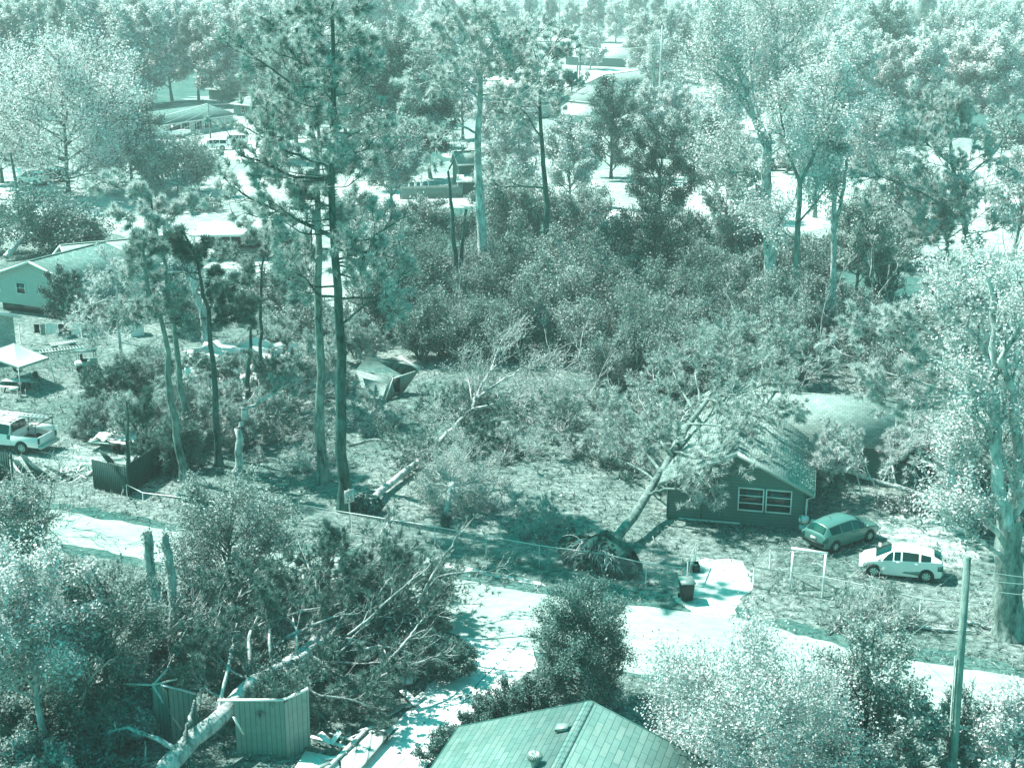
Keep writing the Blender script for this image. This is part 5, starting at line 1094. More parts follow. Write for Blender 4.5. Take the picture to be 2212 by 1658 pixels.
# gabled house at the left edge
Y0 = at(60, 680); g0 = at(-2, 668); g1 = at(170, 690)
house('house', 'light sided gabled house with a small window at the left edge, behind the laundry', g0, g1, 9, 3.3, 1.55, 'y', 'siding_light', 'shingle_dark', .5, [W_(2.0 + .9, 2.25, 1.0, 1.0, muntins=1), W_(.2, 1.9, .5, .4)], base=.7)
h0 = at(170, 668); h1 = at(420, 640)
house('house', 'long low wing with a broad shingle roof right of the gabled house', h0 + V(.0, 1.2, 0), h1 + V(0, 1.2, 0), 11, 2.6, 2.1, 'x', 'siding_light', 'shingle_x', .5, [W_(4, 1.4, 1.2, 1.0, muntins=1)], base=.3)
house('brick_garage', 'pale brick outbuilding with a ribbed metal roof cut by the left edge', at(-140, 800), at(36, 757), 6.0, 2.9, 1.2, 'y', 'brick', 'metal_roof', .45)
# dark open carport behind
root = thing('carport', 'dark open carport with a white fascia on the sandy yard', 'carport', at(432, 560), 0.06)
r = G(); r.box((5.5, 3, 2.7), (12.4, 7, .16)); r.build('roof', M['metal_roof'], root); f = G(); f.box((5.5, -.53, 2.66), (12.4, .05, .3)); f.build('fascia', M['white'], root)
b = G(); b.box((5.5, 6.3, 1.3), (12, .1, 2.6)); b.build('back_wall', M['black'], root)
for x in (-.4, 3.4, 7.4, 11.4): p = G(); p.box((x, -.2, 1.3), (.14, .14, 2.6)); p.build('post', M['white'], root)
# ranch houses at the upper left
r0 = at(352, 300); r1 = at(505, 276)
house('ranch_house', 'pale brick ranch house with black shutters at the upper left, facing the parked cars', r0, r1, 9, 2.7, 1.9, 'x', 'brick_pale', 'shingle_dark', .5,
      [W_(10.2, 1.5, 1.0, 1.5, shutters=True), W_(13.2, 1.5, 1.0, 1.5, shutters=True), W_(6.6, 1.5, 1.0, 1.5, shutters=True)], (3.5, 3.0, 'black'), group=None, hip=3.0)
house('ranch_house', 'darker house with a lit window behind the pale brick ranch house', at(505, 250), at(628, 262), 10, 2.7, 2., 'x', 'siding_dark', 'shingle_x', .5, [W_(3.2, 1.5, 1.3, 1.4, shutters=True)], hip=3)
house('ranch_house', 'roof of a farther house rising behind the ranch houses', at(452, 215), at(535, 222), 10, 2.7, 2.2, 'x', 'siding_dark', 'shingle_x', .5)
# far houses
house('house', 'far house with a pale sunlit roof beyond the utility pole, near the top', at(1222, 140), at(1362, 146), 12, 3., 2.6, 'x', 'siding_dark', 'metal_roof', .6, [W_(12, 1.6, 1.6, 1.2)], group=None)
house('house', 'grey roofed low house left of the dark magnolia', at(1112, 262), at(1225, 246), 10, 2.6, 1.9, 'x', 'siding_light', 'shingle_x', .5, [W_(3, 1.5, 1.2, 1.)], hip=0)
house('house', 'larger grey gable roof right behind the annex beside the dark magnolia', at(1205, 240), at(1300, 250), 11, 2.8, 2.8, 'x', 'siding_light', 'shingle_x', .5)
house('house', 'small annex with one window and a pale roof, left of the dark magnolia', at(1200, 272), at(1262, 280), 7, 2.8, 1.4, 'x', 'siding_light', 'metal_roof', .4, [W_(1.9, 1.7, 1.0, 1.1)], base=.9)
house('house', 'long grey roofed house left of the far twin poles', at(1345, 212), at(1475, 190), 11, 2.7, 2.5, 'x', 'siding_light', 'shingle_x', .5)
house('house', 'low house glimpsed between trees, left of the tall pale pine', at(905, 212), at(1000, 212), 10, 2.7, 2., 'x', 'siding_light', 'shingle_dark', .5, [W_(3, 1.5, 1.2, 1.2)])
house('house', 'pale walled house behind the tall pale pine', at(1010, 250), at(1110, 246), 9, 2.6, 2., 'x', 'siding_light', 'shingle_x', .5)
house('house', 'hip roofed house high on the right above the bright pine', at(1935, 222), at(2085, 228), 14, 2.7, 3., 'x', 'siding_light', 'shingle_x', .5, hip=5)
house('house', 'house with one pale window glimpsed left of the bright pine', at(1868, 298), at(1975, 304), 10, 2.9, 2.4, 'x', 'siding_dark', 'shingle_x', .5, [W_(1.8, 1.6, 1.4, 1.7, muntins=2)])
house('shed', 'bright white garden shed with a gable top left of the bright pine', at(1872, 345), at(1928, 348), 3.6, 2.8, 1.2, 'y', 'white', 'metal_roof', .15, cat='shed')
house('shed', 'tall narrow shed with a lean-to beside the tall pale pine', at(992, 420), at(1032, 418), 3.2, 4.3, 1.3, 'x', 'trim_dark', 'shingle_x', .3, cat='shed')
root = thing('lean_to', 'dark open lean-to with a pale roof on the front of the tall narrow shed', 'shed', at(990, 423), 0)
g = G(); g.slab([(-.2, -1.3, 2.1), (3.2, -1.3, 2.1), (3.2, 1.0, 2.8), (-.2, 1.0, 2.8)], .08); g.build('roof', M['metal_roof'], root); g = G()
for x in (0, 3): g.box((x, -1.1, 1.02), (.1, .1, 2.04))
g.build('post', M['trim'], root)
house('shed', 'metal roofed outbuilding half hidden by the round dark holly', at(1292, 540), at(1392, 545), 6, 2.5, 1.4, 'x', 'siding_light', 'metal_roof', .3, cat='shed')
house('shed', 'small pale wooden shed behind the leaning pines, left', at(282, 727), at(312, 724), 1.2, 1.15, .1, 'x', 'white', 'metal_roof', .05, cat='shed')
# overturned house part and collapsed mobile home
root = thing('wrecked_roof', 'torn shingled roof section lying tilted in the middle yard, right of the tallest pine', 'wreck', at(832, 868))
P = [at(770, 800, 2.0), at(795, 770, 2.4), at(905, 796, 1.8), at(872, 812, 1.2), at(833, 868, .05), at(790, 865, .1), at(850, 818, 1.3), at(905, 800, 1.7), at(873, 845, .1)]
g = G(); g.slab([P[5], P[4], P[6], P[0]], .1); g.build('roof_panel', M['shingle_x'], root, at(832, 868)); g = G(); g.slab([P[0], P[3], P[2], P[1]], .12); g.build('roof_slab', M['shingle_dark'], root, at(832, 868))
g = G(); g.slab([P[4], P[8], P[7], P[6]], .1); g.build('side_wall', M['corrugated'], root, at(832, 868)); g = G(); g.beam(at(862, 770, 2.4), at(905, 797, 1.9), .14, .14); g.build('rafter', M['wood_raw'], root, at(832, 868))
g = G(); g.box(at(857, 830, .9) + V(0, -.12, 0), (.5, .1, 1.0)); g.build('doorway_shade', M['black'], root, at(832, 868))  # black plate in place of the shade inside the opening
rs = np.random.RandomState(8)
root = thing('mobile_home', 'collapsed white mobile home crushed among the pine trunks', 'wreck', at(520, 880)); bo = at(520, 880)
def crumple(g, a, b, c, d, n, amp, rs):
    a, b, c, d = map(Vector, (a, b, c, d)); vs = []; fs = []
    for i in range(n + 1):
        for j in range(n + 1):
            p = a.lerp(b, i / n).lerp(d.lerp(c, i / n), j / n); s = abs(rs.normal()) * amp
            vs.append(tuple(p + V(rs.normal() * amp, rs.normal() * amp * .6, s)))
    for i in range(n):
        for j in range(n): k = i * (n + 1) + j; fs.append((k, k + n + 1, k + n + 2, k + 1))
    g.add(vs, fs)
g = G(); crumple(g, at(405, 770, 1.6), at(625, 770, 1.7), at(600, 742, 2.6), at(450, 745, 2.4), 9, .22, rs); g.build('roof', M['white'], root, bo)
g = G(); crumple(g, at(480, 880, .1), at(580, 880, .1), at(560, 800, 1.6), at(470, 800, 1.9), 7, .28, rs); g.build('torn_wall', M['metal_roof'], root, bo)
g = G(); crumple(g, at(390, 830, .3), at(480, 850, .2), at(470, 790, 1.5), at(405, 790, 1.3), 6, .25, rs); g.build('wall_panel', M['white'], root, bo)
g = G(); crumple(g, at(560, 800, 1.2), at(640, 780, 1.0), at(640, 752, 1.6), at(580, 757, 2.0), 5, .2, rs); g.build('roof_sheet', M['white'], root, bo)
g = G(); g.box(at(525, 790, 1.4), (2.4, .3, 1.3), .1); g.box(at(470, 880, .5) , (6.5, .4, 1.), .1); g.build('interior_shade', M['black'], root, bo)  # solid black boxes stand in for shade within the wreck
for i in range(8):
    x = rs.uniform(395, 640); y = rs.uniform(790, 880); p = at(x, y, .15); q = at(x + rs.uniform(-30, 30), y + rs.uniform(-25, 10), .7 + rs.random()); g = G(); g.beam(p, q, .12, .05); g.build('broken_board', M['wood_raw'], root, bo)
# wrecked metal shed, lower left
root = thing('wrecked_shed', 'wrecked corrugated metal shed under the fallen pine at the lower left', 'shed', at(520, 1640)); bo = at(520, 1640)
def panel(name, a, b, top_a, top_b, mat='corrugated', par=root):
    # local object frame so that the ribs run vertically
    o, rz, L = frame_of(a, b); g = G(); n = max(8, int(L / .1)); vs = []; fs = []
    for i in range(n + 1):
        u = i / n; dx = L * u; z1 = top_a * (1 - u) + top_b * u; off = .018 * (1 if i % 2 else -1) + .12 * math.sin(u * 3.1) * .5
        vs += [(dx, off, 0), (dx, off + .05 * math.sin(u * 5), z1)]
    for i in range(n): fs.append((2 * i, 2 * i + 2, 2 * i + 3, 2 * i + 1))
    g.add(vs, fs); ob = g.build(name, M[mat], par); ob.location = o - bo; ob.rotation_euler = (0, 0, rz); return ob
p = panel('wall_panel', at(512, 1628), at(620, 1632), 2.35, 2.45); p = panel('wall_panel', at(620, 1640), at(672, 1618), 2.45, 2.65)
p = panel('wall_panel', at(338, 1590), at(372, 1600), 2.3, 2.3); p = panel('wall_panel', at(372, 1598), at(428, 1580), 2.3, 1.7)
for a, b, wd in ((at(516, 1545, 0) + V(0, -.1, 2.45 * 0), None, 0),): pass
def board(a, b, wd, ht, nm='broken_board', mt='wood_raw', par=root, bo_=None):
    g = G(); g.beam(a, b, wd, ht); g.build(nm, M[mt], par, bo_ if bo_ is not None else bo)
T1 = at(512, 1628) + V(0, 0, 2.38); T2 = at(620, 1632) + V(0, 0, 2.48); T3 = at(672, 1618) + V(0, 0, 2.7)
board(T1 + V(-.6, 0, 0), T2, .12, .06, 'top_rail', 'white'); board(T2, T3, .14, .06, 'top_rail', 'white')
T4 = at(340, 1590) + V(0, 0, 2.32); T5 = at(428, 1580) + V(0, 0, 1.74); board(T4 + V(.3, 0, 0), T5, .14, .06, 'top_rail', 'white'); board(T4, at(392, 1575, .4), .16, .05); board(T4, T4 + V(.5, .8, .4), .08, .05); board(T4, T4 + V(.9, .3, .1), .08, .05); board(T4 + V(-1.2, .1, 0), T4, .08, .05)
board(at(505, 1548, 2.2), at(525, 1585, 1.2), .10, .04, mt='white'); board(at(683, 1530, 1.6), at(715, 1570, .6), .05, .05, mt='wood_dark')
g = G(); g.slab([at(420, 1412, 2.4), at(450, 1420, 2.2), at(500, 1385, 2.6), at(470, 1376, 2.8)], .05); g.build('roof_sheet', M['metal_roof'], root, bo)
g = G(); g.slab([at(820, 1450, .5), at(892, 1438, .6), at(892, 1476, .3), at(850, 1482, .2)], .05); g.build('roof_sheet', M['metal_roof'], root, bo); board(at(815, 1422, 1.0), at(875, 1408, 1.1), .28, .04)
# rubble of the shed floor
g = G(); g.slab([at(660, 1625, .12), at(730, 1640, .12), at(740, 1700, .12), at(620, 1690, .12)], .1); g.build('floor_slab', M['white'], root, bo)
g = G(); g.slab([at(735, 1640, .25), at(800, 1578, .35), at(850, 1576, .3), at(745, 1700, .2)], .05); g.build('deck_panel', M['metal_roof'], root, bo)
board(at(700, 1665, .3), at(790, 1575, .5), .16, .06); board(at(672, 1590, .3), at(790, 1625, .3), .14, .06, mt='white'); board(at(690, 1582, .6), at(715, 1604, .4), .3, .03, mt='white'); board(at(715, 1604, .4), at(735, 1578, .8), .3, .03, mt='white')
board(at(740, 1590, .3), at(800, 1610, .3), .12, .06); board(at(870, 1490, .3), at(900, 1520, .3), .3, .05, mt='white'); board(at(880, 1525, .15), at(915, 1495, .2), .2, .05); board(at(820, 1555, .12), at(875, 1520, .15), .24, .05, mt='grey_metal')
for i in range(16):
    x = rs.uniform(650, 850); y = 1545 + (850 - x) * .35 + rs.uniform(0, 60); p = at(x, y, rs.uniform(.1, .3)); a_ = rs.uniform(0, 3.14); board(p, p + V(math.cos(a_) * .8, math.sin(a_) * .8, rs.uniform(-.05, .2)), rs.uniform(.06, .2), .04, mt=['wood_raw', 'white', 'wood_dark', 'grey_metal'][i % 4])
M['wood_pole'] = barkmat('wood_pole', .30, .35)
# ------------------------------------------------------------------ cars
def paint(name, v, rough=.3):
    m, n, b, out = newmat(name); b.inputs['Base Color'].default_value = tone(v); b.inputs['Roughness'].default_value = rough
    b.inputs['Specular IOR Level'].default_value = .5; b.inputs['Coat Weight'].default_value = .4; b.inputs['Coat Roughness'].default_value = .08
    vec = coords(n); t = noisetex(n, vec, 2.5, 3); r = ramp(n, [(.3, tone(v * .94)), (.7, tone(v))]); n.links.new(t.outputs['Fac'], r.inputs[0]); n.links.new(r.outputs[0], b.inputs['Base Color']); return m
M['paint_white'] = paint('paint_white', .86); M['paint_silver'] = paint('paint_silver', .20, .25); M['paint_dark'] = paint('paint_dark', .06); M['paint_grey'] = paint('paint_grey', .22)
M['tyre'] = plain('tyre', .02, .8, .2, 5); M['rim'] = plain('rim', .6, .35, .1, 5, .4, bmp=0); M['lamp_red'] = plain('tail_lamp', .12, .2, .1, 3, bmp=0); M['lamp_clear'] = plain('head_lamp', .6, .15, .1, 3, bmp=0)
def wheel(parent, x, y, r, wd, side, loc0=None):
    g = G(); g.lathe([(r * .62, -wd / 2), (r * .9, -wd / 2), (r, -wd * .35), (r, wd * .35), (r * .9, wd / 2), (r * .62, wd / 2)], (x, y, r), 20, 'y'); w_ = g.build('wheel', M['tyre'], parent, smooth=False)
    g = G(); yo = y + side * wd * .42; g.lathe([(r * .62, -.02), (r * .62, .012), (r * .55, .02), (r * .52, 0)], (x, yo, r), 20, 'y')
    for k in range(7):
        a = k * 6.283 / 7; g.beam((x + r * .08 * math.cos(a), yo + side * .01, r + r * .08 * math.sin(a)), (x + r * .58 * math.cos(a), yo + side * .005, r + r * .58 * math.sin(a)), .07, .035, up=(0, 1, 0))
    g.lathe([(.001, side * .02), (r * .16, side * .02), (r * .18, 0)], (x, yo, r), 12, 'y'); g.build('rim', M['rim'], w_)
    g = G(); g.lathe([(.001, 0), (r * .6, 0)], (x, y + side * wd * .3, r), 16, 'y'); g.build('wheel_hub', M['black'], w_)
def car(name, label, st, wr, wb, Wd, mat, loc_, rz, group=None, wins=(), cat='car', truckbed=None, tail=0, lod=False, glass_rear=True, mirror=None):
    """st: stations (x, z_sill, z_belt, z_top, half_width_belt, half_width_top, is_cabin)"""
    root = thing(name, label, cat, loc_, rz, group)
    g = G(); vs = []; n = len(st); K = 8
    for (x, zs, zb, zt, wb_, wt, c) in st:
        wl = wb_ * .96
        ring = [(x, -wl, zs), (x, -wb_, zs + (zb - zs) * .45), (x, -wb_ * .985, zb), (x, -wt, zt - (.03 if c else .0)), (x, -wt * .5, zt + (.05 if c else .04)), (x, wt * .5, zt + (.05 if c else .04)), (x, wt, zt - (.03 if c else .0)), (x, wb_ * .985, zb), (x, wb_, zs + (zb - zs) * .45), (x, wl, zs)]
        vs += ring
    K = 10; fs = []
    for i in range(n - 1):
        for k in range(K - 1): a = i * K + k; fs.append((a, a + K, a + K + 1, a + 1))
        fs.append((i * K + K - 1, i * K + 2 * K - 1, i * K + K, i * K))
    for i, fl in ((0, 1), (n - 1, 0)):
        b = i * K
        for k in range(4):
            q = (b + k, b + k + 1, b + 8 - k, b + 9 - k); fs.append(q if fl else q[::-1])
    g.add(vs, fs); body = g.build('body', M[mat], root, smooth=True)
    bm = body.modifiers.new('b', 'BEVEL'); bm.width = .07; bm.segments = 3; bm.limit_method = 'ANGLE'; bm.angle_limit = math.radians(25)
    # arches
    g = G()
    for x in wb:
        for s in (-1, 1): g.lathe([(.001, 0), (wr * 1.16, 0), (wr * 1.16, -s * .08)], (x, s * (Wd / 2 + .004), wr * 1.04), 20, 'y')
    g.build('wheel_arch', M['black'], root)
    for x in wb:
        for s in (-1, 1): wheel(root, x, s * (Wd / 2 - .10), wr, .22, s)
    # glass: quads on the cabin sides between belt and top, windscreen and rear
    def P(i, k): return Vector(vs[i * K + k])
    def inset(a, b, c, d, m, off):
        a, b, c, d = map(Vector, (a, b, c, d)); ce = (a + b + c + d) / 4; nn = (b - a).cross(d - a).normalized()
        def sh(p): return p + (ce - p).normalized() * m
        return [sh(p) + nn * off for p in (a, b, c, d)]
    for (i, j) in wins:
        for s in (0, 1):
            g = G()
            if s == 0: q = inset(P(i, 2), P(j, 2), P(j, 3), P(i, 3), .07, .0)
            else: q = inset(P(j, 7), P(i, 7), P(i, 6), P(j, 6), .07, .0)
            ny = -1 if s == 0 else 1
            q = [p + V(0, ny * .014, .004) for p in q]; g.add([tuple(p) for p in q], [(0, 1, 2, 3)]); g.build('side_window', M['glass'], root)
    cab = [i for i in range(n) if st[i][6]]
    f, r_ = cab[-1], cab[0]
    for s, kb, kt in ((-1, 2, 3), (1, 7, 6)):
        a_, b_, c_, d_ = P(f, kb), P(f, kb).lerp(P(f + 1, kb), .62), P(f, kt).lerp(P(f + 1, kt), .25), P(f, kt)
        q = inset(a_, b_, c_, d_, .05, 0); q = [p + V(0, s * .016, .004) for p in q]
        g = G(); g.add([tuple(p) for p in (q if s < 0 else q[::-1])], [(0, 1, 2, 3)]); g.build('quarter_window', M['glass'], root)
    def screen(name, i0, i1, dx):
        g = G(); vs_ = []
        for i, t_ in ((i0, .1), (i1, .1)):
            o_ = i1 if i == i0 else i0
            for k in (3, 4, 5, 6):
                p = P(i, k).lerp(P(o_, k), t_); p.y *= .9; vs_.append(tuple(p + V(dx, 0, .035)))
        g.add(vs_, [(k, k + 1, k + 5, k + 4) for k in range(3)]); g.build(name, M['glass'], root)
    screen('windscreen', f + 1, f, .03)
    if glass_rear: screen('rear_window', r_ - 1, r_, -.035)
    x0, zs0, zb0 = st[0][0], st[0][1], st[0][2]; x1 = st[-1][0]; zb1 = st[-1][2]
    for s in (-1, 1):
        g = G(); g.box((x0 + .10, s * (st[1][4] * .92), zb0 - .10), (.26, .16, .26)); g.build('tail_light', M['lamp_red'], root)
        g = G(); g.box((x1 - .16, s * (st[-2][4] * .86), zb1 - .08), (.34, .22, .14)); g.build('headlight', M['lamp_clear'], root)
        mx = st[f + 1][0] - .25; g = G(); g.box((mx, s * (Wd / 2 + .10), st[f][2] + .08), (.14, .2, .15)); g.build('mirror', M[mat], root)
    g = G(); g.box((x0 - .03, 0, zs0 + .12), (.1, Wd * .84, .16)); g.build('rear_bumper', M['black' if mat != 'paint_white' else 'grey_metal'], root)
    g = G(); g.box((x0 - .02, 0, (zs0 + zb0) / 2 + .1), (.03, .34, .16)); g.build('number_plate', M['white'], root)
    g = G()
    for k, dx in enumerate([st[c][0] for c in cab[1:-1]]):
        for s in (-1, 1): g.box((dx + .12, s * (Wd / 2 + .008), st[cab[1]][2] - .12), (.2, .03, .04))
    if g.n: g.build('door_handle', M[mat] if mat == 'paint_white' else M['grey_metal'], root)
    return root
# hatchback with a crushed side, facing left
HB = [(-2.02, .36, .90, .94, .72, .56, 0), (-1.97, .28, 1.10, 1.13, .78, .58, 0), (-1.50, .24, 1.12, 1.36, .82, .50, 1), (-.90, .22, 1.07, 1.47, .845, .53, 1), (.0, .21, 1.02, 1.51, .85, .54, 1), (.38, .21, 1.0, 1.47, .85, .52, 1), (1.30, .23, .92, .95, .84, .62, 0), (1.78, .25, .78, .82, .80, .54, 0), (2.03, .30, .58, .62, .64, .42, 0)]
pA = at(1888, 1245); pB = at(1998, 1257); ctr = (pA + pB) / 2 ; dirv = (pA - pB); rzA = math.atan2(dirv.y, dirv.x); nrmv = V(-dirv.y, dirv.x, 0).normalized()
if nrmv.y < 0: nrmv = -nrmv
hb = car('hatchback', 'white hatchback with a dented side parked on the grass, facing left', HB, .335, (-1.27, 1.28), 1.69, 'paint_white', ctr + nrmv * .75, rzA, wins=((2, 3), (3, 4), (4, 5)))
g = G(); g.slab([(-1.0, .853, .58), (-.2, .86, .50), (-.1, .86, .42), (-.9, .856, .36)], .004, (0, 1, 0)); g.slab([(1.5, .835, .7), (1.85, .80, .66), (1.8, .80, .46), (1.55, .83, .5)], .004, (0, 1, 0)); g.build('dent_shade', M['paint_grey'], hb)  # flat grey patches: shading of the dents put into the colour
g = G(); g.tube([(-.8, 0, 1.56), (-1.0, 0, 1.72)], .012, 4); g.build('antenna', M['black'], hb)
# silver wagon seen from behind-right
WG = [(-2.15, .42, .92, .98, .72, .60, 0), (-2.08, .32, .98, 1.06, .82, .66, 0), (-1.72, .28, 1.02, 1.42, .86, .56, 1), (-.9, .25, .99, 1.50, .87, .61, 1), (-.0, .24, .95, 1.51, .87, .61, 1), (.42, .24, .93, 1.46, .87, .60, 1), (1.22, .26, .94, .98, .86, .68, 0), (1.85, .28, .82, .88, .84, .62, 0), (2.18, .34, .64, .70, .70, .5, 0)]
pA = at(1803, 1192); pB = at(1876, 1168); dirv = (pB - pA); rzA = math.atan2(dirv.y, dirv.x); nrmv = V(-dirv.y, dirv.x, 0).normalized(); nrmv = nrmv if nrmv.x < 0 else -nrmv
wg = car('station_wagon', 'silver compact wagon parked beside the dark house, seen from behind', WG, .33, (-1.35, 1.28), 1.76, 'paint_silver', (pA + pB) / 2 + nrmv * .78, rzA, wins=((2, 3), (3, 4), (4, 5), (5, 6)))
g = G(); g.tube([(-.9, 0, 1.58), (-1.1, 0, 1.74)], .012, 4); g.build('antenna', M['black'], wg)
# heap of bags and boxes at the house corner
g = G(); rs = np.random.RandomState(12); pc = at(1745, 1150)
for i in range(9):
    c = pc + V(rs.uniform(-.4, .5), rs.uniform(-.3, .5), .18 + .22 * (i % 4)); k = 10; vs = []; fs = []; r0 = rs.uniform(.22, .34)
    for a in range(k):
        for b in range(5):
            th_ = 6.283 * a / k; ph = 3.1416 * (b + .5) / 5; rr = r0 * (1 + .25 * mnoise.noise(Vector((a * .9, b * .9, i)))); vs.append(tuple(c + V(math.sin(ph) * math.cos(th_), math.sin(ph) * math.sin(th_), math.cos(ph) * .8) * rr))
    for a in range(k):
        for b in range(4): fs.append((a * 5 + b, a * 5 + b + 1, ((a + 1) % k) * 5 + b + 1, ((a + 1) % k) * 5 + b))
    g.add(vs, fs)
solo('rubbish_bags', g, M['metal_roof'], 'crumpled pile of pale bags at the corner of the dark house', 'bags', pc)
# pickup trucks
def pickup(name, label, loc_, rz, mat, group=None, L=5.9, crew=True, rack=False, Wd=2.0, s=1.0):
    x0 = -L / 2; x1 = L / 2; cb = x0 + 2.05 if crew else x0 + 2.5
    ST = [(cb, .55, 1.18, 1.22, .98, .80, 0), (cb + .05, .5, 1.2, 1.88, .99, .74, 1), (cb + .9, .48, 1.2, 1.94, .99, .76, 1), (x1 - 1.95, .48, 1.18, 1.90, .99, .75, 1), (x1 - 1.25, .48, 1.16, 1.22, .98, .82, 0), (x1 - .25, .5, 1.10, 1.16, .95, .76, 0), (x1, .55, 1.0, 1.02, .85, .66, 0)]
    root = car(name, label, ST, .42, (x0 + 1.25, x1 - 1.0), Wd, mat, loc_, rz, group, wins=((1, 2), (2, 3)), cat='pickup truck')
    g = G()
    for y in (-.96, .96): g.box(((x0 + cb) / 2, y, .88), (cb - x0, .08, .68))
    g.box((x0 + .04, 0, .9), (.08, 1.84, .62)); g.box(((x0 + cb) / 2, 0, .62), (cb - x0 - .1, 1.84, .1))
    bd = g.build('bed', M[mat], root); bd.modifiers.new('b', 'BEVEL').width = .02
    g = G(); g.box(((x0 + cb) / 2, 0, .69), (cb - x0 - .2, 1.8, .03)); g.build('bed_liner', M['black'], bd)
    for sd in (-1, 1):
        g = G(); g.box((x0 - .004, sd * .9, .98), (.06, .17, .34)); g.build('tail_light', M['lamp_red'], root)
    g = G(); g.box((x0 - .12, 0, .56), (.22, 1.9, .16)); g.build('step_bumper', M['galv'], root); g = G(); g.box(((x0 + x1) / 2 + .3, -.98, .42), (1.8, .12, .06)); g.build('running_board', M['black'], root)
    if rack:
        g = G(); zt = 2.05
        for y in (-.9, .9):
            for x in (x0 + .15, cb - .1): g.tube([(x, y, 1.2), (x, y * .96, zt)], .03, 5)
            g.tube([(x0 + .05, y * .96, zt), (x1 - 1.6, y * .96, zt + .05)], .03, 5); g.tube([(x0 + .05, y * .96, zt + .16), (x1 - 1.6, y * .96, zt + .2)], .02, 5)
        for x in (x0 + .1, x0 + 1.0, cb, cb + 1.2, x1 - 1.6): g.tube([(x, -.87, zt + .02), (x, .87, zt + .02)], .025, 5)
        g.tube([(x0 - .02, -.87, zt), (x0 - .14, -.5, zt + .1), (x0 - .14, .5, zt + .1), (x0 - .02, .87, zt)], .03, 5); g.build('ladder_rack', M['black'], root)
        g = G()
        for y in (-.62, -.22): g.beam((x0 + .1, y, zt + .1), (x0 + 4.2, y, zt + .12), .05, .09)
        for k in range(13): g.beam((x0 + .25 + k * .3, -.6, zt + .1), (x0 + .25 + k * .3, -.24, zt + .1), .04, .03)
        lad = g.build('ladder_on_rack', M['white'], root)
        g = G(); g.box(((x0 + cb) / 2 - .1, -.8, 1.32), (1.75, .34, .36)); tb = g.build('toolbox', M['white'], root); g = G()
        for x in (-.5, .4): g.box(((x0 + cb) / 2 - .1 + x, -.975, 1.38), (.1, .02, .1))
        g.build('latch', M['grey_metal'], tb)
    root.scale = (s, s, s); return root
pT = at(68, 976); pick = pickup('pickup_truck', 'white work pickup with a ladder rack, cut off by the left edge', pT + V(-1.75, .95, 0), math.pi - .30, 'paint_white', rack=True)
# wheel at (68,976): truck faces left, tail to the right
pickup('pickup_truck', 'silver pickup parked by the huge round oak', at(78, 436), math.pi + .03, 'paint_silver', crew=False, L=5.3)
SUV = [(-2.5, .45, 1.05, 1.1, .85, .7, 0), (-2.42, .4, 1.12, 1.3, .95, .8, 0), (-2.25, .38, 1.15, 1.84, .98, .76, 1), (-1.1, .36, 1.14, 1.88, .99, .78, 1), (.0, .36, 1.12, 1.88, .99, .78, 1), (.75, .36, 1.12, 1.82, .99, .76, 1), (1.4, .38, 1.12, 1.18, .98, .82, 0), (2.3, .4, 1.05, 1.1, .95, .76, 0), (2.55, .45, .9, .95, .85, .66, 0)]
SW = ((2, 3), (3, 4), (4, 5))
car('suv', 'large white suv parked on the pale drive before the brick ranch house', SUV, .40, (-1.5, 1.5), 1.98, 'paint_white', at(462, 324), math.pi + .15, wins=SW, cat='suv')
car('suv', 'white suv standing behind the large one on the ranch house drive', SUV, .40, (-1.5, 1.5), 1.98, 'paint_white', at(505, 313), math.pi + .1, wins=SW, cat='suv')
car('suv', 'white car with a dark rear window in the shade of the huge oak', SUV, .40, (-1.5, 1.5), 1.98, 'paint_white', at(72, 398), math.pi - .5, wins=SW, cat='suv')
car('suv', 'dark car deep in the shade of the huge oak', SUV, .40, (-1.5, 1.5), 1.98, 'paint_dark', at(112, 392), math.pi + .2, wins=SW, cat='suv')
car('suv', 'dark car parked beyond the field, behind the sweetgum trunk', SUV, .40, (-1.5, 1.5), 1.98, 'paint_dark', at(1688, 368), 0.1, wins=SW, cat='suv')
car('suv', 'second dark car beyond the field, right of the sweetgum trunk', SUV, .40, (-1.5, 1.5), 1.98, 'paint_dark', at(1765, 370), 0.1, wins=SW, cat='suv')
car('hatchback', 'white car on the far street behind the centre pines', HB, .31, (-1.27, 1.28), 1.69, 'paint_white', at(1125, 204), .2, wins=((2, 3), (3, 4), (4, 5), (5, 6)))
car('suv', 'white parked vehicle half hidden in brush left of the bright pine', SUV, .40, (-1.5, 1.5), 1.98, 'paint_white', at(1990, 505), .2, wins=SW, cat='suv')
# boat
g = G(); b0 = at(378, 298); vs = []; fs = []; n = 9
for i in range(n):
    u = i / (n - 1); x = -3 + 6 * u; wd_ = 1.15 * (1 - max(0, (u - .45) / .55) ** 2.2); zk = .45 + .5 * max(0, (u - .6) / .4) ** 2; vs += [(x, 0, zk), (x, -wd_ * .7, zk + .25), (x, -wd_, 1.3 + .25 * u), (x, wd_, 1.3 + .25 * u), (x, wd_ * .7, zk + .25)]
for i in range(n - 1):
    for k in range(5): a_ = i * 5 + k; c_ = i * 5 + (k + 1) % 5; fs.append((a_, c_, c_ + 5, a_ + 5))
g.add(vs, fs); root = thing('boat', 'white motor boat on a trailer beside the brick ranch house', 'boat', b0, .0); g.build('hull', M['white'], root)
g = G(); g.slab([(-.6, -.9, 1.5), (.6, -.8, 1.5), (.3, -.6, 2.3), (-.4, -.6, 2.3)], .04); g.slab([(-.6, .9, 1.5), (-.4, .6, 2.3), (.3, .6, 2.3), (.6, .8, 1.5)], .04); g.build('windshield', M['glass'], root)
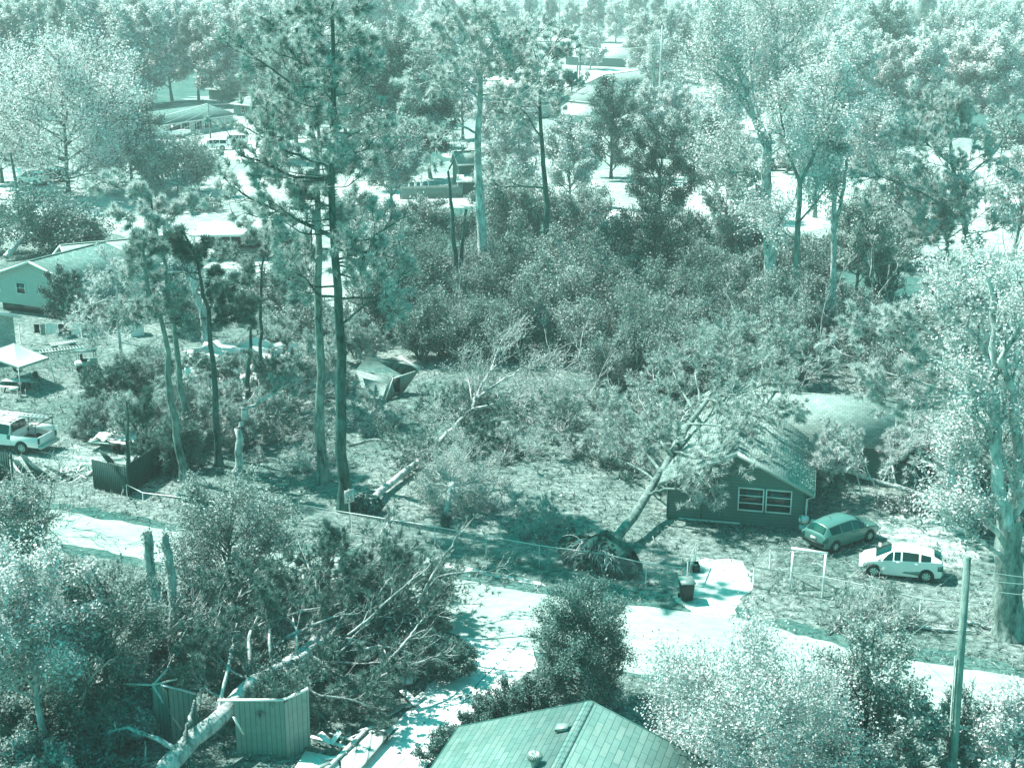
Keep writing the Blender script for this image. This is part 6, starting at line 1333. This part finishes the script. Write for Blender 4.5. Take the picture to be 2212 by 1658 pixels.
g = G(); g.beam((-3, 0, .3), (3.6, 0, .4), .12); g.beam((-1, -1, .3), (-1, 1, .3), .1); g.lathe([(.3, -.1), (.3, .1)], (-1, -1, .3), 12, 'y'); g.lathe([(.3, -.1), (.3, .1)], (-1, 1, .3), 12, 'y'); g.build('trailer', M['grey_metal'], root)
# ------------------------------------------------------------------ poles and wires
def pole(label, base, top, r0, r1, mat='bark_pale', arm=None, transformer=None, group=None):
    root = thing('utility_pole', label, 'utility pole', base, 0, group); g = G(); g.tube([base, base.lerp(top, .5), top], [r0, (r0 + r1) / 2, r1], 10); g.build('shaft', M[mat], root, base, True)
    if arm: g = G(); g.beam(top + V(-arm, 0, -.5), top + V(arm, 0, -.5), .12); g.build('crossarm', M['bark'], root, base)
    if transformer: g = G(); c = top + transformer; g.lathe([(.001, -.5), (.26, -.5), (.28, 0), (.28, .4), (.001, .48)], c, 12); g.beam(c, top + V(0, 0, transformer.z), .06); g.build('transformer', M['white'], root, base)
    return root
b = at(2052, 1745); t = atY(2090, 1203, b.y); pole('near wooden utility pole at the lower right, vine around its foot', b, t, .15, .125, 'wood_pole')
g = G(); g.tube([b + (t - b) * .30 + V(-.20, 0, 0), b + (t - b) * .62 + V(-.19, 0, 0)], .03, 5); solo('conduit', g, M['grey_metal'], 'grey conduit pipe strapped to the near utility pole', 'conduit', b)
b2 = at(52, 487); t2 = atY(22, 330, b2.y); pole('leaning dark utility pole with a white transformer at the left edge', b2, t2, .2, .15, 'bark_dark', transformer=V(.9, -.1, -2.2))
g = G(); 
b3 = at(455, 300); t3 = atY(449, 222, b3.y); pole('slim utility pole before the brick ranch house', b3, t3, .16, .12, 'bark')
b4 = at(1252, 180); t4 = atY(1254, 95, b4.y); pole('utility pole at the far street, left of the tall far pole', b4, t4, .25, .2, 'bark_dark'); 
b6 = at(1246, 178); t6 = atY(1248, 136, b6.y); pole('short dark pole standing next to the far street pole', b6, t6, .2, .18, 'bark_dark')
b5 = at(1423, 232); t5 = atY(1431, 55, b5.y); pole('tall pale far utility pole right of centre', b5, t5, .25, .2, 'bark_pale')
b7 = at(1412, 222); t7 = atY(1411, 85, b7.y); tree('dead_tree', 'ivy ringed bare trunk next to the tall pale far pole', 'tree trunk', b7, [([b7, b7.lerp(t7, .5), t7], .5, .3, .6, .5)], 401, 'broad', ('bark', 'leaf_light'), n1=10, n2=5, L1=3, L2=1.5, N=2500, size=.35, sig=.5)
def wire(name, label, pts, r=.015, sag=.4, group='overhead wires'):
    P = [];
    for a, b in zip(pts, pts[1:]):
        for i in range(13): u = i / 12; P.append(a.lerp(b, u) - V(0, 0, 4 * sag * u * (1 - u)))
    g = G(); g.tube(P, r, 4, False); solo('wire', g, M['galv'], label, 'wire', pts[0], group)
wl = [((210, 377, b2.y), 'upper'), ((210, 385, b2.y), 'middle'), ((210, 398, b2.y), 'lower')]
for i, lab in enumerate(('top overhead wire running right from the leaning left pole', 'second overhead wire running right from the leaning left pole', 'lowest overhead wire running right from the leaning left pole')):
    wire('wire', lab, [t2 + V(0, 0, -1.2 - 1.1 * i), t3 + V(0, 0, -.2 - 1.1 * i)], .03, 1.2)
wire('wire', 'overhead wire crossing before the ranch house roof', [atY(120, 305, b3.y), t3 + V(0, 0, -.1)], .03, .3); wire('wire', 'overhead wire running right from the ranch house pole', [t3 + V(0, 0, -.3), atY(640, 200, b3.y + 10)], .03, .6)
wire('wire', 'far overhead wire between the two far street poles', [t4 + V(0, 0, -.5), t5 + V(0, 0, -4)], .05, 1.0)
for i, (ya, yb) in enumerate(((1228, 1240), (1240, 1258), (1265, 1292))):
    wire('wire', ['upper', 'middle', 'lower'][i] + ' service wire leaving the near utility pole to the right', [t + V(0, 0, -.35 - .35 * i), atY(2300, ya + 20, t.y + 2)], .014, .15)
wire('wire', 'slack guy wire dropping left from the near pole to the verge', [t + V(0, 0, -1.2), at(1950, 1380)], .012, .2)
# ------------------------------------------------------------------ chain link fences
def clf(label, P, h, group=None, posts=None, top=True, mesh=True):
    root = thing('chain_link_fence', label, 'fence', P[0], 0, group); o = P[0]; up = V(0, 0, h)
    g = G(); g.tube([p + up for p in P], .028, 5); g.build('top_rail', M['galv'], root, o)
    n = 0
    for a, b in zip(P, P[1:]):
        L = (b - a).length; k = max(1, int(L / 3))
        for i in range(k): q = a.lerp(b, i / k); g = G(); g.tube([q, q + V(0, 0, h - .02)], .03, 5); g.build('post', M['galv'], root, o)
    q = P[-1]; g = G(); g.tube([q, q + V(0, 0, h + .05)], .04, 5); g.build('post', M['galv'], root, o)
    if mesh:
        g = G(); 
        for a, b in zip(P, P[1:]):
            L = (b - a).length; d = (b - a) / L; s = .16; n = int((L + h) / s)
            for i in range(n):
                for dr in (1, -1):
                    x0_ = i * s - (h if dr > 0 else 0); x1_ = x0_ + dr * h if dr > 0 else x0_ - h
                    za, zb_ = 0., h
                    xa, xb = x0_, x1_
                    def cl(xa, za, xb, zb_):
                        pts = [];
                        for (x, z, x2, z2) in ((xa, za, xb, zb_), (xb, zb_, xa, za)):
                            if x < 0: f_ = (0 - x) / (x2 - x); x, z = 0, z + (z2 - z) * f_
                            if x > L: f_ = (L - x) / (x2 - x); x, z = L, z + (z2 - z) * f_
                            pts.append((x, z))
                        return pts
                    if (xa < 0 and xb < 0) or (xa > L and xb > L): continue
                    (xa, za), (xb, zb_) = cl(xa, za, xb, zb_)
                    p = a + d * xa + V(0, 0, za + .03); q = a + d * xb + V(0, 0, zb_)
                    g.beam(p, q, .006, .006)
        g.build('wire_mesh', M['galv'], root, o)
    return root
clf('chain link fence along the middle yard, from the speed limit sign to the gate', [at(630, 1128), at(760, 1150), at(940, 1180), at(1165, 1222), at(1300, 1240), at(1395, 1262), at(1478, 1272)], 1.15)
clf('chain link fence right of the dirt driveway, before the parked cars', [at(1626, 1268), at(1775, 1290), at(1873, 1310), at(1985, 1338), at(2080, 1348), at(2300, 1375)], 1.1)
clf('short return of chain link fence at the right side of the dirt driveway', [at(1628, 1266), at(1662, 1232)], 1.1)
clf('thin sagging wire fence below the dark plank fence', [at(275, 1072), at(310, 1090), at(470, 1110), at(560, 1120)], .75, mesh=False)
clf('chain link pen fence in the middle yard behind the forked bare crown', [at(940, 880), at(950, 884), at(1035, 835)], 1.2)
clf('fence at the far side of the open field', [at(1480, 482), at(1560, 482), at(1640, 488)], 1.1, mesh=False)
root = thing('gate', 'open chain link gate seen edge-on at the left of the dirt driveway', 'gate', at(1482, 1262)); o = at(1482, 1262); a = at(1484, 1262); b = at(1502, 1220)
g = G(); g.tube([a, a + V(0, 0, 1.25)], .04, 5); g.tube([a + V(0, 0, 1.2), b + V(0, 0, 1.2)], .03, 5); g.tube([b + V(0, 0, .1), b + V(0, 0, 1.2)], .03, 5); g.tube([a + V(0, 0, .1), b + V(0, 0, .1)], .03, 5); g.build('gate_frame', M['galv'], root, o)
g = G(); d = (b - a); L = d.length
for i in range(14):
    for s in (0, 1): u = i / 14; v_ = min(1, u + .5) if s else max(0, u - .5); g.beam(a.lerp(b, u) + V(0, 0, .12), a.lerp(b, v_) + V(0, 0, .12 + 1.08 * abs(v_ - u) / .5), .006, .006)
g.build('wire_mesh', M['galv'], root, o)
# wheelie bin and crate
root = thing('wheelie_bin', 'dark wheelie bin with a pale lid standing at the dirt driveway', 'bin', at(1482, 1295), .1)
g = G(); g.add([(-.27, -.3, .08), (.27, -.3, .08), (.27, .3, .08), (-.27, .3, .08), (-.33, -.37, 1.0), (.33, -.37, 1.0), (.33, .37, 1.0), (-.33, .37, 1.0)], [(3, 2, 1, 0), (0, 1, 5, 4), (1, 2, 6, 5), (2, 3, 7, 6), (3, 0, 4, 7), (4, 5, 6, 7)]); bo_ = g.build('bin_body', M['black'], root); bo_.modifiers.new('b', 'BEVEL').width = .03
g = G(); g.slab([(-.36, -.42, 1.05), (.36, -.42, 1.05), (.36, .4, 1.10), (-.36, .4, 1.10)], .05); g.build('lid', M['grey_metal'], root)
for s in (-1, 1): g = G(); g.lathe([(.001, -.03), (.12, -.03), (.12, .03), (.001, .03)], (.0, 0, 0), 12, 'x'); w_ = g.build('wheel', M['tyre'], root); w_.location = (s * .29, .33, .12)
g = G(); g.tube([(-.25, .42, 1.02), (.25, .42, 1.02)], .02, 5); g.build('handle', M['black'], root)
root = thing('crate', 'small black open crate beside the gate', 'crate', at(1498, 1232), .05); g = G(); s = .26
for x in (-s, s): g.box((x, 0, .2), (.03, .54, .4))
for y in (-s, s): g.box((0, y, .2), (.49, .03, .4))
g.box((0, 0, .02), (.5, .5, .03)); g.build('shell', M['black'], root); g = G(); g.box((-.08, .05, .3), (.2, .2, .2), .3); g.box((.12, -.08, .26), (.14, .16, .2), .1); g.build('contents', M['grey_metal'], root)
# swing frame
root = thing('swing_frame', 'white painted wooden swing frame without seats, behind the fence', 'swing frame', at(1740, 1270)); o = at(1740, 1270)
L1, R1_ = at(1700, 1280), at(1785, 1292); h = 1.95; tA = at(1713, 1270) + V(0, .5, h); tB = at(1783, 1283) + V(0, .5, h)
g = G(); g.beam(tA + V(-.1, 0, 0), tB + V(.1, 0, 0), .12); g.build('top_beam', M['white'], root, o)
for tp_, s in ((tA, -1), (tB, 1)):
    f1 = V(tp_.x - .22 * 1, tp_.y - .85, 0); f2 = V(tp_.x + .22, tp_.y + .85, 0)
    for f_ in (f1, f2): g = G(); g.beam(f_, tp_, .10); g.build('leg', M['white'], root, o)
    g = G(); g.beam(f1.lerp(tp_, .45), f2.lerp(tp_, .45), .07); g.build('brace', M['white'], root, o)
# speed limit sign
sp = at(757, 1136); root = thing('speed_limit_sign', 'white speed limit 25 sign on a metal post at the road verge', 'road sign', sp, .62)
g = G(); g.box((0, .03, 1.1), (.06, .04, 2.2)); g.build('post', M['galv'], root)
g = G(); g.box((0, 0, 1.78), (.61, .012, .76)); pl = g.build('sign_plate', M['white'], root)
g = G()
for a_, b_, c_, d_ in (((-.27, 2.13), (.27, 2.13), 0, 0), ((-.27, 1.43), (.27, 1.43), 0, 0), ((-.27, 1.43), (-.27, 2.13), 0, 0), ((.27, 1.43), (.27, 2.13), 0, 0)): g.beam((a_[0], -.009, a_[1]), (b_[0], -.009, b_[1]), .012, .004)
g.build('border', M['black'], pl)
def text(body, size, loc_, parent, mat, name='lettering'):
    c = bpy.data.curves.new(name, 'FONT'); c.body = body; c.size = size; c.align_x = 'CENTER'; c.extrude = .002; o = bpy.data.objects.new(name, c); C.objects.link(o)
    bpy.context.view_layer.update(); me = bpy.data.meshes.new_from_object(o); bpy.data.objects.remove(o); o = bpy.data.objects.new(name, me); C.objects.link(o); me.materials.clear(); me.materials.append(mat)
    o.parent = parent; o.location = loc_; o.rotation_euler = (math.pi / 2, 0, 0); return o
text('SPEED', .17, (0, -.010, 1.97), pl, M['black']); text('LIMIT', .17, (0, -.010, 1.81), pl, M['black']); text('25', .42, (0, -.010, 1.49), pl, M['black'])
# ------------------------------------------------------------------ left yard
root = thing('canopy_tent', 'pop-up canopy with a pale peaked roof over the picnic table at the left edge', 'canopy', at(48, 850)); o = at(48, 850)
cn = [at(-35, 822) , at(46, 855), at(112, 832), at(35, 800)]; hh = 2.15; tc_ = sum((p for p in cn), V(0, 0, 0)) / 4; apx = tc_ + V(0, 0, 3.1)
g = G()
for i in range(4):
    a, b = cn[i] + V(0, 0, hh), cn[(i + 1) % 4] + V(0, 0, hh); n = 8; m_ = 5
    vs = []; fs = []
    for r_ in range(m_ + 1):
        for c_ in range(n + 1): u = r_ / m_; p = a.lerp(b, c_ / n).lerp(apx, u); vs.append(tuple(p - V(0, 0, .22 * math.sin(u * 3.14) + .05 * math.sin(c_ / n * 3.14) * (1 - u))))
    for r_ in range(m_):
        for c_ in range(n): k = r_ * (n + 1) + c_; fs.append((k, k + 1, k + n + 2, k + n + 1))
    g.add(vs, fs)
M['canvas'] = plain('canvas', .5, .8, .08, 3, bmp=.1); g.build('roof', M['canvas'], root, o)
g = G()
for i in range(4): a, b = cn[i] + V(0, 0, hh - .06), cn[(i + 1) % 4] + V(0, 0, hh - .06); g.beam(a, b, .02, .16)
g.build('valance', M['grey_metal'], root, o)
for i, p in enumerate(cn): g = G(); q = p + (p - tc_) * (.12 if i in (2,) else .0); g.beam(V(q.x, q.y, 0), p + V(0, 0, hh), .05); g.build('leg', M['white'], root, o)
root = thing('picnic_table', 'wooden picnic table with benches under the canopy', 'picnic table', at(38, 842), -.18)
g = G()
for i in range(5): g.box((0, -.32 + i * .16, .75), (1.9, .14, .04))
g.build('table_top', M['wood_raw'], root)
for s in (-1, 1):
    g = G()
    for k in (0, 1): g.box((0, s * (.62 + k * .14), .44), (1.9, .13, .04))
    g.build('bench', M['wood_raw'], root)
for x in (-.65, .65): g = G(); g.beam((x, -.7, 0), (x, -.2, .74), .08); g.beam((x, .7, 0), (x, .2, .74), .08); g.beam((x, -.75, .4), (x, .75, .4), .06); g.build('leg', M['wood_dark'], root)
root = thing('box', 'white box lying on top of the picnic table', 'box', at(38, 842, .77) + V(-.3, .1, 0), .1); g = G(); g.box((0, 0, .07), (.6, .35, .14)); g.build('carton', M['white'], root); g = G(); g.box((0, 0, .15), (.62, .37, .02)); g.build('lid', M['trim'], root)
def chair(label, p, rz):
    root = thing('camp_chair', label, 'chair', p, rz, 'folding chairs by the canopy'); g = G(); g.slab([(-.26, -.25, .42), (.26, -.25, .42), (.24, .2, .38), (-.24, .2, .38)], .02); g.build('seat', M['black'], root)
    g = G(); g.slab([(-.26, .2, .42), (.26, .2, .42), (.26, .36, .95), (-.26, .36, .95)], .02); g.build('backrest', M['black'], root)
    for a, b in (((-.27, -.28, 0), (.27, .28, .0)),): pass
    for s in (-1, 1): g = G(); g.tube([(s * .28, -.3, 0), (s * .28, .25, .6)], .015, 4); g.tube([(s * .28, .3, 0), (s * .28, -.25, .6)], .015, 4); g.build('leg', M['galv'], root)
chair('dark folding chair right in front of the picnic table', at(47, 856), .2); chair('folding chair lying open right of the canopy', at(86, 830), 1.2); chair('folding chair behind the picnic table', at(40, 812), 2.4)
# washing line
root = thing('washing_line', 'washing line strung between two posts behind the ladders', 'washing line', at(45, 742)); o = at(45, 742); a = at(45, 742); b = at(178, 740)
for p in (a, b): g = G(); g.tube([p, p + V(0, 0, 1.75)], .045, 6); g.beam(p + V(-.0, -.4, 1.7), p + V(0, .4, 1.7), .05); g.build('post', M['wood_raw'], root, o)
g = G(); g.tube([a + V(0, 0, 1.7), a.lerp(b, .5) + V(0, 0, 1.6), b + V(0, 0, 1.7)], .012, 4); g.build('line', M['white'], root, o)
d = b - a
for x0_, x1_, h_, mt, lab in ((.24, .33, .75, 'black', 'black cloth, leftmost on the washing line'), (.34, .42, .95, 'grey_metal', 'grey cloth between the black and the white one on the washing line'), (.43, .62, .85, 'white', 'white sheet in the middle of the washing line'), (.63, .78, .9, 'black', 'wide black cloth in the middle of the washing line'), (.84, .99, .95, 'white', 'large white sheet at the right end of the washing line')):
    g = G(); n = 8; vs = []; fs = []
    for i in range(n + 1):
        u = x0_ + (x1_ - x0_) * i / n; p = a + d * u + V(0, 0, 1.64)
        for k in range(5): vs.append(tuple(p + V(0, .03 * math.sin(i * 1.9 + k) * k, -h_ * k / 4)))
    for i in range(n):
        for k in range(4): q = i * 5 + k; fs.append((q, q + 5, q + 6, q + 1))
    g.add(vs, fs); solo('laundry', g, M[mt], lab, 'laundry', a + d * x0_, 'laundry on the washing line')
def ladder(label, a, b, wd, mt='white', n=14, z=.25):
    root = thing('ladder', label, 'ladder', a, 0, 'ladders lying by the washing line'); d = (b - a); s = V(-d.y, d.x, 0).normalized() * wd / 2; up = V(0, 0, z)
    for k in (-1, 1): g = G(); g.beam(a + s * k + up, b + s * k + up, .05, .10); g.build('rail', M[mt], root, a)
    g = G()
    for i in range(n): u = (i + .5) / n; g.beam(a.lerp(b, u) - s + up, a.lerp(b, u) + s + up, .05, .04)
    g.build('rungs', M[mt], root, a); g = G(); g.box(a.lerp(b, .15) + V(0, 0, z / 2 - .03), (.3, .8, z - .06)); g.box(a.lerp(b, .85) + V(0, 0, z / 2 - .03), (.3, .8, z - .06)); g.build('block', M['wood_dark'], root, a)
ladder('long grey ladder lying in front of the washing line', at(70, 768), at(202, 752), .9, 'galv', 20); ladder('shorter white ladder lying behind the long grey one', at(110, 754), at(165, 745), .7, 'white', 10, .35)
# machine and bush
root = thing('mower', 'small utility mower with a roof frame parked in the left yard', 'mower', at(190, 800), .1); g = G(); g.box((0, 0, .5), (1.5, .8, .4)); g.box((.5, 0, .8), (.5, .6, .3)); g.build('body', M['grey_metal'], root); g = G(); g.box((-.2, 0, .85), (.4, .5, .12)); g.box((-.4, 0, 1.1), (.1, .5, .4)); g.build('seat', M['black'], root)
g = G()
for x in (-.7, .6):
    for y in (-.38, .38): g.tube([(x, y, .6), (x, y, 1.6)], .025, 5)
g.box((-.05, 0, 1.62), (1.6, .9, .06)); g.build('roof_frame', M['trim_dark'], root)
for x in (-.5, .5):
    for y in (-.45, .45): g = G(); g.lathe([(.001, -.08), (.26, -.08), (.26, .08), (.001, .08)], (x, y, .26), 12, 'y'); g.build('wheel', M['tyre'], root)
root = thing('handcart', 'pale cart with a box left of the parked mower', 'cart', at(176, 800), 0); g = G(); g.box((0, 0, .5), (.8, .5, .5)); g.build('tray', M['white'], root); g = G(); g.lathe([(.001, -.05), (.2, -.05), (.2, .05), (.001, .05)], (0, -.3, .2), 10, 'y'); g.tube([(-.4, 0, .5), (-.8, 0, .9)], .03, 4); g.build('wheel', M['tyre'], root)
Bu('small_bush', 'small dark round bush in front of the parked mower', 201, 822, 788, 22, 402, mat='leaf_dark', N=3000, size=.15, gap=0)
# trailer with debris
root = thing('trailer', 'low utility trailer loaded with pale debris behind the dark plank fence', 'trailer', at(252, 968), -.25); g = G(); g.box((0, 0, .55), (3.2, 1.6, .08)); g.build('deck', M['grey_metal'], root)
g = G(); 
for y in (-.8, .8): g.beam((-1.6, y, .85), (1.6, y, .85), .04); 
for x in (-1.6, 0, 1.6):
    for y in (-.8, .8): g.beam((x, y, .55), (x, y, .85), .04)
g.beam((-1.6, -.5, .5), (-2.9, 0, .45), .06); g.beam((-1.6, .5, .5), (-2.9, 0, .45), .06); g.build('rails', M['black'], root)
for y in (-.9, .9):
    for x in (.5, 1.2): g = G(); g.lathe([(.12, -.1), (.34, -.1), (.34, .1), (.12, .1)], (x, y, .34), 14, 'y'); g.build('wheel', M['tyre'], root)
g = G(); rs = np.random.RandomState(4); crumple(g, (-1.4, -.75, .62), (1.3, -.75, .62), (1.3, .75, .8), (-1.4, .75, .8), 7, .13, rs); solo('debris_sheets', g, M['white'], 'crumpled pale sheets heaped on the utility trailer', 'debris', V(0, 0, 0)).location = (0, 0, 0)
ds = bpy.data.objects['debris_sheets']; ds.location = at(252, 968); ds.rotation_euler = (0, 0, -.25)
# dark plank fences
def plank_fence(label, a, b, h, mt='plank_dark', name='plank_fence', drop=0., th=.04):
    o, rz, L = frame_of(a, b); root = thing(name, label, 'fence', o, rz); g = G(); n = int(L / .155); rs = np.random.RandomState(int(L * 10))
    for i in range(n):
        hh_ = h * (1 + rs.uniform(-.012, .012)); g.box(((i + .5) * .155, 0, hh_ / 2), (.145, .022, hh_))
    g.build('boards', M[mt], root); g = G()
    for z in (.4, h - .35): g.box((L / 2, .04, z), (L, .05, .09))
    g.build('rails', M['wood_dark'], root)
    for i in range(max(2, int(L / 2.4)) + 1): g = G(); x = L * i / max(2, int(L / 2.4)); g.box((x, .1, h * .49), (.1, .1, h * .98)); g.build('post', M['wood_dark'], root)
    return root
plank_fence('dark plank fence panel facing the road, left end of the standing fence', at(203, 1055), at(275, 1072), 1.85)
plank_fence('long dark plank fence running back from the corner behind the pine trunks', at(277, 1070), at(425, 965), 1.85)
plank_fence('dark plank fence panel cut by the left edge, below the white pickup', at(-60, 1035), at(28, 1042), 1.9)
for i, (x, y, dx, h_) in enumerate(((62, 1040, -.9, 1.4), (84, 1040, -1.0, 1.7), (110, 1042, -1.3, 1.2), (150, 1038, -1.5, .9), (245 - 10, 1000, -.6, .8))):
    root = thing('broken_fence_panel', ['leaning dark strip of broken fence nearest the left panel', 'taller leaning strip of broken fence, second from the left', 'third leaning strip of broken fence, toward the rubble', 'low fallen strip of broken fence beside the rubble', 'short leaning board by the standing fence corner'][i], 'fence', at(x, y), 0, 'broken fence pieces by the left edge'); g = G(); p = V(0, 0, .02)
    for k in range(3): g.beam(p + V(.15 * k, .03 * k, 0), p + V(dx + .15 * k, .2, h_ - .08 * k), .14, .025, up=(0, 1, 0))
    g.build('boards', M['wood_dark'], root); g = G(); g.beam(p + V(dx * .5, .14, h_ * .5), p + V(dx * .5 + .45, .2, h_ * .5 - .04), .06); g.build('rail', M['wood_raw'], root)
rs = np.random.RandomState(77); g = G()
for i in range(26): p = at(rs.uniform(40, 200), rs.uniform(1012, 1045), .08); a_ = rs.uniform(0, 3.1); L_ = rs.uniform(.5, 1.8); g.beam(p, p + V(math.cos(a_) * L_, math.sin(a_) * L_, rs.uniform(0, .3)), .1, .03)
tag(g.build('fence_rubble', M['wood_raw']), 'scattered splintered boards among the broken fence pieces', 'rubble', kind='stuff')
plank_fence('grey wooden backyard fence left of the tall narrow shed', at(865, 430), at(1000, 426), 1.7, 'plank_grey')
# garden arch hoops
g = G()
for x in (892, 905, 918): p = at(x, 425); g.tube([p + V(-.5, 0, 0), p + V(-.5, 0, 1.9), p + V(-.3, 0, 2.35), p + V(.0, 0, 2.5), p + V(.3, 0, 2.35), p + V(.5, 0, 1.9), p + V(.5, 0, 0)], .07, 5)
solo('hoop_frame', g, M['white'], 'row of white garden hoops behind the backyard fence', 'garden frame', at(892, 425))
# barrels / drum by the metal shed
root = thing('barrel', 'dark barrel by the pale rubble at the edge of the thicket, right', 'barrel', at(1526, 514)); g = G(); g.lathe([(.001, 0), (.45, 0), (.5, .5), (.45, 1.1), (.001, 1.1)], (0, 0, 0), 14); g.build('drum', M['trim_dark'], root, smooth=True); g = G(); g.lathe([(.001, 1.12), (.47, 1.12), (.47, 1.05)], (0, 0, 0), 14); g.build('lid', M['white'], root)
g = G(); p = at(1335, 520); g.tube([p, p + V(0, 0, 3.4)], .1, 6); g.box(p + V(0, 0, 3.45), (.5, .3, .25)); solo('yard_post', g, M['bark_pale'], 'rusty post with a small cap in front of the metal roofed outbuilding', 'post', p)

# ------------------------------------------------------------------ the air
g = G(); g.box((0, 1270, 16), (3040, 2680, 34.5))
hm = bpy.data.materials.new('haze'); hm.use_nodes = True; n = hm.node_tree; n.nodes.clear()
out = n.nodes.new('ShaderNodeOutputMaterial'); pv = n.nodes.new('ShaderNodeVolumePrincipled')
pv.inputs['Color'].default_value = (.76, .97, .94, 1); pv.inputs['Density'].default_value = .0005
n.links.new(pv.outputs[0], out.inputs['Volume'])
tag(g.build('haze', hm), kind='stuff')
